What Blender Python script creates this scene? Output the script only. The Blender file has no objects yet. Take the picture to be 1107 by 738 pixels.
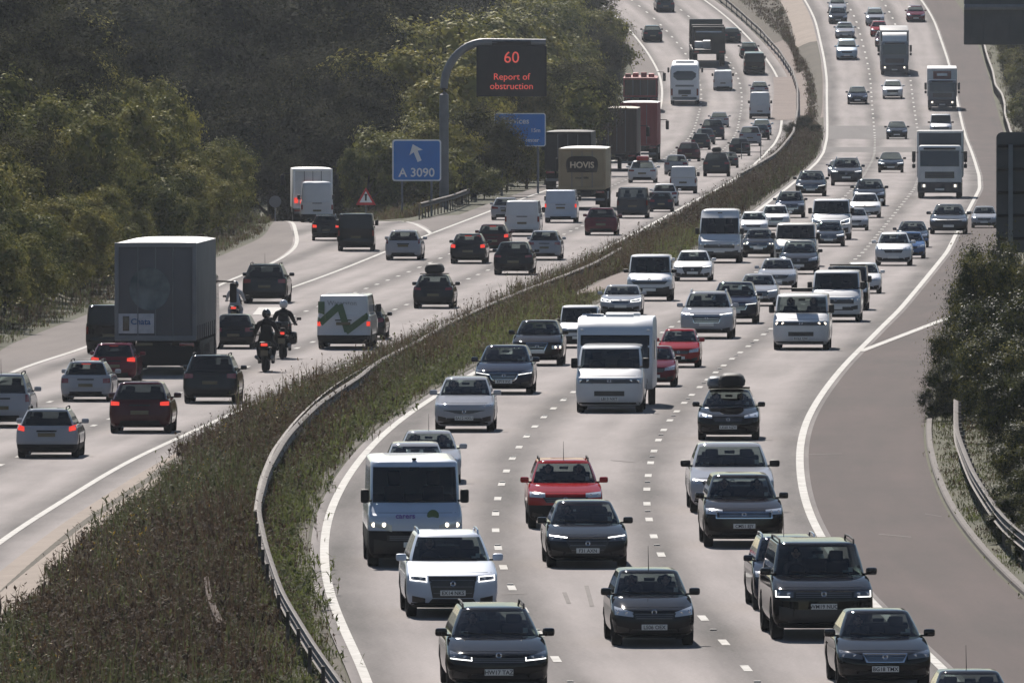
import bpy, bmesh, math, random
import numpy as np
from mathutils import Vector, Matrix
R = math.radians
random.seed(7); rng = np.random.default_rng(7)
scn = bpy.context.scene
C = scn.collection

# ------------------------------------------------------------------ camera, sky, sun, exposure
FPX = 18000.0; IW, IH = 1107.0, 738.0
PITCH = R(1.7); CAMZ = 15.6
cd = bpy.data.cameras.new('camera'); cam = bpy.data.objects.new('camera', cd); C.objects.link(cam)
cd.sensor_width = 36.0; cd.lens = 36.0 * FPX / IW
cd.clip_start = 1.0; cd.clip_end = 9000.0
cam.location = (0, 0, CAMZ); cam.rotation_euler = (R(90) - PITCH, 0, 0)
scn.camera = cam
SUN_EL, SUN_AZ = R(41), R(-10)          # azimuth from +Y, negative = towards -X
w = bpy.data.worlds.new('World'); scn.world = w; w.use_nodes = True
nt = w.node_tree; bg = nt.nodes['Background']
sky = nt.nodes.new('ShaderNodeTexSky'); sky.sky_type = 'NISHITA'; sky.sun_disc = False
sky.sun_elevation = SUN_EL; sky.sun_rotation = SUN_AZ
sky.air_density = 1.1; sky.dust_density = 0.25; sky.ozone_density = 1.6; sky.altitude = 60
nt.links.new(sky.outputs[0], bg.inputs[0]); bg.inputs[1].default_value = 0.05
sd = bpy.data.lights.new('sun', 'SUN'); sd.energy = 5.0; sd.angle = R(0.5); sd.color = (1.0, 0.925, 0.85)
sun = bpy.data.objects.new('sun', sd); C.objects.link(sun)
S = Vector((math.sin(SUN_AZ) * math.cos(SUN_EL), math.cos(SUN_AZ) * math.cos(SUN_EL), math.sin(SUN_EL)))
sun.rotation_euler = S.to_track_quat('Z', 'Y').to_euler(); sun.location = (0, 0, 200)
vs = scn.view_settings
vs.view_transform = 'Standard'; vs.look = 'None'; vs.gamma = 1.0; vs.use_curve_mapping = False; vs.exposure = 0.66
cy = scn.cycles
cy.use_denoising = True; cy.max_bounces = 8; cy.transparent_max_bounces = 12
cy.diffuse_bounces = 3; cy.glossy_bounces = 3; cy.transmission_bounces = 4; cy.volume_bounces = 0
cy.caustics_reflective = False; cy.caustics_refractive = False; cy.sample_clamp_indirect = 6.0
try: cy.denoiser = 'OPENIMAGEDENOISE'
except Exception: pass

# ------------------------------------------------------------------ materials
def new_mat(name):
    m = bpy.data.materials.new(name); m.use_nodes = True
    return m, m.node_tree.nodes, m.node_tree.links, m.node_tree.nodes['Principled BSDF']
def simple(name, col, rough=0.6, metal=0.0, spec=0.5, coat=0.0, emit=None, es=0.0):
    m, n, l, b = new_mat(name)
    b.inputs['Base Color'].default_value = (*col, 1); b.inputs['Roughness'].default_value = rough
    b.inputs['Metallic'].default_value = metal; b.inputs['Specular IOR Level'].default_value = spec
    b.inputs['Coat Weight'].default_value = coat; b.inputs['Coat Roughness'].default_value = 0.04
    if emit: b.inputs['Emission Color'].default_value = (*emit, 1); b.inputs['Emission Strength'].default_value = es
    return m
def noise_mat(name, stops, scale=4.0, detail=6.0, rough=0.85, coord='Object', stretch=(1, 1, 1), bump=0.0, spec=0.3, scale2=None, mix2=0.5):
    """base colour from one or two noises through a ramp"""
    m, n, l, b = new_mat(name)
    tc = n.new('ShaderNodeTexCoord'); mp = n.new('ShaderNodeMapping'); mp.inputs['Scale'].default_value = stretch
    l.new(tc.outputs[coord], mp.inputs['Vector'])
    nz = n.new('ShaderNodeTexNoise'); nz.inputs['Scale'].default_value = scale; nz.inputs['Detail'].default_value = detail
    l.new(mp.outputs[0], nz.inputs['Vector'])
    fac = nz.outputs['Fac']
    if scale2:
        n2 = n.new('ShaderNodeTexNoise'); n2.inputs['Scale'].default_value = scale2; n2.inputs['Detail'].default_value = 5
        l.new(mp.outputs[0], n2.inputs['Vector'])
        mx = n.new('ShaderNodeMix'); mx.data_type = 'FLOAT'; mx.inputs[0].default_value = mix2
        l.new(nz.outputs['Fac'], mx.inputs[2]); l.new(n2.outputs['Fac'], mx.inputs[3]); fac = mx.outputs[0]
    rp = n.new('ShaderNodeValToRGB'); rp.color_ramp.elements.remove(rp.color_ramp.elements[1])
    for i, (p, c) in enumerate(stops):
        e = rp.color_ramp.elements[0] if i == 0 else rp.color_ramp.elements.new(p)
        e.position = p; e.color = (*c, 1)
    l.new(fac, rp.inputs[0]); l.new(rp.outputs[0], b.inputs['Base Color'])
    b.inputs['Roughness'].default_value = rough; b.inputs['Specular IOR Level'].default_value = spec
    if bump:
        bp = n.new('ShaderNodeBump'); bp.inputs['Strength'].default_value = bump; bp.inputs['Distance'].default_value = 0.02
        l.new(nz.outputs['Fac'], bp.inputs['Height']); l.new(bp.outputs[0], b.inputs['Normal'])
    return m
def leaf_mat(name, cols, transl=0.35, rough=0.45, spec=0.5):
    """two tone leaves: random per leaf island and per plant, lets light through"""
    m, n, l, b = new_mat(name)
    gi = n.new('ShaderNodeNewGeometry'); oi = n.new('ShaderNodeObjectInfo')
    ad = n.new('ShaderNodeMath'); ad.operation = 'MULTIPLY_ADD'; ad.inputs[1].default_value = 0.42
    sc = n.new('ShaderNodeMath'); sc.operation = 'MULTIPLY'; sc.inputs[1].default_value = 0.58
    l.new(oi.outputs['Random'], sc.inputs[0])
    l.new(gi.outputs['Random Per Island'], ad.inputs[0]); l.new(sc.outputs[0], ad.inputs[2])
    rp = n.new('ShaderNodeValToRGB'); rp.color_ramp.elements.remove(rp.color_ramp.elements[1])
    for i, c in enumerate(cols):
        p = i / (len(cols) - 1)
        e = rp.color_ramp.elements[0] if i == 0 else rp.color_ramp.elements.new(p)
        e.position = p; e.color = (*c, 1)
    l.new(ad.outputs[0], rp.inputs[0])
    l.new(rp.outputs[0], b.inputs['Base Color']); b.inputs['Roughness'].default_value = rough
    b.inputs['Specular IOR Level'].default_value = spec
    tr = n.new('ShaderNodeBsdfTranslucent'); l.new(rp.outputs[0], tr.inputs['Color'])
    mx = n.new('ShaderNodeMixShader'); mx.inputs[0].default_value = transl
    l.new(b.outputs[0], mx.inputs[1]); l.new(tr.outputs[0], mx.inputs[2])
    l.new(mx.outputs[0], n['Material Output'].inputs['Surface'])
    return m
def asphalt_mat(name, base, var, track=0.0, lanes=(), grain=1.0):
    """UV: u = metres across the road, v = metres along it"""
    m, n, l, b = new_mat(name)
    tc = n.new('ShaderNodeTexCoord')
    mp = n.new('ShaderNodeMapping'); mp.inputs['Scale'].default_value = (1.0, 0.035, 1.0); l.new(tc.outputs['UV'], mp.inputs['Vector'])
    st = n.new('ShaderNodeTexNoise'); st.inputs['Scale'].default_value = 1.15; st.inputs['Detail'].default_value = 5; l.new(mp.outputs[0], st.inputs['Vector'])
    g = n.new('ShaderNodeTexNoise'); g.inputs['Scale'].default_value = 14; g.inputs['Detail'].default_value = 4; l.new(tc.outputs['UV'], g.inputs['Vector'])
    mp2 = n.new('ShaderNodeMapping'); mp2.inputs['Scale'].default_value = (0.02, 0.05, 1.0); l.new(tc.outputs['UV'], mp2.inputs['Vector'])
    pt = n.new('ShaderNodeTexNoise'); pt.inputs['Scale'].default_value = 1.0; pt.inputs['Detail'].default_value = 3; l.new(mp2.outputs[0], pt.inputs['Vector'])
    def math_(op, a, bb):
        q = n.new('ShaderNodeMath'); q.operation = op
        for i, x in enumerate((a, bb)):
            if isinstance(x, (int, float)): q.inputs[i].default_value = x
            else: l.new(x, q.inputs[i])
        return q.outputs[0]
    acc = math_('MULTIPLY', math_('SUBTRACT', st.outputs['Fac'], 0.5), 1.5)
    acc = math_('ADD', acc, math_('MULTIPLY', math_('SUBTRACT', g.outputs['Fac'], 0.5), 1.5 * grain))
    acc = math_('ADD', acc, math_('MULTIPLY', math_('SUBTRACT', pt.outputs['Fac'], 0.5), 1.4))
    mp3 = n.new('ShaderNodeMapping'); mp3.inputs['Scale'].default_value = (0.55, 0.06, 1.0); l.new(tc.outputs['UV'], mp3.inputs['Vector'])
    sn = n.new('ShaderNodeTexNoise'); sn.inputs['Scale'].default_value = 1.0; sn.inputs['Detail'].default_value = 8; sn.inputs['Roughness'].default_value = 0.7; l.new(mp3.outputs[0], sn.inputs['Vector'])
    acc = math_('ADD', acc, math_('MULTIPLY', math_('SUBTRACT', sn.outputs['Fac'], 0.5), 2.2))
    if track:
        sp = n.new('ShaderNodeSeparateXYZ'); l.new(tc.outputs['UV'], sp.inputs[0])
        off, wid = lanes
        ph = math_('MULTIPLY', math_('SUBTRACT', sp.outputs[0], off), 2 * math.pi / wid)
        cs = math_('COSINE', ph, 0.0)                       # +1 on the lane joints, -1 in the lane's middle
        acc = math_('SUBTRACT', acc, math_('MULTIPLY', cs, track))
        c2 = math_('COSINE', math_('MULTIPLY', ph, 2.0), 0.0)
        acc = math_('SUBTRACT', acc, math_('MULTIPLY', c2, track * 0.5))
    k = math_('ADD', math_('MULTIPLY', acc, var), 1.0)
    rgb = n.new('ShaderNodeRGB'); rgb.outputs[0].default_value = (*base, 1)
    vm = n.new('ShaderNodeVectorMath'); vm.operation = 'SCALE'; l.new(rgb.outputs[0], vm.inputs[0]); l.new(k, vm.inputs['Scale'])
    l.new(vm.outputs[0], b.inputs['Base Color']); b.inputs['Roughness'].default_value = 0.85; b.inputs['Specular IOR Level'].default_value = 0.12
    return m
_pm = {}
def paint(name):
    if name in _pm: return _pm[name]
    col, metal = PAINTS[name]
    m, n, l, b = new_mat('paint_' + name)
    nz = n.new('ShaderNodeTexNoise'); nz.inputs['Scale'].default_value = 2.2; nz.inputs['Detail'].default_value = 5
    tc = n.new('ShaderNodeTexCoord'); l.new(tc.outputs['Object'], nz.inputs['Vector'])
    mx = n.new('ShaderNodeMix'); mx.data_type = 'RGBA'
    mx.inputs[6].default_value = (*col, 1)
    mx.inputs[7].default_value = (*[c * 0.82 + 0.002 for c in col], 1)
    l.new(nz.outputs['Fac'], mx.inputs[0]); l.new(mx.outputs[2], b.inputs['Base Color'])
    dark = max(col) < 0.40
    b.inputs['Metallic'].default_value = 0.0 if dark else metal * .6; b.inputs['Roughness'].default_value = 0.5; b.inputs['Specular IOR Level'].default_value = 0.0 if dark else 0.2
    b.inputs['Coat Weight'].default_value = 0.85; b.inputs['Coat Roughness'].default_value = 0.04; b.inputs['Coat IOR'].default_value = 1.36
    _pm[name] = m
    return m
PAINTS = {'black': ((0.004, 0.004, 0.005), 0.2), 'charcoal': ((0.012, 0.0125, 0.0145), 0.4), 'grey': ((0.055, 0.058, 0.066), 0.4),
          'silver': ((0.33, 0.34, 0.37), 0.4), 'white': ((0.56, 0.575, 0.60), 0.0), 'iceblue': ((0.44, 0.50, 0.60), 0.1),
          'red': ((0.30, 0.014, 0.013), 0.0), 'maroon': ((0.12, 0.008, 0.018), 0.2), 'burgundy': ((0.06, 0.005, 0.009), 0.2), 'darkblue': ((0.008, 0.012, 0.028), 0.3),
          'navy': ((0.008, 0.009, 0.024), 0.3), 'blue': ((0.06, 0.12, 0.26), 0.3), 'brownblack': ((0.011, 0.008, 0.0075), 0.3),
          'cream': ((0.55, 0.52, 0.46), 0.0), 'skyblue': ((0.30, 0.42, 0.52), 0.2), 'sand': ((0.42, 0.33, 0.20), 0.0), 'brown': ((0.10, 0.085, 0.07), 0.0),
          'slate': ((0.045, 0.05, 0.06), 0.1), 'steelblue': ((0.13, 0.155, 0.19), 0.1), 'greenbody': ((0.03, 0.045, 0.035), 0.0)}

def glass_mat(name, tint, refl=1.0):
    m, n, l, b = new_mat(name); n.remove(b)
    tr = n.new('ShaderNodeBsdfTransparent'); tr.inputs[0].default_value = (*tint, 1)
    gl = n.new('ShaderNodeBsdfGlossy'); gl.inputs['Roughness'].default_value = 0.04; gl.inputs['Color'].default_value = (0.95, 0.97, 1, 1)
    lw = n.new('ShaderNodeLayerWeight'); lw.inputs['Blend'].default_value = 0.5
    pw = n.new('ShaderNodeMath'); pw.operation = 'POWER'; pw.inputs[1].default_value = 5.0; l.new(lw.outputs['Facing'], pw.inputs[0])
    mu = n.new('ShaderNodeMath'); mu.operation = 'MULTIPLY_ADD'; mu.inputs[1].default_value = 0.95 * refl; mu.inputs[2].default_value = 0.045 * refl; l.new(pw.outputs[0], mu.inputs[0])
    mx = n.new('ShaderNodeMixShader'); l.new(mu.outputs[0], mx.inputs[0]); l.new(tr.outputs[0], mx.inputs[1]); l.new(gl.outputs[0], mx.inputs[2])
    l.new(mx.outputs[0], n['Material Output'].inputs['Surface'])
    return m
M = {}
M['glass'] = glass_mat('car_glass', (0.45, 0.50, 0.49)); M['privacy'] = glass_mat('tinted_glass', (0.16, 0.18, 0.19))
M['darkglass'] = simple('cab_glass', (0.012, 0.014, 0.017), 0.06, 0, 0.6)
M['trim'] = simple('black_trim', (0.012, 0.012, 0.013), 0.6, 0, 0.15); M['cabin'] = simple('cabin_black', (0.010, 0.010, 0.011), 1.0, 0, 0.0); M['rubber'] = simple('tyre_rubber', (0.012, 0.012, 0.012), 0.9, 0, 0.08)
M['arch'] = simple('wheel_arch', (0.006, 0.006, 0.006), 1.0, 0, 0.0)
M['rim'] = simple('alloy', (0.42, 0.43, 0.45), 0.35, 0.8); M['chrome'] = simple('chrome', (0.62, 0.63, 0.65), 0.18, 1.0)
M['lens'] = simple('headlamp_lens', (0.48, 0.50, 0.53), 0.12, 0.3, 0.7, 1.0); M['lensdark'] = simple('headlamp_dark', (0.11, 0.115, 0.125), 0.08, 0.3, 0.7, 1.0)
M['drl'] = simple('running_lamp', (1, 1, 1), 0.3, emit=(1.0, 0.97, 0.92), es=1.3)
M['beam'] = simple('lit_headlamp', (1, 0.95, 0.85), 0.3, emit=(1.0, 0.86, 0.66), es=2.0)
M['indicator'] = simple('orange_lamp', (0.9, 0.3, 0.03), 0.3, emit=(1.0, 0.28, 0.03), es=1.2)
M['tail'] = simple('tail_lens', (0.17, 0.008, 0.008), 0.15, 0, 0.6, 0.8); M['brake'] = simple('lit_brake_lamp', (0.8, 0.03, 0.02), 0.2, emit=(1.0, 0.07, 0.04), es=0.5)
M['plate_w'] = simple('white_plate', (0.62, 0.62, 0.60), 0.4); M['plate_y'] = simple('yellow_plate', (0.12, 0.098, 0.050), 0.6); M['ink'] = simple('plate_letters', (0.01, 0.01, 0.012), 0.5)
M['seat'] = simple('seat_fabric', (0.016, 0.016, 0.018), 1.0, 0, 0.0); M['seatgrey'] = simple('grey_seat', (0.05, 0.05, 0.055), 1.0, 0, 0.0)
M['grille'] = simple('grille_mesh', (0.012, 0.012, 0.013), 0.4); M['whitepaint'] = simple('white_panel', (0.74, 0.75, 0.76), 0.5)
M['greypanel'] = noise_mat('curtain_grey', [(0.3, (0.060, 0.064, 0.074)), (0.7, (0.085, 0.09, 0.102))], 0.8, 5, 0.6)
M['dullwhite'] = noise_mat('dirty_white', [(0.3, (0.50, 0.51, 0.52)), (0.75, (0.68, 0.68, 0.67))], 1.1, 6, 0.55)
M['roofwhite'] = noise_mat('trailer_roof', [(0.3, (0.60, 0.60, 0.58)), (0.75, (0.75, 0.74, 0.72))], 0.9, 6, 0.6)
M['galv'] = noise_mat('galvanised_steel', [(0.3, (0.055, 0.043, 0.036)), (0.5, (0.105, 0.09, 0.08)), (0.7, (0.165, 0.15, 0.135))], 1.1, 8, 0.7, spec=0.15, scale2=6.0)
M['steelgrey'] = noise_mat('grey_steel', [(0.3, (0.11, 0.12, 0.135)), (0.7, (0.16, 0.17, 0.185))], 1.5, 5, 0.5)
M['signblue'] = noise_mat('sign_blue', [(0.3, (0.020, 0.150, 0.46)), (0.7, (0.028, 0.180, 0.54))], 0.8, 4, 0.45)
M['signwhite'] = simple('sign_white', (0.72, 0.74, 0.76), 0.5); M['signred'] = simple('sign_red', (0.45, 0.03, 0.03), 0.5)
M['panelblack'] = noise_mat('message_panel', [(0.3, (0.010, 0.011, 0.012)), (0.7, (0.016, 0.017, 0.018))], 3, 3, 0.6)
M['led'] = simple('red_led', (0.6, 0.05, 0.04), 0.4, emit=(1.0, 0.16, 0.12), es=0.24)
M['signback'] = noise_mat('sign_back', [(0.3, (0.050, 0.055, 0.060)), (0.7, (0.070, 0.075, 0.082))], 1.2, 5, 0.6)
M['leather'] = simple('black_leathers', (0.006, 0.006, 0.007), 0.7, 0, 0.15); M['helmet_w'] = simple('white_helmet', (0.55, 0.55, 0.56), 0.2, 0, 0.5, 0.8); M['helmet_b'] = simple('black_helmet', (0.012, 0.012, 0.012), 0.2, 0, 0.5, 0.8)
M['green'] = simple('green_graphic', (0.045, 0.095, 0.035), 0.5); M['textgrey'] = simple('grey_lettering', (0.22, 0.23, 0.24), 0.5)
M['kerb'] = noise_mat('kerb_concrete', [(0.3, (0.060, 0.050, 0.045)), (0.75, (0.105, 0.09, 0.082))], 1.5, 6, 0.85)
M['concrete'] = noise_mat('pale_concrete', [(0.3, (0.15, 0.118, 0.092)), (0.75, (0.235, 0.19, 0.155))], 0.35, 8, 0.9, scale2=3.0)
M['gravel'] = noise_mat('brown_chippings', [(0.3, (0.11, 0.085, 0.075)), (0.75, (0.20, 0.16, 0.14))], 0.5, 8, 0.95, scale2=6.0)
M['soil'] = noise_mat('verge_soil', [(0.25, (0.030, 0.024, 0.018)), (0.5, (0.055, 0.045, 0.030)), (0.75, (0.080, 0.066, 0.045))], 0.25, 9, 0.95, scale2=2.5)
M['turf'] = noise_mat('rough_turf', [(0.25, (0.028, 0.030, 0.014)), (0.5, (0.050, 0.050, 0.024)), (0.8, (0.085, 0.075, 0.040))], 0.12, 9, 0.95, scale2=1.8)
M['bark'] = noise_mat('bark', [(0.3, (0.035, 0.028, 0.022)), (0.7, (0.075, 0.062, 0.050))], 3, 6, 0.9, stretch=(1, 1, 0.3))
M['linepaint'] = noise_mat('road_paint', [(0.32, (0.24, 0.23, 0.21)), (0.45, (0.40, 0.39, 0.365)), (0.65, (0.50, 0.49, 0.465))], 1.6, 8, 0.8, scale2=7.0, spec=.1)
M['mainroad'] = asphalt_mat('main_asphalt', (0.168, 0.151, 0.146), 0.50, 0.70, (0.0, 3.5))
M['shoulder'] = asphalt_mat('shoulder_asphalt', (0.037, 0.0235, 0.022), 0.6)
M['shoulderpale'] = asphalt_mat('pale_shoulder_asphalt', (0.105, 0.090, 0.084), 0.34)
M['road_joint'] = simple('tarred_joint', (0.045, 0.04, 0.038), 0.6)

# ------------------------------------------------------------------ object helpers
def tag(o, label=None, cat=None, group=None, kind=None):
    if label: o['label'] = label
    if cat: o['category'] = cat
    if group: o['group'] = group
    if kind: o['kind'] = kind
    return o
def link(o, parent=None):
    C.objects.link(o)
    if parent is not None: o.parent = parent
    return o
def empty(name, mat=None):
    o = bpy.data.objects.new(name, None); o.empty_display_size = 0.3; link(o)
    if mat is not None: o.matrix_world = mat
    return o
class MB:
    """collects geometry of ONE mesh"""
    def __init__(s): s.v = []; s.f = []; s.m = []; s.uv = None
    def add(s, vs, fs, mi=0):
        o = len(s.v); s.v += [tuple(p) for p in vs]
        for f in fs: s.f.append(tuple(i + o for i in f)); s.m.append(mi)
        return s
    def box(s, c, d, mi=0, bev=0.0, rot=None):
        hx, hy, hz = d[0] / 2, d[1] / 2, d[2] / 2
        if bev <= 0:
            vs = [(x, y, z) for x in (-hx, hx) for y in (-hy, hy) for z in (-hz, hz)]
            fs = [(0, 1, 3, 2), (4, 6, 7, 5), (0, 4, 5, 1), (2, 3, 7, 6), (0, 2, 6, 4), (1, 5, 7, 3)]
        else:
            bm = bmesh.new(); bmesh.ops.create_cube(bm, size=1)
            for q in bm.verts: q.co = (q.co.x * d[0], q.co.y * d[1], q.co.z * d[2])
            bmesh.ops.bevel(bm, geom=list(bm.edges), offset=min(bev, min(d) * 0.45), segments=2, profile=0.6, affect='EDGES')
            bm.verts.index_update(); vs = [tuple(q.co) for q in bm.verts]; fs = [tuple(q.index for q in f.verts) for f in bm.faces]; bm.free()
        out = []
        for p in vs:
            q = Vector(p)
            if rot is not None: q = rot @ q
            out.append((q.x + c[0], q.y + c[1], q.z + c[2]))
        return s.add(out, fs, mi)
    def tube(s, pts, r, n=8, mi=0, cap=True):
        pts = [Vector(p) for p in pts]; rs = r if isinstance(r, (list, tuple)) else [r] * len(pts)
        vs, fs = [], []
        up = Vector((0, 0, 1))
        for i, p in enumerate(pts):
            t = (pts[min(i + 1, len(pts) - 1)] - pts[max(i - 1, 0)]).normalized()
            a = t.cross(up)
            if a.length < 1e-3: a = t.cross(Vector((1, 0, 0)))
            a.normalize(); b = t.cross(a)
            for k in range(n):
                an = 2 * math.pi * k / n
                vs.append(p + (a * math.cos(an) + b * math.sin(an)) * rs[i])
        for i in range(len(pts) - 1):
            for k in range(n):
                fs.append((i * n + k, i * n + (k + 1) % n, (i + 1) * n + (k + 1) % n, (i + 1) * n + k))
        if cap: fs.append(tuple(range(n - 1, -1, -1))); fs.append(tuple((len(pts) - 1) * n + k for k in range(n)))
        return s.add(vs, fs, mi)
    def lathe(s, prof, axis='X', c=(0, 0, 0), n=24, mi=0):
        """prof: (axial, radius)"""
        vs, fs = [], []
        for a, r in prof:
            for k in range(n):
                an = 2 * math.pi * k / n; p = (a, r * math.cos(an), r * math.sin(an))
                if axis == 'Z': p = (p[1], p[2], p[0])
                if axis == 'Y': p = (p[1], p[0], p[2])
                vs.append((p[0] + c[0], p[1] + c[1], p[2] + c[2]))
        for i in range(len(prof) - 1):
            for k in range(n): fs.append((i * n + k, i * n + (k + 1) % n, (i + 1) * n + (k + 1) % n, (i + 1) * n + k))
        return s.add(vs, fs, mi)
    def grid(s, rows, mi=0, closed=False):
        nr, nc = len(rows), len(rows[0]); vs = [p for r in rows for p in r]; fs = []
        for i in range(nr - 1):
            for j in range(nc if closed else nc - 1): fs.append((i * nc + j, i * nc + (j + 1) % nc, (i + 1) * nc + (j + 1) % nc, (i + 1) * nc + j))
        return s.add(vs, fs, mi)
    def mesh(s, name, mats, smooth=35, fix=True, uv=None):
        me = bpy.data.meshes.new(name); me.from_pydata(s.v, [], s.f)
        for m in mats: me.materials.append(m)
        me.polygons.foreach_set('material_index', s.m)
        if fix:
            bm = bmesh.new(); bm.from_mesh(me); bmesh.ops.recalc_face_normals(bm, faces=bm.faces); bm.to_mesh(me); bm.free()
        if uv is not None:
            ul = me.uv_layers.new(name='UVMap'); li = np.zeros(len(me.loops), dtype=np.int32); me.loops.foreach_get('vertex_index', li)
            ul.data.foreach_set('uv', np.asarray(uv, dtype=np.float32)[li].ravel())
        if smooth:
            me.polygons.foreach_set('use_smooth', [True] * len(me.polygons)); me.set_sharp_from_angle(angle=R(smooth))
        me.update()
        return me
    def build(s, name, mats, parent=None, smooth=35, fix=True, uv=None):
        return link(bpy.data.objects.new(name, s.mesh(name, mats if isinstance(mats, (list, tuple)) else [mats], smooth, fix, uv)), parent)
_tx = {}
def text_mesh(body, size, mat, depth=0.004, align='CENTER', bold=0.0):
    """lettering in the XY plane as a mesh, +Z towards the reader"""
    k = (body, size, mat.name, align, bold)
    if k in _tx: return _tx[k]
    cu = bpy.data.curves.new('lettering', 'FONT'); cu.body = body; cu.size = size; cu.extrude = depth; cu.offset = bold; cu.align_x = align; cu.align_y = 'CENTER'; cu.resolution_u = 3
    o = bpy.data.objects.new('lettering', cu); C.objects.link(o)
    bpy.context.view_layer.update()
    me = bpy.data.meshes.new_from_object(o.evaluated_get(bpy.context.evaluated_depsgraph_get())); me.name = 'lettering'
    bpy.data.objects.remove(o); bpy.data.curves.remove(cu); me.materials.clear(); me.materials.append(mat)
    _tx[k] = me
    return me

# ------------------------------------------------------------------ the lie of the land, surveyed along the lane markings
cP, sP = math.cos(PITCH), math.sin(PITCH)
def px(x, y, D):
    a = (x - IW / 2) / FPX * D; b = (y - IH / 2) / FPX * D
    return np.array([a, D * cP - b * sP, CAMZ - D * sP - b * cP])
RT = np.array([(1000, 240), (860, 277), (800, 294), (738, 311), (722, 316), (694.5, 325), (667.3, 334), (643.4, 343), (620.5, 352), (598.5, 361), (579.3, 370), (560.9, 379), (544.3, 388), (528.3, 397), (513.7, 406), (499.6, 415), (487.2, 424), (475.5, 433), (464.4, 442), (454.4, 451), (444.2, 460), (427, 478), (410.2, 496), (395, 514), (381, 532), (367.9, 550), (355.4, 568), (335, 601), (304, 667), (272, 742), (240, 837), (204, 948), (190, 1040), (175, 1165), (165, 1238), (149, 1322), (137, 1355), (107, 1413), (85.7, 1454), (62.7, 1490), (22, 1546), (0, 1575), (-32, 1625), (-80, 1700), (-140, 1800)], float)
LT = np.array([(980, 240), (860, 274), (740, 315), (640, 371), (585, 408), (540, 443), (493, 486), (465, 515), (434, 556), (405, 592), (375, 632), (350, 667), (332, 697), (302, 758), (275, 805), (252, 857), (234, 915), (222, 955), (207, 1020), (191, 1105), (175, 1195), (160, 1275), (150, 1315), (140, 1345), (112, 1430), (80, 1485), (40, 1546), (0, 1598), (-18, 1626), (-50, 1680), (-110, 1790)], float)
def D_of(tab, y): return float(np.interp(-y, -tab[:, 0], tab[:, 1]))
def y_of(tab, D): return float(np.interp(D, tab[:, 1], tab[:, 0]))
L12 = [(1010, 1000), (905, 860), (862, 800), (823, 738), (808.5, 722), (782.5, 694.5), (758.5, 667.3), (739, 643.4), (724, 620.5), (713, 598.5), (705.4, 579.3), (699.9, 560.9), (698.2, 544.3), (698.3, 528.3), (700.2, 513.7), (702.7, 499.6), (706.2, 487.2), (711.1, 475.5), (717, 464.4), (723.3, 454.4), (731.3, 444.2), (747.3, 427), (764.9, 410.2), (782, 395), (800.2, 381), (817.5, 367.9), (833.4, 355.4), (861, 335), (898, 304), (934, 272), (960, 240), (988.5, 204), (994, 190), (996.5, 175), (996.5, 165), (993.5, 149), (991.3, 137), (986.8, 107), (984.3, 85.7), (979, 62.7), (966.6, 22), (954, 0), (925, -32), (880, -80), (820, -140)]
ER = [(-560, 980), (-380, 860), (-200, 740), (-72, 640), (0, 585.5), (29.8, 564.6), (59.6, 546.7), (89.4, 527.9), (119.3, 509.4), (149, 493), (178.9, 479.6), (208.7, 466.2), (238.5, 452), (266.7, 440), (301.4, 426.2), (323, 417.6), (370, 397), (425, 375), (480, 351), (526, 331), (606, 294), (640, 276), (688, 251), (720, 234), (747, 219), (775, 205), (800, 190), (822, 172), (838, 155), (844, 142), (846.5, 114), (845, 97.6), (839, 79.3), (822.7, 55.9), (802.3, 33.6), (782, 15.3), (761.7, 0), (735, -18), (690, -50), (600, -110)]
def path(pts, tab):
    return np.array([px(x, y, D_of(tab, y)) for x, y in pts])
YS = np.arange(236.0, 1790.0, 3.0)
def smooth_on(P, col, sig):
    yy = np.arange(200.0, 1830.0, 1.0); v = np.interp(yy, P[:, 1], P[:, col])
    lo = (yy < P[0, 1]); v[lo] = P[0, col] + (P[1, col] - P[0, col]) / (P[1, 1] - P[0, 1]) * (yy[lo] - P[0, 1])
    hi = (yy > P[-1, 1]); v[hi] = P[-1, col] + (P[-1, col] - P[-2, col]) / (P[-1, 1] - P[-2, 1]) * (yy[hi] - P[-1, 1])
    k = np.exp(-0.5 * (np.arange(-60, 61) / sig) ** 2); k /= k.sum()
    pad = np.concatenate([2 * v[0] - v[60:0:-1], v, 2 * v[-1] - v[-2:-62:-1]])
    return np.interp(YS, yy, np.convolve(pad, k, 'valid'))
PR = path(L12, RT); PL = path(ER, LT)
X12 = smooth_on(PR, 0, 9); ZR = smooth_on(PR, 2, 11); XER = smooth_on(PL, 0, 11); ZL = smooth_on(PL, 2, 13)
f12 = lambda Y: np.interp(Y, YS, X12); fzr = lambda Y: np.interp(Y, YS, ZR); fer = lambda Y: np.interp(Y, YS, XER); fzl = lambda Y: np.interp(Y, YS, ZL)
OFF23, OFFEL, OFFE, OFFHS = -3.5, -7.3, 3.72, 6.9                      # right carriageway, from the lane 1/2 line
OB, OA, OC, OHS = -3.5, -7.0, -10.4, -13.6                             # left carriageway, from its median edge line
def lp(pts):                                                            # left-hand polylines
    return np.array([px(x, y, D_of(LT, y)) for x, y in pts])
PSL = lp([(0, 375), (28.5, 365.5), (66, 350), (93, 341), (170, 306), (243.8, 274), (285.5, 256), (297, 237)])
PLE = lp([(0, 404), (47, 389), (93, 375), (170, 340), (247.6, 303), (298.8, 281.5), (316, 269), (318.5, 259.7), (314, 240.7), (306.4, 234)])
PSR = lp([(466, 252), (441, 239.6), (423, 231)])
YNOSE = PSR[0, 1]; YSL0, YSL1 = PSL[0, 1], PSL[-1, 1]
def bend(Y): return -0.0013 * np.maximum(0, Y - YSL1) ** 2
def drop(Y): return -0.00022 * np.maximum(0, Y - YSL1 + 25) ** 2
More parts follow.
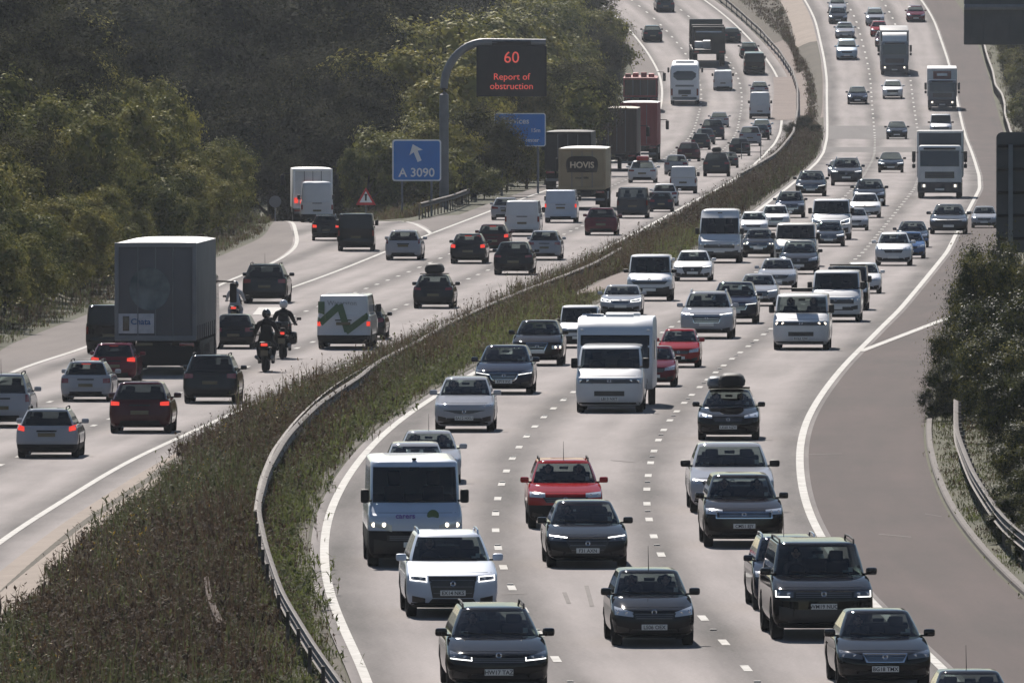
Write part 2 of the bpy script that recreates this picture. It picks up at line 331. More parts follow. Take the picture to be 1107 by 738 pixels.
def _sl(Y):
    if Y < YSL0 - 60: return float(fer(Y)) - 14.0
    if Y < YSL0: t = (Y - YSL0 + 60) / 60; return (float(fer(Y)) - 14.0) * (1 - t) + t * (PSL[0, 0] + (Y - YSL0) * -0.02)
    return float(np.interp(Y, PSL[:, 1], PSL[:, 0])) + float(bend(Y))
def _le(Y):
    if Y < PLE[0, 1] - 60: return float(fer(Y)) + OC
    if Y < PLE[0, 1]: t = (Y - PLE[0, 1] + 60) / 60; return (float(fer(Y)) + OC) * (1 - t) + t * PLE[0, 0]
    return float(np.interp(Y, PLE[:, 1], PLE[:, 0])) + float(bend(Y))
def _sr(Y): return float(np.interp(Y, PSR[:, 1], PSR[:, 0])) + float(bend(Y))
SLX = np.array([_sl(y) for y in YS]); LEX = np.array([_le(y) for y in YS]); SRX = np.array([_sr(y) for y in YS])
kk = np.exp(-0.5 * (np.arange(-8, 9) / 3.0) ** 2); kk /= kk.sum()
sm = lambda a: np.convolve(np.concatenate([2 * a[0] - a[8:0:-1], a, 2 * a[-1] - a[-2:-10:-1]]), kk, 'valid')
SLX, LEX, SRX = sm(SLX), sm(LEX), sm(SRX)
fsl = lambda Y: np.interp(Y, YS, SLX); fle = lambda Y: np.interp(Y, YS, LEX); fsr = lambda Y: np.interp(Y, YS, SRX)
STRIP = 1.75                                                            # pale concrete strip beside the left carriageway (near end)
def ground(X, Y):
    er = float(fer(Y)); el = float(f12(Y)) + OFFEL; hr = float(f12(Y)) + OFFHS; zl = float(fzl(Y)); zr = float(fzr(Y))
    a, b = er + 1.0, el - 0.35
    if X > hr: d = X - hr; return zr + 0.04 * min(d, 2.6) + 0.22 * max(0.0, min(d - 2.6, 26)) + 0.04 * max(0.0, d - 28.6)
    if X >= b: return zr
    if X > a: t = (X - a) / max(b - a, 0.1); t = t * t * (3 - 2 * t); return zl + (zr - zl) * t
    hl = er + OHS; sl = float(fsl(Y)); sr = float(fsr(Y)); dr = float(drop(Y))
    if X >= hl: return zl
    if Y > YNOSE and X > sr:
        d = min(X - sr, (hl - X)); t = min(1.0, max(0.0, (hl - X) / max(hl - sr, .1)))
        return zl + dr * t + 0.25 * max(0.0, min(d - 2.0, 30))
    if X >= sl: t = 1.0 if Y <= YNOSE else 1.0; return zl + dr
    d = sl - X
    return zl + dr + 0.05 * min(d, 2.0) + 0.33 * max(0.0, min(d - 2.0, 26)) + 0.05 * max(0.0, d - 28)
def hit(x, y, h=0.0, lo=250.0, hi=1780.0):
    """the nearest point of the land (raised by h) on the sight line through a place of the photograph"""
    Ds = np.arange(lo, hi, 1.5); prev = None
    for D in Ds:
        P = px(x, y, D); g = ground(P[0], P[1]) + h - P[2]
        if prev is not None and g >= 0:
            t = prev[1] / (prev[1] - g) if prev[1] < 0 else 0.0
            return px(x, y, prev[0] + (D - prev[0]) * t)
        prev = (D, g)
    return px(x, y, hi)
# ------------------------------------------------------------------ roads, verges, markings
def sheet(name, fx0, fx1, mat, y0=240.0, y1=1780.0, zoff=0.0, n=6, ref=None, kind='structure', g=None):
    ys = [y for y in YS if y0 <= y <= y1]
    rows, uv = [], []
    for Y in ys:
        a, b = float(fx0(Y)), float(fx1(Y)); r = []
        for k in range(n + 1):
            X = a + (b - a) * k / n
            z = (g or ground)(X, Y)
            r.append((X, Y, z + zoff)); uv.append((X - (float(ref(Y)) if ref else 0.0), Y))
        rows.append(r)
    o = MB().grid(rows).build(name, mat, smooth=60, uv=uv)
    return tag(o, kind=kind)
Rx = lambda off: (lambda Y: f12(Y) + off)
Lx = lambda off: (lambda Y: fer(Y) + off)
gR = lambda X, Y: float(fzr(Y))
gL = lambda X, Y: float(fzl(Y)) + (float(drop(Y)) if X < float(fer(Y)) + OHS + 1 else 0.0)
sheet('road', Rx(OFFEL - 0.30), Rx(OFFE + 0.22), M['mainroad'], ref=f12, g=gR, n=8)
sheet('hard_shoulder', Rx(OFFE + 0.22), Rx(OFFHS), M['shoulder'], ref=f12, g=gR, n=3)
sheet('road', lambda Y: max(float(fle(Y)) - 0.05, float(fer(Y)) + OC - 0.2) if Y < 700 else float(fer(Y)) + OC - 0.2, Lx(0.95), M['mainroad'], ref=fer, g=gL, n=10)
# exit road and the shoulders of the left carriageway
sheet('slip_road', lambda Y: fle(Y) - 0.05, lambda Y: (float(fer(Y)) + OC - 0.2) if Y <= YNOSE else float(fsr(Y)) + 0.4, M['mainroad'], ref=fer, g=gL, n=5, y0=YSL0 - 50, y1=1120)
sheet('hard_shoulder', lambda Y: fsl(Y), lambda Y: fle(Y) - 0.05, M['shoulderpale'], ref=fer, g=gL, n=3, y1=1120)
sheet('hard_shoulder', lambda Y: np.maximum(fer(Y) + OHS, fsr(Y) + 0.4), lambda Y: fer(Y) + OC - 0.2, M['shoulderpale'], ref=fer, g=gL, n=3, y0=YNOSE)

def strip(mb, fx, wdt, y0, y1, g, zoff=0.008):
    ys = [y0] + [y for y in YS if y0 + 0.05 < y < y1 - 0.05] + [y1]
    rows = []
    for Y in ys:
        c = float(fx(Y)); rows.append([(c - wdt / 2, Y, g(c, Y) + zoff), (c + wdt / 2, Y, g(c, Y) + zoff)])
    mb.grid(rows)
def dashes(name, fx, g, yref, period=9.0, length=2.0, wdt=0.165, y0=255, y1=1770):
    mb = MB(); Y = yref - math.floor((yref - y0) / period) * period
    while Y < y1: strip(mb, fx, wdt, Y - length / 2, Y + length / 2, g); Y += period
    return tag(mb.build(name, M['linepaint'], smooth=0), kind='structure')
yd = px(708, 590, D_of(RT, 598.5))[1]
dashes('lane_markings', Rx(0), gR, yd); dashes('lane_markings', Rx(OFFEL + 3.8), gR, px(540, 591.8, D_of(RT, 591.8))[1])
dashes('lane_markings', Lx(OB), gL, px(333, 370, D_of(LT, 370))[1]); dashes('lane_markings', Lx(OA), gL, px(398.6, 309, D_of(LT, 309))[1])
def solid(name, fx, g, wdt, y0=245, y1=1775, zoff=0.008):
    mb = MB(); strip(mb, fx, wdt, y0, y1, g, zoff); return tag(mb.build(name, M['linepaint'], smooth=0), kind='structure')
solid('edge_line', Rx(OFFE), gR, 0.19); solid('edge_line', Rx(OFFEL), gR, 0.19)
solid('edge_line', Lx(0), gL, 0.19); solid('edge_line', lambda Y: fle(Y) + 0.15, gL, 0.19, y1=1110, zoff=0.012)
solid('edge_line', Lx(OC), gL, 0.19, y0=716, zoff=0.012); solid('edge_line', lambda Y: fsr(Y) + 0.1, gL, 0.22, y0=YNOSE - 1, y1=1100, zoff=0.012)
# the broad mark ahead of the exit and the merging line beyond the bush
mb = MB(); c = px(283, 335, D_of(LT, 335)); mb.add([(c[0] - .25, c[1] - 9, gL(0, c[1] - 9) + .012), (c[0] + .9, c[1] - 9, gL(0, c[1] - 9) + .012), (c[0] + 1.0, c[1] + 5, gL(0, c[1] + 5) + .012), (c[0] - .2, c[1] + 5, gL(0, c[1] + 5) + .012)], [(0, 1, 2, 3)])
tag(mb.build('exit_marking', M['linepaint'], smooth=0), kind='structure')
pa, pb = px(930, 380, D_of(RT, 380)), px(1030, 342, D_of(RT, 342))
mb = MB(); rows = []
for k in range(31):
    t = k / 30; q = pa + (pb - pa) * t; rows.append([(q[0] - .12, q[1], gR(0, q[1]) + .012), (q[0] + .14, q[1], gR(0, q[1]) + .012)])
mb.grid(rows); tag(mb.build('merge_line', M['linepaint'], smooth=0), kind='structure')
# reflecting studs beside the dashes, tarred joints and scars in the near surface
mb = MB()
for fx, g, yr in ((Rx(0.0), gR, yd + 4.5), (Rx(OFFEL + 3.8), gR, yd + 4.5)):
    Y = yr - 18 * math.floor((yr - 258) / 18)
    while Y < 620: mb.box((float(fx(Y)), Y, g(0, Y) + .012), (.13, .16, .03), bev=.008); Y += 18
tag(mb.build('road_studs', M['linepaint']), kind='structure')
mb = MB()
for x0, y0, x1, y1 in ((543, 642, 570, 641), (660, 497, 686, 499), (873, 491, 910, 490), (950, 577, 985, 580), (905, 614, 935, 630), (1000, 555, 1018, 558), (634, 633, 640, 655), (610, 640, 615, 652), (940, 640, 948, 662)):
    a, b = px(x0, y0, D_of(RT, y0)), px(x1, y1, D_of(RT, y1)); d = (b - a); n = np.array([-d[1], d[0], 0]); n = n / np.linalg.norm(n) * 0.045
    if abs(d[1]) < 2: n = np.array([0, .16, 0])
    z = lambda q: gR(0, q[1]) + .006
    mb.add([(*(a - n)[:2], z(a - n)), (*(b - n)[:2], z(b - n)), (*(b + n)[:2], z(b + n)), (*(a + n)[:2], z(a + n))], [(0, 1, 2, 3)])
tag(mb.build('road_scars', M['kerb'], smooth=0), kind='structure')
# darker band across the far uphill stretch
for y0, y1 in ((151, 136), (165, 159)):
    Y0, Y1 = px(0, y0, D_of(RT, y0))[1], px(0, y1, D_of(RT, y1))[1]
    sheet('darker_band', Rx(OFFEL + .15), Rx(OFFE - .15), asphalt_mat('darker_asphalt', (0.105, 0.098, 0.096), 0.2), ref=f12, g=gR, n=4, y0=Y0, y1=Y1, zoff=0.004)

# land under and around everything
def land():
    rows = []
    ysl = list(np.arange(-60, 236, 40.0)) + [y for y in YS[::2]] + list(np.arange(1800, 4200, 120.0))
    for Y in ysl:
        Yc = min(max(Y, YS[0]), YS[-1]); er = float(fer(Yc)); el = float(f12(Yc)) + OFFEL; hr = float(f12(Yc)) + OFFHS; hl = er + OHS; sl = float(fsl(Yc)); sr = float(fsr(Yc))
        sl = min(sl, hl - 0.6) if Yc < YNOSE else sl
        cols = [(sl - d, 0) for d in (900, 400, 160, 80, 45, 28, 18, 10, 5, 2)] + [(sl - .05, 0), (sl + .15, .15)]
        if Yc > YNOSE: ga, gb = min(sr + .5, hl - .3), hl - .1
        else: ga, gb = hl - .2, hl - .1
        cols += [(ga - .1, .15), (ga, 0)] + [(ga + (gb - ga) * k / 8, 0 if Yc > YNOSE else .15) for k in range(1, 8)] + [(gb, 0 if Yc > YNOSE else .15), (gb + .15, .15)]
        cols += [(er + .8, .15), (er + .96, 0.0)] + [(er + 1.0 + (el - .35 - er - 1.0) * k / 8, 0) for k in range(1, 8)] + [(el - .36, .0), (el - .2, .15), (hr - .2, .15), (hr + .02, 0)]
        cols += [(hr + d, 0) for d in (1, 2.6, 5, 10, 18, 28, 45, 80, 160, 400, 900)]
        rise = 0.0
        if Y > YS[-1]: rise = (Y - YS[-1]) * 0.045
        rows.append([(X, Y, ground(X, Yc) + rise - dz) for X, dz in cols])
    return tag(MB().grid(rows).build('ground', M['turf'], smooth=60), kind='structure')
land()
# median: bare soil below the weeds, the pale strip by the left carriageway, chippings by the right one
sheet('median_soil', Lx(1.0), Rx(OFFEL - .36), M['soil'], n=8, zoff=.012)
Yc0 = px(0, 485, D_of(LT, 488))[1]
def er2(Y): return fer(Y) + 0.93
sheet('concrete_strip', er2, lambda Y: fer(Y) + 0.93 + STRIP * np.clip((Yc0 - Y) / 25.0, 0.02, 1), M['concrete'], n=3, y1=Yc0, zoff=.024)
sheet('gravel_strip', lambda Y: f12(Y) + OFFEL - 2.9, Rx(OFFEL - .3), M['gravel'], n=3, y0=px(0, 318, D_of(RT, 322))[1], y1=px(0, 285, D_of(RT, 285))[1], zoff=.03)
ya, yb = px(0, 128, D_of(RT, 128))[1], px(0, 70, D_of(RT, 70))[1]
sheet('crossover_paving', lambda Y: f12(Y) + OFFEL - 4.6, Rx(OFFEL - .3), M['gravel'], n=3, y0=ya, y1=yb, zoff=.03)
sheet('concrete_strip', lambda Y: f12(Y) + OFFEL - 2.2, Rx(OFFEL - .3), M['concrete'], n=3, y0=px(0, 46, D_of(RT, 46))[1], y1=1770, zoff=.03)
sheet('crossover_paving', Lx(.95), Lx(2.6), M['gravel'], n=3, y0=px(0, 140, D_of(LT, 140))[1], y1=px(0, 48, D_of(LT, 48))[1], zoff=.03)
# kerb of the right hard shoulder
def sweep(prof, pts, name, mat, parent=None, closed=True, smooth=30):
    """profile (across, up) swept along 3-D points"""
    rows = []; P = [Vector(p) for p in pts]
    for i, p in enumerate(P):
        t = (P[min(i + 1, len(P) - 1)] - P[max(i - 1, 0)]); t.z = 0; t.normalize(); nrm = Vector((t.y, -t.x, 0))
        rows.append([tuple(p + nrm * a + Vector((0, 0, u))) for a, u in prof])
    m = MB().grid(rows, closed=closed); n = len(prof)
    m.f.append(tuple(range(n))); m.m.append(0); m.f.append(tuple((len(P) - 1) * n + k for k in range(n))); m.m.append(0)
    return m.build(name, mat, parent, smooth)
kp = [(float(f12(Y)) + OFFHS + .10, Y, gR(0, Y)) for Y in YS if Y < 470]
tag(sweep([(-.04, -.1), (-.04, .08), (-.01, .11), (.11, .11), (.11, -.1)], kp, 'kerb', M['kerb']), kind='structure')

# ------------------------------------------------------------------ safety barriers: beam on posts
WB = [(-.045, .00), (.04, .045), (.04, .10), (-.03, .155), (.04, .21), (.04, .265), (-.045, .31), (-.065, .31), (.015, .26), (.015, .215), (-.055, .155), (.015, .095), (.015, .05), (-.065, .00)]
BOXB = [(-.05, 0), (-.05, .20), (.05, .20), (.05, 0)]
def barrier(pixels, label, h=0.62, step=3.2, prof=WB, wide=1.0, lo=250.0, group=None, side=1, mat=None):
    pts = []
    for p in pixels:
        q = hit(p[0], p[1], h + .12, lo=lo); pts.append(q)
    # resample
    P = np.array(pts); seg = np.r_[0, np.cumsum(np.linalg.norm(np.diff(P[:, :2], axis=0), axis=1))]
    s = np.arange(0, seg[-1], step); X = np.interp(s, seg, P[:, 0]); Y = np.interp(s, seg, P[:, 1])
    k = np.array([1, 2, 3, 2, 1]) / 9.0
    if len(X) > 8: X[2:-2] = np.convolve(X, k, 'valid')
    zs = [ground(x, y) for x, y in zip(X, Y)]
    root = empty('crash_barrier', Matrix.Translation((X[0], Y[0], zs[0])))
    tag(root, label, 'barrier', group)
    inv = root.matrix_world.inverted()
    loc = [inv @ Vector((x, y, z + h - .15)) for x, y, z in zip(X, Y, zs)]
    sweep([(a * side * wide, u) for a, u in prof], loc, 'beam', mat or M['galv'], root)
    pb = None
    n_max = 100
    pm = MB().box((0, 0, -.08), (.07, .11, .98 + h - .62), bev=.008).mesh('post', [M['galv']])
    for i in range(0, len(loc), max(1, math.ceil(len(loc) / n_max))):
        o = bpy.data.objects.new('post', pm); link(o, root); o.location = loc[i] + Vector((-.09 * side, 0, -.18))
    return root
barrier([(385, 760), (370, 738), (340, 697), (305, 640), (288, 590), (279, 548), (290, 508), (310, 473), (345, 437), (390, 407), (430, 380), (480, 352), (530, 329), (580, 309), (640, 286), (672, 268)],
        'long steel crash barrier winding up through the weeds of the central reservation', h=.62, wide=1.0)
barrier([(276, 552), (281, 520), (294, 488), (318, 456), (352, 424), (398, 395)], 'short second steel rail just left of the long barrier in the weedy median', h=.58, step=2.6, side=-1)
barrier([(800, 188), (838, 166), (858, 142), (862.5, 118), (862.3, 91.5), (857, 75), (843, 54), (822.7, 31.5), (802, 13), (788, 1), (760, -20)], 'far steel barrier along the bare upper median between the carriageways', h=.66, wide=1.4, lo=1050)
barrier([(222, 624), (225, 642), (231, 660), (240, 678)], 'broken end of an old rail sunk in the weeds at lower left', h=.24, step=2.0, mat=simple('rusted_rail', (.085, .066, .056), .9, 0, .05))
barrier([(1034, 433), (1034, 464), (1043, 489), (1052, 510.5), (1067.5, 535), (1085, 560), (1104, 575), (1125, 592)], 'pale topped barrier on the grass verge beside the right hard shoulder', h=.66, wide=1.2, side=-1)
barrier([(1060, 30), (1067, 60), (1073, 76), (1076, 92), (1083, 101), (1086, 112), (1086, 122), (1090, 134), (1094, 146)], 'far right barrier at the foot of the wooded bank', h=.66, wide=1.4, lo=1050)
barrier([(455, 220), (470, 216), (490, 211), (510, 203.5)], 'lower length of barrier beside the exit nose, left of the lorries', h=.62, lo=820)
barrier([(511, 200), (514, 195), (530, 189), (549, 184.5), (570, 180), (590, 174)], 'upper length of barrier with a ramped end below the gantry sign', h=.72, lo=820)

# ------------------------------------------------------------------ signs
def face(root, name, mesh_or_mb, mat=None, at=(0, 0, 0)):
    if isinstance(mesh_or_mb, MB): o = mesh_or_mb.build(name, mat, root)
    else: o = link(bpy.data.objects.new(name, mesh_or_mb), root)
    o.location = at
    return o
def lettering(root, body, size, mat, at, bold=0.0, align='CENTER'):
    o = face(root, 'lettering', text_mesh(body, size, mat, align=align, bold=bold), at=at); o.rotation_euler = (R(90), 0, 0); return o
def rounded(wd, ht, r, y, th=.03):
    vs = []
    for cx, cz, a0 in ((wd / 2 - r, ht / 2 - r, 0), (-wd / 2 + r, ht / 2 - r, 90), (-wd / 2 + r, -ht / 2 + r, 180), (wd / 2 - r, -ht / 2 + r, 270)):
        for k in range(6): an = R(a0 + 18 * k); vs.append((cx + r * math.cos(an), cz + r * math.sin(an)))
    n = len(vs); m = MB(); m.add([(a, y, b) for a, b in vs] + [(a, y + th, b) for a, b in vs], [tuple(range(n)), tuple(range(2 * n - 1, n - 1, -1))] + [(k, (k + 1) % n, n + (k + 1) % n, n + k) for k in range(n)])
    return m
def sign_root(name, x, D, z_px, label, cat):
    """root on the ground under image place x at depth D; returns root, metres per px, height of row z_px above the root"""
    P = px(x, z_px, D); gz = ground(P[0], P[1]); r = empty(name, Matrix.Translation((P[0], P[1], gz))); tag(r, label, cat)
    return r, D / FPX, P[2] - gz
# the cantilever message sign
D = 952.0; r, u, zt = sign_root('gantry_sign', 480, D, 46, 'tall cantilever gantry over the left verge with a red lit speed message', 'gantry sign')
pole = [(0, 0, -.4)] + [(0, 0, zt - 3.0)] + [(2.35 - 2.35 * math.cos(a), 0, zt - 2.6 + 2.6 * math.sin(a)) for a in np.linspace(0, math.pi / 2, 12)] + [(110 * u, 0, zt)]
MB().tube(pole, [.28, .27] + [.235] * 12 + [.19], 14).build('pole', M['steelgrey'], r)
MB().tube([(0, 0, zt - 4.3), (0, 0, zt - 4.05)], .30, 14).build('flange', M['steelgrey'], r)
mw, mh = 76 * u, 55 * u; mz = zt - (77 - 46) * u; mxx = (553 - 480) * u
pn = face(r, 'message_panel', MB().box((0, 0, 0), (mw, .35, mh), bev=.06), M['panelblack'], (mxx, -.12, mz))
fr = MB()
for sx in (-1, 1): fr.box((sx * (mw / 2 - .06), -.19, 0), (.12, .05, mh - .1))
fr.box((0, .02, mh / 2 + .12), (mw * .55, .25, .26)); fr.build('panel_frame', M['trim'], pn)
lettering(pn, '60', .92, M['led'], (.0, -.19, .26 * mh), .0)
ring = MB()
lettering(pn, 'Report of', .53, M['led'], (0, -.19, -.115 * mh), .0); lettering(pn, 'obstruction', .53, M['led'], (0, -.19, -.30 * mh), .0)
# route sign A3090
D = 925.0; r, u, zc = sign_root('direction_sign', 450.5, D, 173.5, 'blue road sign with a white arrow and the number A3090 beside the exit', 'road sign')
sw, sh = 53 * u, 45 * u
rounded(sw, sh, .16, 0).build('border', M['signwhite'], r).location = (0, 0, zc); pl = face(r, 'sign_plate', rounded(sw - .16, sh - .16, .12, 0), M['signblue'], (0, -.012, zc))
lettering(pl, 'A 3090', .68, M['signwhite'], (0, -.006, -.30 * sh), .012)
ar = MB(); ar.add([(-.12, -.01, 0), (.12, -.01, 0), (.12, -.01, .62), (-.12, -.01, .62)], [(0, 1, 2, 3)]); ar.add([(-.40, -.01, .52), (0, -.01, 1.02), (.40, -.01, .52), (.12, -.01, .58), (-.12, -.01, .58)], [(0, 4, 3, 2, 1)])
o = ar.build('arrow', M['signwhite'], pl, smooth=0); o.rotation_euler = (0, R(-22), 0); o.location = (.16, -.004, -.02 * sh)
for sx in (-1, 1): MB().tube([(sx * sw * .3, .10, -.3), (sx * sw * .3, .10, zc + sh * .4)], .06, 8).build('post', M['steelgrey'], r)
# services sign
D = 1010.0; r, u, zc = sign_root('services_sign', 562, D, 140.5, 'blue services sign half hidden by foliage below the gantry', 'road sign')
sw, sh = 56 * u, 36 * u
rounded(sw, sh, .14, 0).build('border', M['signwhite'], r).location = (0, 0, zc); pl = face(r, 'sign_plate', rounded(sw - .12, sh - .12, .10, 0), M['signblue'], (0, -.012, zc))
lettering(pl, 'Services', .50, M['signwhite'], (-.25, -.006, sh * .26), .006); lettering(pl, '15m', .34, M['signwhite'], (.95, -.006, -.02 * sh), .004); lettering(pl, 'Winchester', .34, M['signwhite'], (.35, -.006, -.31 * sh), .004)
for sx in (-1, 1): MB().tube([(sx * sw * .35, .10, -.3), (sx * sw * .35, .10, zc + sh * .4)], .07, 8).build('post', M['steelgrey'], r)
# warning triangle
D = 928.0; r, u, zc = sign_root('warning_sign', 395.5, D, 213, 'white warning triangle with a red border at the top of the exit road', 'road sign')
def tri(s, y, rr=0): return MB().add([(-s, y, -s * .8), (s, y, -s * .8), (0, y, s * .95), (-s, y + .02, -s * .8), (s, y + .02, -s * .8), (0, y + .02, s * .95)], [(0, 1, 2), (5, 4, 3), (0, 3, 4, 1), (1, 4, 5, 2), (2, 5, 3, 0)])
o = tri(.56, 0).build('red_border', M['signred'], r, smooth=0); o.location = (0, 0, zc)
q = tri(.36, -.012).build('white_centre', M['signwhite'], o, smooth=0); q.location = (0, 0, -.02)
MB().box((0, -.03, -.06), (.10, .02, .30)).box((0, -.03, .13), (.16, .02, .08)).build('symbol', M['ink'], o)
MB().tube([(0, .06, -.2), (0, .06, zc + .2)], .04, 8).build('post', M['steelgrey'], r)
# blue marker sign by the wood on the exit
D = 940.0; r, u, zc = sign_root('marker_sign', 297.5, D, 218, 'small pale blue round sign in the shade beside the exit road', 'road sign')
MB().lathe([(-.02, 0), (-.02, .34), (.02, .34), (.02, 0)], 'Y', (0, 0, zc), 20).build('sign_plate', M['steelgrey'], r); MB().tube([(0, .06, -.2), (0, .06, zc)], .04, 8).build('post', M['steelgrey'], r)
# sign backs on the right
D = 905.0; P = px(1075, 25, D); xr = 1150; r, u, zc = sign_root('sign_gantry', xr, D, 25, 'back of a dark grey sign panel hanging from an arm at top right', 'gantry sign')
x0 = (1042 - xr) * u; x1 = (1112 - xr) * u
face(r, 'sign_panel', MB().box((0, 0, 0), (x1 - x0, .30, 47 * u + .5), bev=.05), M['signback'], ((x0 + x1) / 2, 0, zc + .25))
fb = MB()
for k in range(5): fb.box((x0 + (x1 - x0) * (k + .5) / 5, -.17, zc + .25), (.06, .05, 47 * u + .3))
fb.build('stiffener', M['signback'], r); MB().tube([(x0, -.28, zc + 17 * u), (x1 + .6, -.28, zc + 17 * u), (0, -.28, zc + 17 * u)], .17, 10).build('arm', M['steelgrey'], r); MB().tube([(0, -.28, -.4), (0, -.28, zc + 17 * u + .2)], .24, 12).build('pole', M['steelgrey'], r)
D = 522.0; r, u, zc = sign_root('direction_sign', 1112, D, 208, 'back of a big dark road sign rising behind the right hand bush', 'road sign')
sw, sh = 70 * u, 130 * u
rounded(sw, sh, .18, 0, .05).build('sign_plate', M['signback'], r).location = (0, 0, zc)
for k in range(5): MB().box((0, -.05, 0), (sw - .08, .07, .09), bev=.01).build('rail', M['trim'], r).location = (0, 0, zc - sh / 2 + sh * (k + .6) / 5.2)
for sx in (-1, 1): MB().box((sx * sw * .28, -.12, 0), (.14, .14, zc + sh * .45), bev=.01).build('post', M['steelgrey'], r).location = (0, 0, (zc + sh * .45) / 2 - .2)
# boundary post and gate on the median
P = hit(812, 172, 0, lo=1000)
r = empty('marker_post', Matrix.Translation(P)); tag(r, 'thin rail frame standing at the edge of the weedy median', 'rail frame')
for sx in (-.7, .7): MB().tube([(sx, 0, -.2), (sx, 0, 1.2)], .035, 6).build('post', M['steelgrey'], r)
MB().tube([(-.7, 0, 1.18), (.7, 0, 1.18)], .03, 6).tube([(-.7, 0, .5), (.7, 0, .5)], .03, 6).build('rail', M['steelgrey'], r)
# ------------------------------------------------------------------ plants
M['leaf'] = leaf_mat('leaves', [(0.0547, 0.0654, 0.0201), (0.0987, 0.1055, 0.0284), (0.1593, 0.1508, 0.0419), (0.2331, 0.2061, 0.0570)], .16, .8, .02)
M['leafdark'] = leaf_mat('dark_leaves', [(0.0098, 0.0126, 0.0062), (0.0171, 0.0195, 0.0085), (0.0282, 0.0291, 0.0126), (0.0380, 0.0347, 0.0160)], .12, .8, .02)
M['leafpale'] = leaf_mat('pale_leaves', [(0.1009, 0.1119, 0.0289), (0.1764, 0.1772, 0.0433), (0.2646, 0.2449, 0.0606), (0.3150, 0.2682, 0.0721)], .22, .65, .08)
M['leafgloss'] = leaf_mat('glossy_leaves', [(0.0182, 0.0251, 0.0120), (0.0297, 0.0384, 0.0152), (0.0456, 0.0539, 0.0217)], .16, .55, .10)
M['weedbrown'] = leaf_mat('brown_weed', [(0.0283, 0.0216, 0.0149), (0.0527, 0.0367, 0.0249), (0.0853, 0.0604, 0.0381), (0.1149, 0.0864, 0.0519)], .30, .85, .08)
M['weedgreen'] = leaf_mat('green_weed', [(0.0366, 0.0445, 0.0208), (0.0652, 0.0729, 0.0313), (0.1043, 0.1148, 0.0455)], .40, .8, .1)
M['weedlime'] = leaf_mat('lime_weed', [(0.0535, 0.0680, 0.0214), (0.0875, 0.1021, 0.0340), (0.1264, 0.1361, 0.0486)], .42, .8, .1)
M['straw'] = leaf_mat('dry_straw', [(0.0577, 0.0434, 0.0259), (0.0923, 0.0722, 0.0462), (0.1270, 0.1041, 0.0692)], .30, .85, .08)
M['yellow'] = leaf_mat('yellow_flower', [(0.1750, 0.1190, 0.0140), (0.2380, 0.1680, 0.0210)], .3, .6, .3)

def quads_object(name, base, direc, nrm, length, width, mi, mats, bend=0.0, parent=None):
    """leaf shaped quads: base point, direction, side vector, sizes; all numpy"""
    n = len(base)
    L = length[:, None]; W = width[:, None]
    mid = base + direc * L * .45
    tip = base + direc * L + np.array([0, 0, -1.0]) * (bend * length)[:, None] if not np.isscalar(bend) else base + direc * L - np.array([0, 0, 1.0]) * bend * L
    v = np.stack([base, mid + nrm * W * .5, tip, mid - nrm * W * .5], 1).reshape(-1, 3).astype(np.float32)
    me = bpy.data.meshes.new(name); me.vertices.add(4 * n); me.vertices.foreach_set('co', v.ravel())
    me.loops.add(4 * n); me.loops.foreach_set('vertex_index', np.arange(4 * n, dtype=np.int32))
    me.polygons.add(n); me.polygons.foreach_set('loop_start', np.arange(0, 4 * n, 4, dtype=np.int32))
    for m in mats: me.materials.append(m)
    me.polygons.foreach_set('material_index', mi.astype(np.int32)); me.update(calc_edges=True)
    return me
def rand_dirs(n, el0, el1):
    az = rng.uniform(0, 2 * np.pi, n); el = np.radians(rng.uniform(el0, el1, n))
    d = np.stack([np.cos(az) * np.cos(el), np.sin(az) * np.cos(el), np.sin(el)], 1)
    s = np.stack([-np.sin(az), np.cos(az), np.zeros(n)], 1)
    return d, s
def unit(v): return v / np.maximum(np.linalg.norm(v, axis=1, keepdims=True), 1e-6)

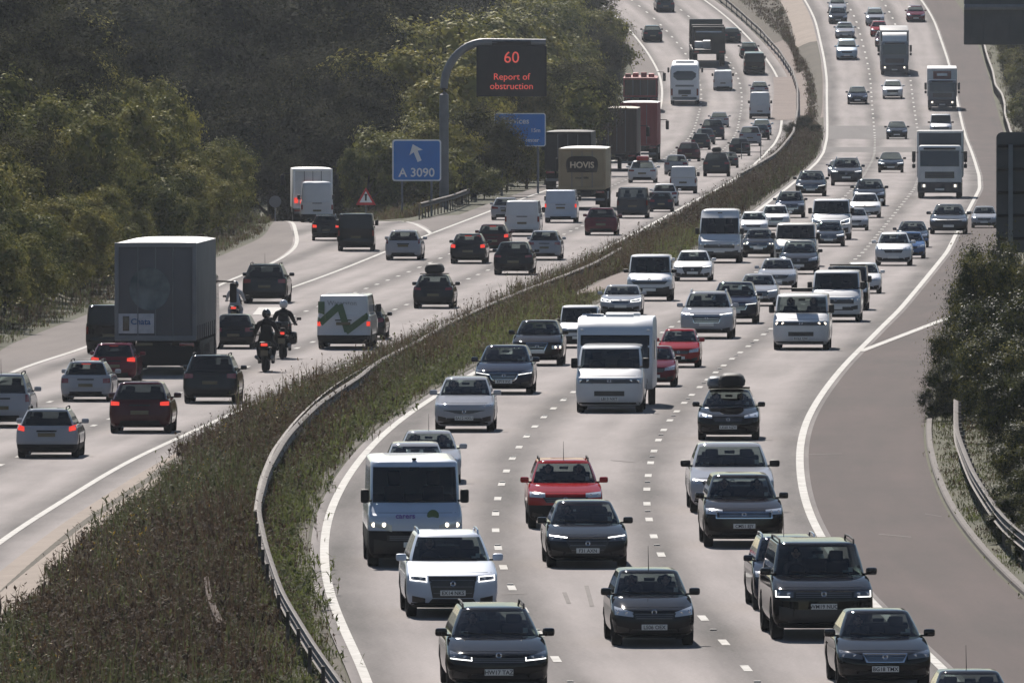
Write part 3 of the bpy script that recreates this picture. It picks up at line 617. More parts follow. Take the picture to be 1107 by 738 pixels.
def crown_mesh(name, seed, n, mats, leaf=.024, lobes=16, asp=(.42, .42, .5), low=.0, split=(.8, 1.0), spray=.085):
    """a crown of unit height made of leaf clumps on uneven boughs; z from 0 to about 1"""
    global rng
    keep = rng; rng = np.random.default_rng(seed)
    # boughs
    an = rng.uniform(0, 2 * np.pi, lobes); hz = rng.uniform(-.75, .85, lobes); rr = np.sqrt(1 - hz ** 2) * rng.uniform(.45, .85, lobes)
    cen = np.stack([np.cos(an) * rr * asp[0], np.sin(an) * rr * asp[1], .5 + low + hz * asp[2] * .72], 1)
    rad = rng.uniform(.11, .20, lobes)
    # clumps on boughs
    nc = 30; d, _ = rand_dirs(lobes * nc, -60, 90)
    cc = np.repeat(cen, nc, 0) + d * np.repeat(rad, nc)[:, None] * rng.uniform(.55, 1.12, (lobes * nc, 1))
    cr = rng.uniform(.020, .052, lobes * nc)
    pick = rng.integers(0, lobes * nc, n)
    g = rng.normal(0, 1, (n, 3)); base = cc[pick] + g * cr[pick][:, None] * np.array([1, 1, .75])
    # a few long sprays at the outline
    k = n // 14; sp = rng.integers(0, lobes * nc, k); t = rng.uniform(0, 1, (k, 1)); up = unit(cc[sp] - np.array([0, 0, .35]))
    base[:k] = cc[sp] + up * t * spray + rng.normal(0, .006, (k, 3))
    lob = pick // nc; out = unit(base - cen[lob])
    nr_ = unit(out + unit(rng.normal(0, 1, (n, 3))) * .42); direc = unit(np.cross(nr_, rng.normal(0, 1, (n, 3)))); side = unit(np.cross(nr_, direc))
    length = leaf * rng.uniform(.6, 1.5, n); width = length * rng.uniform(.45, .75, n)
    mi = np.zeros(n, int)
    bi = rng.random(lobes * nc)[pick]
    if len(mats) > 1: mi[bi > split[0]] = 1
    base[:, 2] = np.maximum(base[:, 2], .012)
    # outsized leaves added inside every bough to block sun and deepen shade
    ki = 70; d3, _ = rand_dirs(lobes * ki, -80, 90); b3 = np.repeat(cen, ki, 0) + d3 * np.repeat(rad, ki)[:, None] * rng.uniform(.45, .80, (lobes * ki, 1))
    n3 = unit(d3 + rng.normal(0, .3, d3.shape)); dd = unit(np.cross(n3, rng.normal(0, 1, d3.shape))); ss = unit(np.cross(n3, dd)); b3[:, 2] = np.maximum(b3[:, 2], .03)
    base = np.r_[base, b3]; direc = np.r_[direc, dd]; side = np.r_[side, ss]; length = np.r_[length, leaf * rng.uniform(2.4, 3.6, len(b3))]; width = np.r_[width, leaf * rng.uniform(1.6, 2.4, len(b3))]; mi = np.r_[mi, np.zeros(len(b3), int)]
    me = quads_object(name, base, direc, side, length, width, mi, mats, .15)
    rng = keep
    return me
def trunk_mesh(seed, top=.62):
    rd = random.Random(seed); m = MB()
    m.tube([(0, 0, -.03), (.01, 0, .15), (rd.uniform(-.03, .03), rd.uniform(-.03, .03), .38), (rd.uniform(-.04, .04), rd.uniform(-.04, .04), top)], [.028, .021, .016, .007], 8)
    for k in range(6):
        a = rd.uniform(0, 6.28); z = rd.uniform(.16, .45); l = rd.uniform(.16, .30)
        m.tube([(0, 0, z), (math.cos(a) * l * .5, math.sin(a) * l * .5, z + l * .35), (math.cos(a) * l, math.sin(a) * l, z + l * .85)], [.011, .008, .003], 6)
    return m.mesh('trunk', [M['bark']])
TR = [trunk_mesh(s) for s in range(4)]
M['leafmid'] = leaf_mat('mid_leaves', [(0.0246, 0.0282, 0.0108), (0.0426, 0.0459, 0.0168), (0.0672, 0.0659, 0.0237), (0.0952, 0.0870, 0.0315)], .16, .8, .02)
CROWN = {
    'shrub': [crown_mesh('crown', 10 + i, 15000, [M['leaf'], M['leafpale']], .026, 18, (.55, .55, .5), split=(.72,)) for i in range(4)],
    'tree': [crown_mesh('crown', 20 + i, 32000, [M['leafmid'], M['leafdark']], .0145, 22, (.40, .40, .5), split=(.6,)) for i in range(4)],
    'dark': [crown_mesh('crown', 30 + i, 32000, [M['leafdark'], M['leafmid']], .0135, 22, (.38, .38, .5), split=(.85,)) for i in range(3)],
    'pale': [crown_mesh('crown', 40 + i, 15000, [M['leafpale'], M['leaf']], .024, 20, (.44, .44, .5), split=(.6,)) for i in range(2)]}
tcount = {}
def tree(kind, X, Y, h, label, group, wide=1.0, name='tree', sink=0.0):
    if name == 'tree' and group: h *= random.uniform(.8, 1.15); wide *= random.uniform(.88, 1.25)
    z = ground(X, min(Y, YS[-1])) + max(0, Y - YS[-1]) * .045
    # only what the frame could show
    D = Y * cP + (CAMZ - z) * sP; x = IW / 2 + X / D * FPX; r = h * .5 * wide / D * FPX
    if x + r < -30 or x - r > IW + 30: return None
    i = tcount.get(kind, 0); tcount[kind] = i + 1
    root = empty(name, Matrix.Translation((X, Y, z - max(sink, .07 * h))) @ Matrix.Rotation(random.uniform(0, 6.28), 4, 'Z')); tag(root, label, name, group)
    t = link(bpy.data.objects.new('trunk', TR[i % 4]), root); t.scale = (h, h, h)
    c = link(bpy.data.objects.new('crown', CROWN[kind][i % len(CROWN[kind])]), root); c.scale = (h * wide, h * wide, h)
    return root
jit = lambda a: random.uniform(-a, a)
# bank along the exit road
G1 = 'shrubs on the bank along the exit road'; LB1 = 'bushy green shrub on the bank along the left shoulder of the exit road'
Y = 596.0
while Y < 905:
    tree('shrub' if random.random() < .8 else 'pale', float(fsl(Y)) - 2.6 - random.uniform(0, .9), Y, random.uniform(2.6, 4.4), LB1, G1, 1.1, 'shrub'); Y += random.uniform(5.5, 8.5)
Y = 585.0
while Y < 925:
    tree(random.choice(['shrub', 'shrub', 'tree', 'pale']), float(fsl(Y)) - 6.2 - random.uniform(0, 1.6), Y, random.uniform(5.0, 7.2), LB1, G1, 1.0, 'shrub'); Y += random.uniform(7, 10)
G2 = 'trees high on the left bank'; LB2 = 'dark green tree higher up the wooded left bank behind the shrubs'
for off, h0, h1, k in ((-10.5, 6.5, 9.0, ('tree', 'shrub', 'dark')), (-15.5, 8.0, 11, ('tree', 'dark', 'dark'))):
    Y = 620.0
    while Y < 1010:
        tree(random.choice(k), float(fsl(Y)) + off + jit(1.5), Y, random.uniform(h0, h1), LB2, G2, 1.0); Y += random.uniform(9, 13)
# dark wood where the exit road disappears
G3 = 'trees of the dark wood beyond the exit road'; LB3 = 'shaded dark tree of the wood where the exit road disappears'
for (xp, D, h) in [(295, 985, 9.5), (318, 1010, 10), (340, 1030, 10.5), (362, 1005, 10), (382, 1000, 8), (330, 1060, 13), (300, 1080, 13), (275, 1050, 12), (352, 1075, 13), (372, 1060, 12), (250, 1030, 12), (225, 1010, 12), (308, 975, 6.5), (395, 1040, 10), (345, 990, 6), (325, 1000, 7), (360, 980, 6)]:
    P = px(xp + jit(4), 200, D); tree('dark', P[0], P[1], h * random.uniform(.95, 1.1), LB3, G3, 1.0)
# wood between the two arms, in front rank then behind, up to the far left shoulder
G4 = 'trees behind the blue road signs'; LB4 = 'sunlit leafy tree in the wood behind the blue road signs and gantry'
for (xp, D, h, k) in [(400, 962, 4.6, 'shrub'), (418, 972, 5.2, 'shrub'), (436, 965, 5.6, 'pale'), (458, 975, 5.8, 'shrub'), (478, 985, 5.4, 'pale'), (500, 972, 4.6, 'shrub'), (512, 996, 5.6, 'tree'), (524, 992, 4.4, 'tree'), (548, 1040, 5.2, 'shrub'), (570, 1048, 5.0, 'shrub'), (590, 1060, 6.5, 'tree'),
                      (410, 1010, 8.5, 'pale'), (432, 1020, 8.8, 'shrub'), (455, 1015, 8.0, 'pale'), (480, 1030, 8.0, 'tree'), (505, 1040, 8.5, 'pale'), (528, 1062, 8.2, 'shrub'), (552, 1085, 8.0, 'tree'), (576, 1100, 8, 'shrub'), (600, 1110, 8, 'tree'), (612, 1140, 7, 'tree')]:
    P = px(xp + jit(3), 200, D); tree(k, P[0], P[1], h * random.uniform(.92, 1.1), LB4, G4, 1.0)
G5 = 'trees lining the far left shoulder'; LB5 = 'dense green tree overhanging the far hard shoulder behind the gantry'
Y = 1120.0
while Y < 1720:
    hl = float(fer(Y)) + OHS
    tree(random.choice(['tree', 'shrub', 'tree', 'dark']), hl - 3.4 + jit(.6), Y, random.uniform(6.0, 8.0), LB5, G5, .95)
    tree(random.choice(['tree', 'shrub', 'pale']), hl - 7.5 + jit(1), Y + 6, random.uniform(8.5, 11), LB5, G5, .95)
    Y += random.uniform(11, 14)
G6 = 'trees of the distant wood'; LB6 = 'distant tree of the dense wood filling the top left of the view'
for D0 in range(1090, 1760, 72):
    x0 = -20
    while x0 < 640:
        P = px(x0, 100, D0 + jit(16)); Yp = min(P[1], YS[-1]); lim = float(fer(Yp)) + OHS - 10
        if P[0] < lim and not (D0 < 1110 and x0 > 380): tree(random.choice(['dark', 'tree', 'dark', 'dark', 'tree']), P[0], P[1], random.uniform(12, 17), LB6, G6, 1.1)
        x0 += random.uniform(70, 100) * 1300 / D0
# right bank, far
G7 = 'trees on the far right bank'; LB7 = 'green tree on the bank behind the far right barrier'
Y = 560.0
while Y < 1760:
    hr = float(f12(Y)) + OFFHS
    tree(random.choice(['tree', 'shrub', 'dark']), hr + (2.7 if Y > 1000 else 4.4) + jit(.4), Y, random.uniform(2.6, 4.2) if Y > 1000 else 3.0, 'green shrub crowding the far right barrier', 'shrubs along the far right barrier', 1.1, 'shrub')
    if Y > 1000: tree(random.choice(['tree', 'dark']), hr + 6.0 + jit(1), Y + 4, random.uniform(5.5, 8), LB7, G7, 1.0)
    Y += random.uniform(6, 8.5) if Y > 1000 else random.uniform(16, 22)
# right bushes, near
BUSH = [crown_mesh('crown', 60 + i, 42000, [M['leafgloss'], M['leaf']], .0165, 26, (.50, .50, .52), split=(.62,), spray=.20) for i in range(3)]
CROWN['bush'] = BUSH
for (xp, D, h, wd, lab) in [(1066, 472, 4.5, .58, 'tall dark bush reaching up in front of the big sign back on the right'), (1052, 462, 3.0, .78, 'dark leafy bush leaning over the right hard shoulder below the tall one'), (1090, 455, 3.6, .95, 'broad dark bush at the right edge behind the pale barrier'),
                            (1022, 450, 1.5, 1.0, 'low scruffy bush at the left foot of the right hand thicket'), (1110, 430, 3.4, 1.0, 'dark bush cut by the right edge beside the barrier'), (1108, 415, 2.5, 1.0, 'rounded dark bush at the right edge above the barrier bend'), (1101, 366, 1.15, 1.3, 'small bush at the kerb in the lower right corner'), (1115, 392, 1.9, 1.2, 'leafy bush beyond the barrier at lower right'), (1092, 490, 4.0, .9, 'bush rising beside the post of the big sign back'), (1125, 356, 1.3, 1.3, 'low bush in the lower right corner beyond the kerb'), (1040, 448, 2.0, .95, 'ragged bush hiding the near end of the pale barrier'), (1075, 444, 2.6, 1.0, 'dense bush in the middle of the right hand thicket'), (1072, 500, 4.4, .6, 'slender bush at the back of the right hand thicket'), (1112, 372, 1.7, 1.1, 'dark bush at the right edge below the barrier bend')]:
    P = px(xp, y_of(RT, D), D); tree('bush', P[0], P[1], h, lab, None, wd, 'bush', .05)
# bushes standing in the far median
for (xp, D, h, lab) in [(868, 1335, 1.6, 'small dark bush at the top end of the weedy median'), (880, 1320, 1.2, 'low bush beside the right carriageway at the bend of the median'), (856, 1318, 1.4, 'low bush on the left side of the median at the bend')]:
    P = px(xp, y_of(RT, D), D); tree('dark', P[0], P[1], h, lab, None, 1.3, 'bush', .05)

# ------------------------------------------------------------------ weeds: nobody could count them
def weeds(name, P, H, kinds, stems, leaves, thick=1.0, kind_name='weeds', spread=.16):
    """P: (n,3) feet, H: heights, kinds: material index per plant"""
    n = len(P); B, D_, S_, Ls, Ws, Mi = [], [], [], [], [], []
    d, s = rand_dirs(n * stems, 62, 89); f = np.repeat(P, stems, 0) + np.c_[rng.normal(0, spread, (n * stems, 2)), np.zeros(n * stems)]
    h = np.repeat(H, stems) * rng.uniform(.45, 1.08, n * stems)
    B.append(f); D_.append(d); S_.append(s); Ls.append(h); Ws.append(thick * rng.uniform(.018, .038, n * stems)); km = np.repeat(kinds, stems); Mi.append(km)
    pick = rng.integers(0, n * stems, n * leaves); t = rng.uniform(.15, 1.0, n * leaves)
    b = f[pick] + d[pick] * (h[pick] * t)[:, None]; d2, s2 = rand_dirs(n * leaves, -20, 65)
    B.append(b); D_.append(d2); S_.append(s2); Ls.append(rng.uniform(.06, .17, n * leaves) * thick); Ws.append(rng.uniform(.022, .055, n * leaves) * thick); Mi.append(km[pick])
    # seed heads
    pk = rng.integers(0, n * stems, n * 2); b = f[pk] + d[pk] * h[pk][:, None] * rng.uniform(.9, 1.02, (n * 2, 1)); d4, s4 = rand_dirs(n * 2, 10, 80)
    B.append(b); D_.append(d4); S_.append(s4); Ls.append(rng.uniform(.04, .09, n * 2) * thick); Ws.append(rng.uniform(.03, .06, n * 2) * thick); Mi.append(np.where(km[pk] == 4, 4, np.where(rng.random(n * 2) < .45, 3, km[pk])))
    k = kinds == 4
    mats = [M['weedbrown'], M['weedgreen'], M['weedlime'], M['straw'], M['yellow']]
    mi = np.concatenate(Mi); mi[:n * stems][mi[:n * stems] == 4] = 1
    me = quads_object(name, np.concatenate(B), np.concatenate(D_), np.concatenate(S_), np.concatenate(Ls), np.concatenate(Ws), mi, mats, .08)
    return tag(link(bpy.data.objects.new(name, me)), kind='stuff')
def fbm(x, y):
    return (np.sin(x * .9 + 1.3 * np.sin(y * .11)) + np.sin(y * .23 + 1.7 * np.sin(x * .7)) + np.sin((x * .6 + y * .09) + 2) + np.sin(x * 2.3 - y * .31)) / 4
def scatter(n, y0, y1, fa, fb):
    Y = rng.uniform(y0, y1, n); t = rng.random(n); a = np.array([float(fa(v)) for v in Y]); b = np.array([float(fb(v)) for v in Y])
    X = a + (b - a) * t; Z = np.array([ground(p, q) for p, q in zip(X, Y)])
    return np.c_[X, Y, Z], t
fa0 = lambda Y: float(fer(Y)) + 1.05 + 1.75 * min(max((Yc0 - Y) / 25, 0), 1); fb0 = lambda Y: float(f12(Y)) + OFFEL - .62
def greens(P):
    x, y = P[:, 0], P[:, 1]
    return np.sin(y * .050 + x * .35 + 2.2) + .7 * np.sin(x * .9 - y * .023) + .35 * np.sin(x * 2.1 + y * .13) > .25
def clump(P):
    x, y = P[:, 0], P[:, 1]
    v = np.sin(x * 1.9 + 2 * np.sin(y * .35)) * np.sin(y * .62 + 1.5 * np.sin(x * 1.1)) * .5 + .5 + .25 * np.sin(x * 4.1 + y * 1.3)
    return np.clip(v, 0, 1)
near = scatter(7000, 276, 520, fa0, fb0); P, t = near; q = fbm(P[:, 0], P[:, 1])
gz = greens(P); kd = np.where(rng.random(len(P)) < np.where(gz, .30, .72), 0, 1); kd[(t > .86) & (rng.random(len(P)) < .6)] = 2; kd[rng.random(len(P)) < .045] = 3; kd[(t < .45) & (rng.random(len(P)) < .035)] = 4
cl = clump(P); H = rng.uniform(.30, .85, len(P)) * (.45 + 1.0 * cl); H[t > .86] *= .55; H[t < .08] *= .8
weeds('weeds', P, H, kd, 8, 26, 1.05, spread=.22)
P, t = scatter(950, 276, 520, fa0, fb0); cl = clump(P); q = fbm(P[:, 0], P[:, 1]); P, t, q = P[cl > .45], t[cl > .45], q[cl > .45]
kd = np.where(greens(P), 1, 0); kd[t > .84] = 2
weeds('brambles', P, rng.uniform(.30, .75, len(P)) * np.where(t > .85, .6, 1), kd, 16, 110, 1.5, spread=.32)
P, t = scatter(8500, 520, 800, fa0, fb0); q = fbm(P[:, 0], P[:, 1])
kd = np.where(rng.random(len(P)) < .72, 0, 1); kd[(t > .80) & (rng.random(len(P)) < .6)] = 2; kd[rng.random(len(P)) < .07] = 3
cl = clump(P); H = rng.uniform(.30, .95, len(P)) * (.55 + .85 * cl); H[t < .3] *= 1.15; H[t > .85] *= .55
bare = (P[:, 1] > px(0, 318, D_of(RT, 322))[1]) & (P[:, 1] < px(0, 285, D_of(RT, 285))[1]) & (t > .5); P, H, kd = P[~bare], H[~bare], kd[~bare]
weeds('weeds', P, H, kd, 9, 14, 1.3)
P, t = scatter(7500, 800, 1345, fa0, fb0); q = fbm(P[:, 0], P[:, 1])
kd = np.where(rng.random(len(P)) < .85, 0, 1); kd[(t > .85) & (rng.random(len(P)) < .35)] = 1; kd[rng.random(len(P)) < .06] = 3
cl = clump(P * np.array([1, .5, 1])); H = rng.uniform(.25, .95, len(P)) * (.45 + .75 * cl)
weeds('weeds', P, H, kd, 8, 8, 1.9)
P, t = scatter(2600, 1340, 1770, lambda Y: float(fer(Y)) + 2.7, lambda Y: float(f12(Y)) + OFFEL - 2.4)
keep = ~((P[:, 1] > ya) & (P[:, 1] < yb) & (t > .35)); P = P[keep]
kd = np.where(rng.random(len(P)) < .7, 3, 1); kd[rng.random(len(P)) < .5] = 0
weeds('dry_grass', P, rng.uniform(.15, .45, len(P)), kd, 9, 3, 2.0)
def tufts(name, P, H, kinds, blades, thick=1.0):
    n = len(P); d, s_ = rand_dirs(n * blades, 48, 88); f = np.repeat(P, blades, 0) + np.c_[rng.normal(0, .10, (n * blades, 2)), np.zeros(n * blades)]
    h = np.repeat(H, blades) * rng.uniform(.5, 1.1, n * blades)
    mats = [M['weedbrown'], M['weedgreen'], M['weedlime'], M['straw'], M['yellow']]
    me = quads_object(name, f, d, s_, h, thick * rng.uniform(.010, .020, n * blades), np.repeat(kinds, blades), mats, rng.uniform(.05, .35, n * blades))
    return tag(link(bpy.data.objects.new(name, me)), kind='stuff')
P, t = scatter(7000, 278, 640, fa0, fb0); q = fbm(P[:, 0] + 7, P[:, 1] + 31); cl = clump(P)
gz = greens(P); kd = np.where(rng.random(len(P)) < np.where(q > .1, .6, .25), 3, 0); kd[gz] = 1; kd[gz & (rng.random(len(P)) < .2)] = 3; kd[(t > .80) & (rng.random(len(P)) < .7)] = 2
keep = (cl < .75); tufts('long_grass', P[keep], rng.uniform(.25, .62, keep.sum()) * np.where(t[keep] > .85, .6, 1), kd[keep], 16)
# shoulder verges
P, t = scatter(3600, 590, 1000, lambda Y: float(fsl(Y)) - 5.5, lambda Y: float(fsl(Y)) - .25)
kd = np.where(rng.random(len(P)) < .5, 3, 0); kd[rng.random(len(P)) < .45] = 1
weeds('verge_grass', P, rng.uniform(.2, .75, len(P)) * np.where(t > .85, .6, 1), kd, 9, 8, 1.4)
P, t = scatter(2600, YNOSE + 60, 1250, lambda Y: max(float(fsr(Y)) + .6, float(fer(Y)) + OHS - 9), lambda Y: float(fer(Y)) + OHS - .3)
kd = np.where(rng.random(len(P)) < .5, 1, 0); kd[rng.random(len(P)) < .2] = 3
weeds('verge_grass', P, rng.uniform(.2, .7, len(P)), kd, 9, 6, 1.6)
P, t = scatter(7500, 300, 640, lambda Y: float(f12(Y)) + OFFHS + .3, lambda Y: float(f12(Y)) + OFFHS + 6.5); q = fbm(P[:, 0], P[:, 1])
kd = np.where(rng.random(len(P)) < .16, 3, 1); kd[rng.random(len(P)) < .25] = 0; kd[(q > .1) & (rng.random(len(P)) < .55)] = 2
H = np.where(t < .30, rng.uniform(.05, .18, len(P)), rng.uniform(.15, .6, len(P)))
weeds('verge_grass', P, H, kd, 10, 6, .9)
P, t = scatter(2200, 640, 1770, lambda Y: float(f12(Y)) + OFFHS + .3, lambda Y: float(f12(Y)) + OFFHS + 6)
kd = np.where(rng.random(len(P)) < .5, 1, 0); kd[rng.random(len(P)) < .3] = 3
weeds('verge_grass', P, rng.uniform(.2, .6, len(P)), kd, 9, 4, 1.8)
# ------------------------------------------------------------------ vehicles
NTT = [0, .13, .26, .39, .52, .64, .75, .84, .905, .955, .985, 1.0]
TT = [-t for t in NTT[:0:-1]] + NTT
CTT = [-1, -.94, -.80, -.62, -.42, -.2, 0, .2, .42, .62, .80, .94, 1]
def corner(t, n): return 1 - max(0.0, 1 - abs(t) ** n) ** (1 / n)
class Model:
    """shape of one kind of car, in metres: +Y is forward, Z up"""
    D = dict(L=4.2, W=1.78, H=1.47, clr=.17, zh=.74, zb=.97, cowl=.88, wtop=.12, rroof=-1.50, rbase=-1.92, deck=None, wr=.56, wb=.80, wbase=2.58, foh=.84, rw=.315,
             cols=[.06, .43, .465, .79, .84, .955], open=[(0, 1), (2, 3), (4, 5)], t0=.05, t1=.93, rt0=.10, rt1=.92, cf=.46, nf=2.7, cr=.34, nr=3.2, rear_glass=True, rails=False, hoodpow=1.5, trim=.0, crown=.05, rtail=.10,
             ft=1.12, st=1.35, rear_up=None, wfr=1.0)
    def __init__(s, **k):
        d = dict(Model.D); d.update(k)
        for a, b in d.items(): setattr(s, a, b)
        L2 = s.L / 2; s.F = L2; c = s.clr
        zh, zb = s.zh, s.zb
        f = [(c, L2 - .20), (c + .06, L2 - .09), (c + .16, L2 - .02), (.46, L2), (max(.5, zh - .17), L2 - .015), (zh - .09, L2 - .045), (zh - .035, L2 - .085), (zh, L2 - .17)]
        lip = L2 - .17
        for k in range(1, 9): t = k / 8; f.append((zh + (zb - zh) * (1 - (1 - t) ** s.hoodpow), lip + (s.cowl - lip) * t))
        s.ftab = s.mono(f)
        R2 = -L2
        if s.deck: zd = s.deck; r = [(c, R2 + .20), (c + .12, R2 + .04), (.5, R2), (zd - .12, R2 + .03), (zd - .03, R2 + .05), (zd, R2 + .10), (max(zb, zd + .03), s.rbase)]
        else: r = [(c, R2 + .20), (c + .12, R2 + .04), (.5, R2), (.68, R2 + .03), (zb - .08, R2 + s.rtail * .7), (zb, min(s.rbase, R2 + s.rtail + .02))]
        s.rtab = s.mono(r)
        W2 = s.W / 2
        s.wtab = s.mono([(c, W2 - .12), (c + .10, W2 - .035), (.50, W2), (max(.62, zb - .24), W2 - .004), (zb - .06, W2 - .025), (zb, W2 - .06)])
    def mono(s, t):
        t = sorted(t); o = [t[0]]
        for p in t[1:]:
            if p[0] > o[-1][0] + 1e-4: o.append(p)
        return np.array(o)
    def uf(s, z): return float(np.interp(z, s.ftab[:, 0], s.ftab[:, 1]))
    def ur(s, z): return float(np.interp(z, s.rtab[:, 0], s.rtab[:, 1]))
    def hw(s, z): return float(np.interp(z, s.wtab[:, 0], s.wtab[:, 1]))
    def front(s, v, z): t = min(1, abs(v) / s.hw(z)); return s.uf(z) - s.cf * corner(t, s.nf)
    def rear(s, v, z): t = min(1, abs(v) / s.hw(z)); return s.ur(z) + s.cr * corner(t, s.nr)
    def ring(s, z, uf, ur, w, cf, nf, cr, nr, tt, side):
        cf = min(cf, (uf - ur) * .45); cr = min(cr, (uf - ur) * .45)
        p = [(w * t, uf - cf * corner(t, nf), z) for t in tt]
        a, b = uf - cf, ur + cr
        p += [(w, a + (b - a) * q, z) for q in side]
        p += [(w * t, ur + cr * corner(t, nr), z) for t in reversed(tt)]
        p += [(-w, a + (b - a) * q, z) for q in reversed(side)]
        return p
    def lower(s):
        zs = sorted(set([s.clr, s.clr + .03, s.clr + .07, s.clr + .12, s.clr + .18] + list(np.arange(s.clr + .25, s.zh - .12, .07)) + [s.zh - .12, s.zh - .085, s.zh - .06, s.zh - .04, s.zh - .02, s.zh] + [s.zh + (s.zb - s.zh) * k for k in (.12, .25, .4, .55, .7, .82, .92, 1)]))
        rows = [s.ring(z, s.uf(z), s.ur(z), s.hw(z), s.cf, s.nf, s.cr, s.nr, TT, [.12, .3, .5, .7, .88]) for z in zs]
        m = MB(); m.grid(rows, closed=True); n = len(rows[0])
        m.f.append(tuple(range(n))); m.m.append(0); o = (len(rows) - 1) * n
        m.f.append(tuple(o + k for k in range(n))); m.m.append(0)
        return m
    def cabw(s, t): return s.W / 2 * (s.wb + .105 + (s.wr + .18 - s.wb - .105) * t ** s.st)
    def cabin_rows(s):
        z0, z1 = s.zb - .03, s.H - s.crown
        ts = [0, s.t0, .2, .38, .56, .74, s.t1, 1.0]
        rows = []
        for t in ts:
            z = z0 + (z1 - z0) * t; w = s.cabw(t)
            uf = s.cowl + (s.wtop - s.cowl) * t ** s.ft; ur = s.rbase + (s.rroof - s.rbase) * t ** 1.15
            rows.append(s.ring(z, uf, ur, w, .20 + .05 * t, 2.4, .14, 3.0, CTT, s.cols))
        # roof crown
        for ins, dz in ((.05, .55), (.16, .82), (.34, .96)):
            z = s.H - s.crown * (1 - dz); rows.append(s.ring(z, s.wtop - ins * 1.2, s.rroof + ins, s.cabw(1) - ins, .22, 2.4, .14, 3.0, CTT, s.cols))
        return ts, rows
    def cabin(s):
        """returns body part MB, windscreen MB, rear window MB, side window MBs"""
        ts, rows = s.cabin_rows(); n = len(rows[0]); NC, NS = len(CTT), len(s.cols)
        body, ws, rwin, sl, sr = MB(), MB(), MB(), MB(), MB()
        for m in (body,): m.add([p for r in rows for p in r], [])
        def quad(m, i, j):
            j2 = (j + 1) % n
            if m is body: m.f.append((i * n + j, i * n + j2, (i + 1) * n + j2, (i + 1) * n + j)); m.m.append(0)
            else: m.add([rows[i][j], rows[i][j2], rows[i + 1][j2], rows[i + 1][j]], [(0, 1, 2, 3)])
        for i in range(len(rows) - 1):
            glassrow = 1 <= i < 6
            for j in range(n):
                tgt = body
                if glassrow:
                    if 1 <= j < NC - 2: tgt = ws
                    elif NC <= j < NC + NS - 1:
                        k = j - NC
                        if any(k == a for a, b in s.open): tgt = sr
                    elif NC + NS + 1 <= j < NC + NS + NC - 2 and s.rear_glass: tgt = rwin
                    elif 2 * NC + NS <= j < 2 * NC + 2 * NS - 1:
                        k = NS - 2 - (j - 2 * NC - NS)
                        if any(k == a for a, b in s.open): tgt = sl
                quad(tgt, i, j)
        o = (len(rows) - 1) * n; body.f.append(tuple(o + k for k in range(n))); body.m.append(0)
        return body, ws, rwin, sl, sr
    # pieces that lie on the front or the back
    def patch(s, cols, off, back=False, thick=.04, rows=4, mi=0, mb=None):
        """cols: list of (v, zbottom, ztop)"""
        fn = s.rear if back else s.front; sg = -1 if back else 1
        m = mb or MB(); g, gb = [], []
        for v, a, b in cols:
            g.append([(v, fn(v, a + (b - a) * k / rows) + sg * off, a + (b - a) * k / rows) for k in range(rows + 1)])
            gb.append([(v, fn(v, a + (b - a) * k / rows) - sg * thick, a + (b - a) * k / rows) for k in range(rows + 1)])
        m.grid(g, mi)
        nc, nr = len(cols), rows + 1
        edge = [(i, 0) for i in range(nc)] + [(nc - 1, k) for k in range(1, nr)] + [(i, nr - 1) for i in range(nc - 2, -1, -1)] + [(0, k) for k in range(nr - 2, 0, -1)]
        loop1 = [g[i][k] for i, k in edge]; loop2 = [gb[i][k] for i, k in edge]
        m.grid([loop1, loop2], mi, closed=True)
        return m
def sym_cols(wt, wb, z0, z1, n=9, rnd=.0):
    """a trapezium across the front: half width wb at the bottom, wt at the top is approximated by clipped corners"""
    out = []; W_ = max(wt, wb)
    for k in range(n + 1):
        v = -W_ + 2 * W_ * k / n; a = abs(v); lo, hi = z0, z1
        if wt < wb and a > wt: hi = z0 + (z1 - z0) * max(.12, (wb - a) / (wb - wt))
        if wb < wt and a > wb: lo = z1 - (z1 - z0) * max(.12, (wt - a) / (wt - wb))
        out.append((v, lo, hi))
    return out
def side_cols(sg, vi, vo, lo_i, hi_i, lo_o, hi_o, n=6, pw=1.0):
    out = []
    for k in range(n + 1):
        t = k / n; q = t ** pw
        out.append((sg * (vi + (vo - vi) * t), lo_i + (lo_o - lo_i) * q, hi_i + (hi_o - hi_i) * q))
    return out

_bool = {}
def lower_mesh(mod, key):
    """lower body with the wheel arches cut out"""
    key = ('low', key.split('_')[0], mod.trim)
    if key in _bool: return _bool[key]
    me = mod.lower().mesh('body', [M['trim'], M['arch']], smooth=0)
    o = link(bpy.data.objects.new('body', me)); mods = []
    cm = MB(); r = mod.rw + .055
    for y in (mod.F - mod.foh, mod.F - mod.foh - mod.wbase):
        for sx in (-1, 1): cm.lathe([(0, 0), (0, r), (.32, r), (.32, 0)], 'X', (sx * (mod.W / 2 - .13) - .16, y, mod.rw + .01), 28)
    cut = link(bpy.data.objects.new('cutter', cm.mesh('cutter', [M['arch']], smooth=0)))
    md = o.modifiers.new('b', 'BOOLEAN'); md.operation = 'DIFFERENCE'; md.object = cut; md.solver = 'EXACT'; md.use_self = True
    bpy.context.view_layer.update()
    out = bpy.data.meshes.new_from_object(o.evaluated_get(bpy.context.evaluated_depsgraph_get()))
    v = [tuple(q.co) for q in out.vertices]; f, mi = [], []
    for p in out.polygons:
        c = p.center; inside = False
        for y in (mod.F - mod.foh, mod.F - mod.foh - mod.wbase):
            rr = math.hypot(c.y - y, c.z - mod.rw - .01)
            if rr < r + .012 and abs(c.x) < mod.W / 2 - .005: inside = True
        f.append(tuple(p.vertices)); mi.append(2 if inside else (1 if (c.z < mod.clr + mod.trim) else 0))
    for q in (o, cut): bpy.data.objects.remove(q)
    _bool[key] = (v, f, mi)
    return v, f, mi
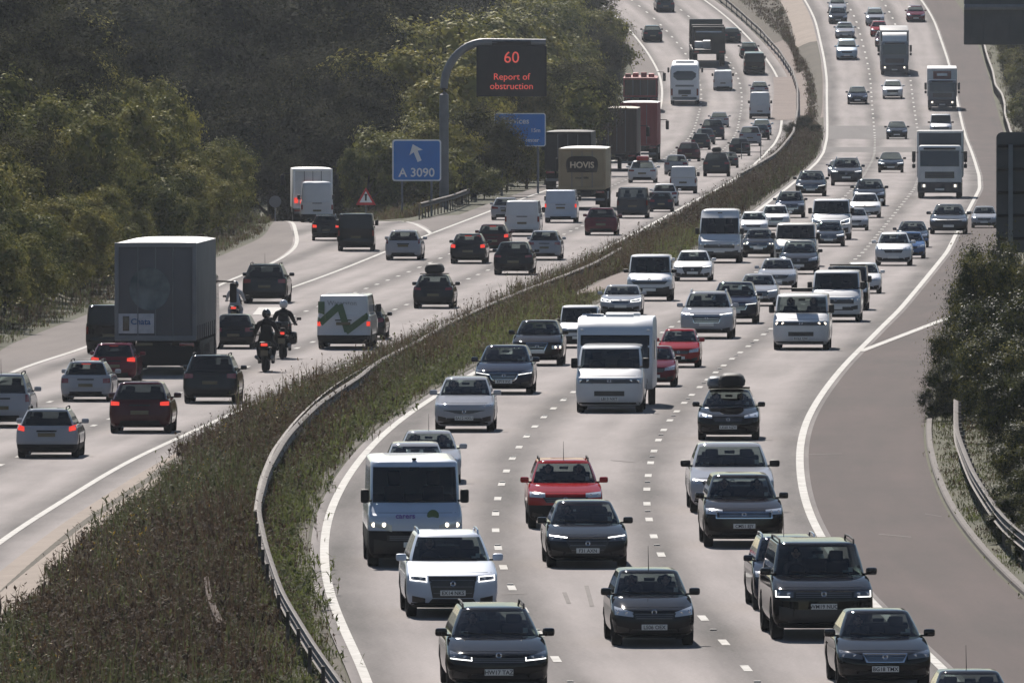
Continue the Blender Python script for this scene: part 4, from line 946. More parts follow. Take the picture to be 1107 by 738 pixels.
PLATES = {}
def wheel_meshes(rw, wd=.20):
    k = ('wheel', rw, wd)
    if k not in _bool:
        ri = rw * .70; h = wd / 2
        t = MB().lathe([(-h, ri), (-h, rw * .93), (-h * .8, rw), (h * .8, rw), (h, rw * .93), (h, ri), (h * .6, ri), (-h * .6, ri), (-h, ri)], 'X', n=28).mesh('tyre', [M['rubber']], 40)
        rm = MB().lathe([(-h * .8, 0), (-h * .8, ri * .98), (h * .55, ri * 1.0), (h * .8, ri * .97), (h * .62, ri * .86), (h * .45, ri * .2), (h * .6, ri * .17), (h * .6, 0)], 'X', n=28, mi=1)
        for q in range(5):
            a = 2 * math.pi * q / 5; rot = Matrix.Rotation(a, 3, 'X')
            rm.box(tuple(rot @ Vector((h * .62, 0, ri * .52))), (h * .28, ri * .20, ri * .84), 0, .006, rot)
        rr = rm.mesh('rim', [M['rim'], M['trim']], 40)
        _bool[k] = (t, rr)
    return _bool[k]
_proto = {}
def part(lst, name, mesh, parent=-1, loc=(0, 0, 0), rot=None, paint=False, label=None, scale=None):
    lst.append((name, mesh, parent, loc, rot, paint, label, scale)); return len(lst) - 1
def make_car(key, mod, face='f', style=None, lod=0, plate=None, box=None):
    """list of parts; slot 0 of painted parts gets the car's own paint"""
    st = dict(hl=(.42, .90, .60, .70, .62, .76), drl=None, hlmat='lens', grille=(.30, .24, .50, .66), gframe=False, intake=(.46, .52, .24, .36), fog=True, tl=(.55, .93, .70, .92, .66, .94), lit=False, beam=False, mirror='paint', screen='glass', high=False, antenna=False, wiper=True, seat='seat', logo=True, reartrim=False)
    st.update(style or {})
    P = []; F = mod.F; W2 = mod.W / 2; mats = [M['trim'], M['trim'], M['arch']]
    v, f, mi = lower_mesh(mod, key)
    cb, ws, rwin, sl, sr = mod.cabin()
    b = MB(); b.v, b.f, b.m = list(v), list(f), list(mi)
    o = len(b.v); b.v += cb.v; b.f += [tuple(i + o for i in q) for q in cb.f]; b.m += cb.m
    bi = part(P, 'body', b.mesh('body', mats, 38), paint=True)
    gm = M[st['screen']]
    part(P, 'windscreen', ws.mesh('windscreen', [gm], 60))
    if rwin.f: part(P, 'rear_window', rwin.mesh('rear_window', [M['privacy'] if st.get('dark_rear') else M['glass']], 60))
    for q in (sl, sr):
        if q.f: part(P, 'side_window', q.mesh('side_window', [M['privacy'] if st.get('dark_rear') else M['glass']], 60))
    # cabin inside: shelf, seats, wheel
    z = mod.zb + .012
    fl = MB().add([(-mod.cabw(.0) * .93, mod.rbase + .22, z), (mod.cabw(0) * .93, mod.rbase + .22, z), (mod.cabw(0) * .93, mod.cowl - .26, z), (mod.cabw(0) * .5, mod.cowl - .10, z), (-mod.cabw(0) * .5, mod.cowl - .10, z), (-mod.cabw(0) * .93, mod.cowl - .26, z)], [(0, 1, 2, 3, 4, 5)])
    part(P, 'interior', fl.mesh('interior', [M['cabin']], 0))
    if lod == 0:
        yf = mod.wtop - .42 if mod.L < 4.85 else mod.wtop - .5
        hh = mod.H - mod.zb
        for sx in (-1, 1):
            sm_ = MB().box((0, 0, hh * .16), (.46, .12, hh * .40), bev=.05).box((0, -.02, hh * .54), (.28, .10, hh * .34), bev=.05)
            part(P, 'seat', sm_.mesh('seat', [M[st['seat']]], 40), loc=(sx * mod.W * .205, yf, mod.zb))
        if mod.rear_glass and not st.get('van'):
            rb = MB().box((0, 0, hh * .14), (mod.W * .74, .14, hh * .50), bev=.05)
            for q in (-.23, .23): rb.box((q * mod.W, 0, hh * .36), (.30, .09, hh * .34), bev=.03)
            part(P, 'seat', rb.mesh('seat', [M[st['seat']]], 40), loc=(0, yf - .88, mod.zb))
        if face == 'f':
            sw = MB()
            sw.tube([(.17 * math.cos(a), 0, .17 * math.sin(a)) for a in np.linspace(0, 2 * math.pi, 17)], .016, 6)
            part(P, 'steering_wheel', sw.mesh('steering_wheel', [M['cabin']]), loc=(mod.W * .205, yf + .50, mod.zb + .03))
            mr = MB().box((0, 0, 0), (.22, .03, .07), bev=.012)
            part(P, 'inner_mirror', mr.mesh('inner_mirror', [M['trim']]), loc=(0, mod.wtop + .06, mod.H - .19))
        if face == 'f' and not st.get('van'):
            hsh = sum(ord(c) for c in key) + int(mod.W * 100) + int(st['hl'][2] * 100)
            part(P, 'dash_glint', MB().box((0, 0, 0), (.12 + .05 * (hsh % 3), .10, .02), rot=Matrix.Rotation(.5, 3, 'X')).mesh('dash_glint', [M['plate_w']], 0), loc=((.48 if hsh % 2 else -.44) * mod.W * .62, mod.cowl - .36, mod.zb + .05))  # pale plate standing in for a glint behind the windscreen
            part(P, 'sticker', MB().box((0, 0, 0), (.09, .005, .09)).mesh('sticker', [M['plate_w']], 0), loc=(-mod.cabw(.2) * .72, mod.cowl - .36, mod.zb + .10))
        if st['wiper'] and face == 'f':
            for x0, x1 in ((-.55, .02), (.02, .58)):
                zc = mod.zb + .035; y0 = mod.cowl - .20 * corner(abs(x0) / (W2 * .9), 2.4) + .012; y1 = mod.cowl - .2 * corner(abs(x1) / (W2 * .9), 2.4) - .01
                part(P, 'wiper', MB().tube([(x0, y0, zc), ((x0 + x1) / 2, max(y0, y1) + .02, zc + .02), (x1, y1 - .01, zc + .045)], .011, 5).mesh('wiper', [M['cabin']]))
    # wheels
    tm, rm = wheel_meshes(mod.rw, .21 if mod.W < 1.95 else .24)
    for y in (F - mod.foh, F - mod.foh - mod.wbase):
        for sx in (-1, 1):
            i = part(P, 'wheel', tm, loc=(sx * (W2 - .125), y, mod.rw), rot=(0, 0, 0 if sx > 0 else math.pi))
            part(P, 'rim', rm, parent=i)
    # mirrors
    zc = mod.zb + .07
    for sx in (-1, 1):
        ml = MB(); hgt = .15 if not st.get('van') else .30
        ml.box((0, 0, 0), (.22 if not st.get('van') else .19, .12, hgt), 0, .05); ml.box((-sx * .12, -.01, -hgt * .34), (.12, .05, .04), 1, .01)
        part(P, 'mirror', ml.mesh('mirror', [M['trim'], M['trim']]), loc=(sx * (W2 + .055), mod.cowl - .30 + (0.1 if st.get('van') else 0), zc + (.08 if st.get('van') else 0)), paint=(st['mirror'] == 'paint'))
    if mod.rails:
        for sx in (-1, 1):
            x = sx * (mod.cabw(1) - .045); zt = mod.H - mod.crown * .35
            y0, y1 = mod.wtop - .22, mod.rroof + .12
            part(P, 'roof_rail', MB().tube([(x, y0, zt - .02), (x, y0 - .08, zt + .055), (x, (y0 + y1) / 2, zt + .075), (x, y1 + .08, zt + .055), (x, y1, zt - .02)], .021, 7).mesh('roof_rail', [M['chrome'] if mod.rails == 'chrome' else M['trim']]))
    if st['antenna']:
        ya = mod.wtop - .25 if st['antenna'] == 'front' else mod.rroof + .12
        part(P, 'aerial', MB().tube([(0, ya, mod.H - .02), (0, ya - .12, mod.H + .46)], [.010, .004], 5).mesh('aerial', [M['trim']]))
    mat = M[st['hlmat']]
    if face == 'f':
        vi, vo, a0, a1, b0, b1 = st['hl']
        zz = lambda q: q
        for sx in (-1, 1):
            cols = side_cols(sx, vi * W2, vo * W2, a0, a1, b0, b1, 7)
            i = part(P, 'headlight', mod.patch(cols, .012).mesh('headlight', [mat], 45))
            if lod < 2:
                mid = (vi * .45 + vo * .55) * W2; zc_ = (a0 + a1 + b0 + b1) / 4; rr = max(.03, min(.055, (a1 - a0 + b1 - b0) / 4 * .62))
                for q in (-.5, .62):
                    x = sx * (mid + q * (vo - vi) * W2 * .42); y = mod.front(x, zc_) + .013
                    inn = MB().lathe([(0, 0), (.006, rr * .6), (.0, rr)], 'Y', (x, y, zc_), 14)
                    part(P, 'lamp_reflector', inn.mesh('lamp_reflector', [M['beam'] if st['beam'] else M['chrome']]), parent=i)
            d = st['drl']
            if d:
                h = .020; e = MB()
                top = lambda c: (c[0], c[2] - h, c[2]); bot = lambda c: (c[0], c[1], c[1] + h)
                if d in ('bottom', 'loop', 'hook'): mod.patch([bot(c) for c in cols], .020, thick=.01, rows=1, mb=e)
                if d in ('top', 'loop'): mod.patch([top(c) for c in cols], .020, thick=.01, rows=1, mb=e)
                if d in ('loop', 'hook', 'c'):
                    for c in ((cols[0], cols[-1]) if d == 'loop' else ((cols[0],) if d == 'hook' else (cols[-1],))):
                        w_ = .022; cc = [(c[0] - sx * w_ * (1 if c is cols[-1] else -1), c[1], c[2]), c]; mod.patch(cc, .021, thick=.01, rows=3, mb=e)
                if d == 'c': mod.patch([bot(c) for c in cols[2:]], .020, thick=.01, rows=1, mb=e)
                part(P, 'running_lamp', e.mesh('running_lamp', [M['drl']], 0), parent=i)
        gt, gb, g0, g1 = st['grille']
        if st['gframe']: part(P, 'grille_frame', mod.patch(sym_cols(gt * mod.W + .03, gb * mod.W + .03, g0 - .025, g1 + .022, 13), .010).mesh('grille_frame', [M['chrome']], 45))
        gi = part(P, 'grille', mod.patch(sym_cols(gt * mod.W, gb * mod.W, g0, g1, 13), .018).mesh('grille', [M['grille']], 45))
        if lod < 2:
            sl_ = MB(); nsl = 3
            for k in range(nsl):
                zc_ = g0 + (g1 - g0) * (k + .7) / (nsl + .3); hwv = (gb + (gt - gb) * (zc_ - g0) / max(g1 - g0, .01)) * mod.W * .92
                mod.patch([(-hwv + 2 * hwv * q / 8, zc_ - .006, zc_ + .006) for q in range(9)], .026, thick=.01, rows=1, mb=sl_)
            part(P, 'grille_slat', sl_.mesh('grille_slat', [M['chrome'] if st['gframe'] else M['steelgrey']], 45), parent=gi)
            if st['logo']:
                zc_ = st.get('logoz', (g0 * .35 + g1 * .65)); y = mod.front(0, zc_) + .03
                part(P, 'badge', MB().lathe([(0, .030), (.008, .045), (.0, .058)], 'Y', (0, y, zc_), 18).mesh('badge', [M['chrome']]))
        if lod == 0:
            zl = mod.zh + (mod.zb - mod.zh) * .10
            part(P, 'bonnet_gap', mod.patch([(-.86 * W2 + 1.72 * W2 * q / 14, zl, zl + .007) for q in range(15)], .002, thick=.01, rows=1).mesh('bonnet_gap', [M['cabin']], 0))
            zl2 = mod.clr + .055
            part(P, 'splitter', mod.patch([(-.90 * W2 + 1.8 * W2 * q / 14, zl2, zl2 + .05) for q in range(15)], .014, rows=1).mesh('splitter', [M['cabin']], 0))
        it, ib, i0, i1 = st['intake']
        part(P, 'intake', mod.patch(sym_cols(it * mod.W * .62, ib * mod.W * .62, i0, i1, 11), .006).mesh('intake', [M['grille']], 45))
        if st['fog'] and lod < 2:
            for sx in (-1, 1):
                i = part(P, 'corner_intake', mod.patch(side_cols(sx, .60 * W2, .88 * W2, i0 + .02, i1 + .01, i0 + .05, i1 + .06, 4), .006).mesh('corner_intake', [M['grille']], 45))
    else:
        vi, vo, a0, a1, b0, b1 = st['tl']; lm = M['brake'] if st['lit'] else M['tail']
        for sx in (-1, 1):
            part(P, 'tail_light', mod.patch(side_cols(sx, vi * W2, vo * W2, a0, a1, b0, b1, 5), .014, back=True).mesh('tail_light', [lm], 45))
        part(P, 'bumper_trim', mod.patch(sym_cols(.36 * mod.W, .40 * mod.W, mod.clr + .03, mod.clr + .20, 9), .010, back=True).mesh('bumper_trim', [M['trim']], 45))
        if st['high']:
            yb = mod.rroof + .02
            part(P, 'high_brake_light', MB().box((0, yb - .015, mod.H - mod.crown - .055), (.34, .05, .04), bev=.01).mesh('high_brake_light', [M['brake']]))
        if lod < 2:
            ex = MB()
            ex.tube([(-W2 * .55, mod.ur(.3) + .12, mod.clr + .01), (-W2 * .55, mod.ur(.3) - .02, mod.clr + .01)], .032, 8)
            part(P, 'exhaust', ex.mesh('exhaust', [M['steelgrey']]))
            hz = st.get('handle', mod.zb - .16)
            part(P, 'tailgate_handle', mod.patch([(-.30 + .06 * q, hz - .022, hz + .022) for q in range(11)], .02, back=True, rows=1).mesh('tailgate_handle', [M['trim']], 45))
    # number plate
    back = face != 'f'; pz = st.get('platez', .40 if not back else .62); fn = mod.rear if back else mod.front; sg = -1 if back else 1
    y = fn(0.0, pz) + sg * .032
    i = part(P, 'number_plate', MB().box((0, 0, 0), (.52, .014, .112), bev=.004).mesh('number_plate', [M['plate_y'] if back else M['plate_w']]), loc=(0, y, pz))
    if plate:
        part(P, 'plate_lettering', text_mesh(plate, .105, M['ink'], .001, 'CENTER', .002), parent=i, loc=(0, sg * .009, -.004), rot=(R(90), 0, math.pi if not back else 0))
    if box:
        # closed roof box on bars
        bx, by, bz = box
        zb_ = mod.H + .06
        for q in (.45, -.55): part(P, 'roof_bar', MB().box((0, mod.wtop - .75 + q * .7, mod.H + .03), (mod.cabw(1) * 2 + .04, .05, .035), bev=.01).mesh('roof_bar', [M['trim']]))
        m = MB(); rows = []
        for zt, ins in ((0, .10), (.05, .02), (bz * .45, 0), (bz * .8, .06), (bz * .97, .16), (bz, .30)):
            rows.append([((bx / 2 - ins) * (abs(math.cos(a)) ** .45) * (1 if math.cos(a) > 0 else -1), (by / 2 - ins) * (abs(math.sin(a)) ** .45) * (1 if math.sin(a) > 0 else -1), zt) for a in np.linspace(0, 2 * math.pi, 28, endpoint=False)])
        m.grid(rows, closed=True); m.f.append(tuple(range(28))); m.m.append(0); m.f.append(tuple(5 * 28 + k for k in range(28))); m.m.append(0)
        part(P, 'roof_box', m.mesh('roof_box', [M['trim']], 40), loc=(st.get('boxx', 0), mod.wtop - .75, zb_))
        if st.get('boxextra'):
            part(P, 'roof_box', m.mesh('roof_box', [M['steelgrey']], 40), loc=(.44, mod.wtop - .85, zb_), scale=(.55, .8, .75))
    return P
def put(name, P, matrix, paintname, label, cat, group, scale=1.0):
    root = empty(name, matrix @ Matrix.Scale(scale, 4)); tag(root, label, cat, group)
    made = []
    for (nm, me, par, loc, rot, pt, lab, sc) in P:
        o = bpy.data.objects.new(nm, me); C.objects.link(o); o.parent = root if par < 0 else made[par]
        o.location = loc
        if rot: o.rotation_euler = rot
        if sc: o.scale = sc
        if pt: o.material_slots[0].link = 'OBJECT'; o.material_slots[0].material = paint(paintname)
        if lab: o['label'] = lab
        made.append(o)
    return root
def lane_matrix(side, x, y, away, axle, scale, yaw=0.0):
    """vehicle whose nearest axle stands at this place of the road, pointing along the lane"""
    D = D_of(RT if side == 'R' else LT, y); Q = px(x, y, D); X, Y = Q[0], Q[1]
    fx, fz = (f12, fzr) if side == 'R' else (fer, fzl)
    if side == 'S': fx = fle
    h = 6.0; t = Vector((float(fx(Y + h)) - float(fx(Y - h)), 2 * h, float(fz(Y + h)) - float(fz(Y - h)))).normalized()
    fwd = t if away else -t
    if side == 'R' and D < 430: yaw += R(1.0)
    if yaw: fwd = Matrix.Rotation(yaw, 3, 'Z') @ fwd
    rgt = fwd.cross(Vector((0, 0, 1))).normalized(); up = rgt.cross(fwd)
    Z = float(fz(Y)) + (float(drop(Y)) if side == 'S' else 0)
    o = Vector((X, Y, Z)) - fwd * axle * scale
    return Matrix(((rgt.x, fwd.x, up.x, o.x), (rgt.y, fwd.y, up.y, o.y), (rgt.z, fwd.z, up.z, o.z), (0, 0, 0, 1))), D
import copy
# ------------------------------------------------------------------ kinds of car
MOD = {
    'hatch': Model(wr=.50, wb=.77, cf=.52), 'city': Model(L=3.85, W=1.68, H=1.47, zh=.76, zb=.98, cowl=.84, wtop=.15, rroof=-1.40, rbase=-1.80, wbase=2.46, foh=.76, rw=.295, cf=.60, wr=.52, wb=.78),
    'compact': Model(wr=.50, wb=.77, L=3.95, W=1.70, H=1.52, zh=.80, zb=1.02, cowl=.98, wtop=.22, rroof=-1.45, rbase=-1.84, wbase=2.5, foh=.80, rw=.30, cf=.60, hoodpow=1.2),
    'saloon': Model(wr=.48, wb=.76, cf=.54, L=4.60, W=1.83, H=1.43, zh=.72, zb=.94, cowl=.92, wtop=.18, rroof=-1.05, rbase=-1.68, deck=1.0, wbase=2.78, foh=.84, rw=.33, cols=[.07, .46, .49, .86, .90, .96], open=[(0, 1), (2, 3)]),
    'oldsaloon': Model(L=4.75, W=1.80, H=1.43, zh=.72, zb=.94, cowl=.92, wtop=.20, rroof=-1.05, rbase=-1.70, deck=1.02, wbase=2.80, foh=.86, rw=.32, cf=.36, nf=3.4, cols=[.07, .46, .49, .86, .90, .96], open=[(0, 1), (2, 3)], hoodpow=1.25),
    'estate': Model(wr=.47, wb=.76, cf=.58, L=4.72, W=1.85, H=1.47, zh=.74, zb=.97, cowl=1.0, wtop=.22, rroof=-1.95, rbase=-2.22, wbase=2.78, foh=.90, rw=.33, cols=[.05, .36, .385, .66, .69, .955], open=[(0, 1), (2, 3), (4, 5)], rails=True),
    'sport': Model(L=4.25, W=1.80, H=1.30, clr=.14, zh=.68, zb=.88, cowl=.55, wtop=-.12, rroof=-.95, rbase=-1.45, deck=.92, wbase=2.5, foh=.82, rw=.32, cols=[.08, .80, .83, .9, .93, .96], open=[(0, 1)]),
    'cross': Model(wr=.50, wb=.77, L=4.15, W=1.78, H=1.57, clr=.20, zh=.86, zb=1.08, cowl=1.0, wtop=.30, rroof=-1.45, rbase=-1.86, wbase=2.53, foh=.83, rw=.335, trim=.12, cf=.62),
    'suv': Model(wr=.52, wb=.78, L=4.50, W=1.88, H=1.66, clr=.21, zh=.90, zb=1.11, cowl=1.0, wtop=.30, rroof=-1.78, rbase=-2.08, wbase=2.72, foh=.88, rw=.36, trim=.08, rails='chrome', cf=.46, cols=[.05, .40, .43, .74, .78, .95], open=[(0, 1), (2, 3), (4, 5)]),
    'bigsuv': Model(L=4.90, W=2.00, H=1.86, clr=.24, zh=1.02, zb=1.23, cowl=1.18, wtop=.55, rroof=-2.10, rbase=-2.30, wbase=2.92, foh=.86, rw=.39, trim=.06, rails=True, cf=.44, nf=2.9, wr=.60, cols=[.05, .36, .39, .66, .69, .95], open=[(0, 1), (2, 3), (4, 5)], hoodpow=1.7),
    'mpv': Model(L=4.40, W=1.80, H=1.63, zh=.84, zb=1.04, cowl=1.18, wtop=.38, rroof=-1.85, rbase=-2.10, wbase=2.72, foh=.88, rw=.32, cf=.58, cols=[.05, .38, .41, .70, .73, .95], open=[(0, 1), (2, 3), (4, 5)], hoodpow=1.2),
    'smallvan': Model(L=4.25, W=1.80, H=1.83, zh=.88, zb=1.12, cowl=1.20, wtop=.55, rroof=-2.02, rbase=-2.10, wbase=2.70, foh=.86, rw=.315, cf=.56, wr=.68, wb=.82, hoodpow=1.2, cols=[.05, .38, .41, .68, .7, .95], open=[(0, 1)], rear_glass=False, st=1.8, trim=.34),
    'van': Model(L=4.95, W=1.94, H=1.97, clr=.19, zh=1.0, zb=1.26, cowl=1.78, wtop=1.10, rroof=-2.36, rbase=-2.44, wbase=3.05, foh=.92, rw=.335, cf=.50, nf=2.9, wr=.70, wb=.83, hoodpow=1.25, cols=[.04, .25, .28, .55, .58, .94], open=[(0, 1)], rear_glass=False, rtail=.02, st=1.8, trim=.14),
    'minibus': Model(L=4.90, W=1.91, H=1.87, clr=.19, zh=1.02, zb=1.24, cowl=1.74, wtop=1.05, rroof=-2.30, rbase=-2.40, wbase=3.0, foh=.90, rw=.335, cf=.44, nf=3.2, wr=.70, wb=.83, hoodpow=1.35, cols=[.04, .25, .28, .58, .61, .95], open=[(0, 1), (2, 3), (4, 5)], rear_glass=True, rtail=.02, st=1.8),
    'bigvan': Model(L=5.6, W=2.02, H=2.55, clr=.20, zh=1.08, zb=1.36, cowl=2.15, wtop=1.15, rroof=-2.66, rbase=-2.76, wbase=3.6, foh=1.0, rw=.35, cf=.55, nf=2.9, wr=.70, wb=.83, hoodpow=1.15, cols=[.04, .22, .25, .5, .55, .94], open=[(0, 1)], rear_glass=False, rtail=.02, t1=.74, ft=1.5, st=2.2, crown=.14, trim=.30),
    'boxer': Model(L=5.4, W=2.05, H=2.30, clr=.20, zh=1.16, zb=1.38, cowl=2.22, wtop=1.62, rroof=-2.56, rbase=-2.66, wbase=3.45, foh=.95, rw=.35, cf=.40, nf=3.4, wr=.74, wb=.84, hoodpow=1.1, cols=[.04, .22, .25, .5, .55, .94], open=[(0, 1)], rear_glass=False, rtail=.02, t1=.90, st=2.4, crown=.07, trim=.62),
}
HL = lambda vi, vo, zi0, zi1, zo0, zo1: (vi, vo, zi0, zi1, zo0, zo1)
# looks of fronts and backs
ST = {
    'plain': {}, 'hatchfront': dict(hl=HL(.50, .93, .60, .70, .64, .80), grille=(.26, .22, .55, .68)),
    'sweptdrl': dict(hl=HL(.50, .95, .60, .67, .66, .77), drl='bottom', grille=(.24, .19, .44, .66), gframe=True, hlmat='lensdark'),
    'hookdrl': dict(hl=HL(.52, .94, .60, .67, .63, .77), drl='hook', grille=(.30, .26, .56, .66), hlmat='lensdark', logoz=.70),
    'hexdrl': dict(hl=HL(.50, .93, .60, .70, .62, .74), drl='top', grille=(.27, .20, .34, .68), hlmat='lensdark'),
    'hexloop': dict(hl=HL(.56, .93, .74, .86, .77, .88), drl='loop', grille=(.26, .22, .42, .86), hlmat='lensdark', intake=(.40, .44, .28, .40), platez=.52),
    'cdrl': dict(hl=HL(.56, .95, .86, .98, .86, .99), drl='c', grille=(.30, .30, .84, .97), hlmat='lensdark', intake=(.5, .56, .36, .62), platez=.68),
    'suvfront': dict(hl=HL(.54, .95, .78, .90, .80, .93), grille=(.30, .26, .60, .86), gframe=True, platez=.52),
    'suvdrl': dict(hl=HL(.54, .95, .76, .86, .80, .92), grille=(.30, .24, .52, .84), gframe=True, drl='top', platez=.5),
    'bar': dict(hl=HL(.50, .93, .62, .72, .62, .74), grille=(.40, .38, .62, .71), hlmat='lens'),
    'kidney': dict(hl=HL(.48, .95, .58, .67, .62, .75), grille=(.22, .21, .55, .68), gframe=True, drl='loop', hlmat='lensdark'),
    'crossfront': dict(hl=HL(.58, .96, .60, .72, .58, .74), beam=True, grille=(.20, .12, .50, .80), gframe=True, platez=.5),
    'coupegrille': dict(hl=HL(.50, .95, .58, .68, .62, .74), grille=(.28, .24, .44, .66), gframe=True, drl='top'),
    'minibus': dict(hl=HL(.48, .93, .82, .97, .82, .98), grille=(.44, .44, .84, .95), intake=(.36, .36, .48, .62), fog=False, van=True, mirror='trim', platez=.40, logoz=.90, hlmat='lens'),
    'vanfront': dict(hl=HL(.48, .95, .74, .92, .82, 1.06), grille=(.36, .36, .72, .88), intake=(.56, .6, .32, .56), van=True, mirror='trim', platez=.56, hlmat='lens', logoz=.86),
    'boxerfront': dict(hl=HL(.50, .97, .78, .92, .92, 1.10), grille=(.30, .30, .58, .70), intake=(.62, .66, .26, .56), van=True, mirror='trim', platez=.50, hlmat='lens', beam=True, logo=False),
    'smallvan': dict(hl=HL(.56, .95, .74, .92, .80, .98), grille=(.40, .36, .68, .80), intake=(.52, .58, .28, .54), mirror='trim', platez=.46, logoz=.85),
    'mpvfront': dict(hl=HL(.52, .94, .70, .82, .76, .92), grille=(.26, .22, .60, .74)),
    'rhatch': dict(tl=(.56, .93, .74, .90, .76, .94), platez=.60), 'rhatchlit': dict(tl=(.60, .93, .80, .92, .78, .97), lit=True, high=True, platez=.62),
    'rlit': dict(tl=(.66, .93, .82, .96, .80, .99), lit=True, platez=.70, dark_rear=True), 'rsuv': dict(tl=(.62, .94, .88, 1.02, .86, 1.04), platez=.72),
    'rsuvlit': dict(tl=(.66, .94, .86, 1.02, .86, 1.06), lit=True, high=True, platez=.70), 'rvan': dict(tl=(.88, .98, .80, 1.10, .80, 1.10), van=True, mirror='trim', platez=.74, wiper=False),
    'rvanlit': dict(tl=(.88, .985, .92, 1.14, .92, 1.14), lit=True, van=True, mirror='trim', platez=.90), 'rsal': dict(tl=(.48, .92, .72, .84, .72, .88), platez=.62),
}
GO = 'vehicles coming towards the bridge'; GA = 'vehicles driving away from the bridge'
_pc = {}
def V(side, kind, style, col, xl, xr, y, label, cat='car', plate=None, box=None, name='car', extra=None, lim=(.86, 1.14), **kw):
    away = side != 'R'; mod = MOD[kind]; tab = RT if side == 'R' else LT; D = D_of(tab, y)
    for at in ('rails', 'trim'):
        if at in kw: mod = copy.copy(mod); setattr(mod, at, kw.pop(at)); kind = kind + '_' + at + str(getattr(mod, at))
    s = FPX / D; sc = min(lim[1], max(lim[0], (xr - xl) / (mod.W * s)))
    axle = (mod.F - mod.foh - mod.wbase) if away else (mod.F - mod.foh)
    mtx, D = lane_matrix(side, (xl + xr) / 2, y, away, axle, sc, kw.pop('yaw', 0.0))
    lod = 0 if D < 1010 else 2
    st = dict(ST[style]); st.update(kw)
    key = (kind, style, lod, away, plate, box, tuple(sorted((a, str(b)) for a, b in kw.items())))
    if key not in _pc: _pc[key] = make_car(kind, mod, 'r' if away else 'f', st, lod, plate, box)
    r = put(name, _pc[key], mtx, col, label, cat, kw.get('group') or (GA if away else GO), sc)
    return r, mod
# ------------------------------------------------------------------ oncoming traffic, near to far
V('R', 'saloon', 'hookdrl', 'charcoal', 1010, 1096, 806, 'dark car cut off by the bottom edge at lower right, only its roof showing', antenna='back')
V('R', 'saloon', 'kidney', 'black', 903, 1005, 742, 'black saloon with one orange lamp lit, at the bottom edge beside the hard shoulder', plate='BG18 TMX', drl=None, antenna=None)
V('R', 'estate', 'hookdrl', 'black', 482, 592, 747, 'black estate with white hook shaped running lamps in the nearest row of the left lane', plate='HW17 TAZ', rails=True)
V('R', 'bigsuv', 'cdrl', 'black', 833, 942, 690, 'large black off roader with curved white running lamps, right lane near the bottom', 'car', plate='WM19 NUC')
V('R', 'suv', 'suvfront', 'darkblue', 815, 897, 658, 'dark blue estate car half hidden behind the large black off roader', antenna='back')
V('R', 'city', 'hatchfront', 'charcoal', 660, 750, 697, 'small charcoal hatchback with a tall roof aerial in the middle lane near the bottom', plate='LS06 OEX', antenna='front', lim=(.8, 1.2), logoz=.70)
V('R', 'suv', 'hexloop', 'iceblue', 438, 537, 665, 'pale blue off roader with square outlined running lamps and a wide black grille', plate='EX14 NKS', screen='glass', mirror='paint')
r, m_ = V('R', 'boxer', 'boxerfront', 'iceblue', 397, 499, 611, 'white van with lit headlamps and a green circle on its nose, in the left lane', 'van', name='van')  # ice blue paint puts the bluish shade into a white body
MB().lathe([(0, 0), (.012, .11), (0, .13)], 'Y', (-.38, m_.front(-.38, 1.13) + .03, 1.13), 20).build('nose_graphic', M['green'], r); 
o = lettering(r, 'carers', .17, simple('mauve_lettering', (.16, .10, .30), .5), (.22, m_.front(.22, 1.12) + .03, 1.12), .004); o.rotation_euler = (R(75), 0, math.pi)
MB().box((0, 0, 0), (.10, .10, .05), bev=.02).build('roof_sensor', M['trim'], r).location = (0, m_.wtop - .12, m_.H + .01)
V('R', 'saloon', 'hexdrl', 'charcoal', 590, 678, 612, 'dark grey saloon with slim white running lamps behind the small charcoal hatchback', plate='F31 AXN')
V('R', 'suv', 'suvfront', 'red', 570, 651, 570, 'faded red off roader with roof rails and a whip aerial in the middle lane', antenna='front', rails='black', trim=.36, grille=(.30, .26, .66, .80), gframe=False, platez=.45)
V('R', 'suv', 'suvfront', 'brownblack', 760, 846, 590, 'dark brown off roader with a chrome grille bar ahead of the silver saloon', plate='CM51 EJY', rails=False, grille=(.34, .34, .72, .84), drl=None)
V('R', 'oldsaloon', 'bar', 'silver', 745, 836, 553, 'older silver saloon half hidden behind the dark brown off roader', mirror='trim')
V('R', 'compact', 'hatchfront', 'silver', 412, 486, 546, 'silver hatchback of which only the roof shows behind the white van with the green circle', lim=(.9, 1.1))
V('R', 'saloon', 'plain', 'silver', 430, 497, 522, 'silver saloon close behind the hidden hatchback, at the grassy edge of the left lane', antenna='front')
V('R', 'compact', 'plain', 'silver', 470, 535, 466, 'silver hatchback with a short sloping bonnet driving alone by the grass edge', hl=HL(.54, .95, .66, .74, .74, .84), grille=(.34, .10, .52, .62), intake=(.5, .56, .26, .40), plate='EA12 HXU')
V('R', 'estate', 'hatchfront', 'black', 754, 821, 475, 'black estate carrying a grey roof box and a second load on its roof', plate='LK60 NZV', box=(.82, 1.9, .40), rails=False, boxx=-.08, boxextra=True, hl=HL(.52, .95, .66, .74, .70, .84))
V('R', 'hatch', 'sweptdrl', 'darkblue', 514, 577, 426, 'dark blue hatchback with bright slanting running lamps, ahead of the brown crossover', plate='KP19 RVJ')
r, m_ = V('R', 'minibus', 'minibus', 'white', 623, 696, 445, 'white minibus van towing a white caravan in the middle lane', 'van', name='van', plate='LB13 NXT', seat='seatgrey')
V('R', 'cross', 'crossfront', 'brownblack', 554, 609, 395, 'dark brown crossover with both headlamps lit beside the grassy median')
V('R', 'smallvan', 'smallvan', 'white', 604, 648, 376, 'white people carrier behind the brown crossover with no running lamps', lim=(.74, 1.1))
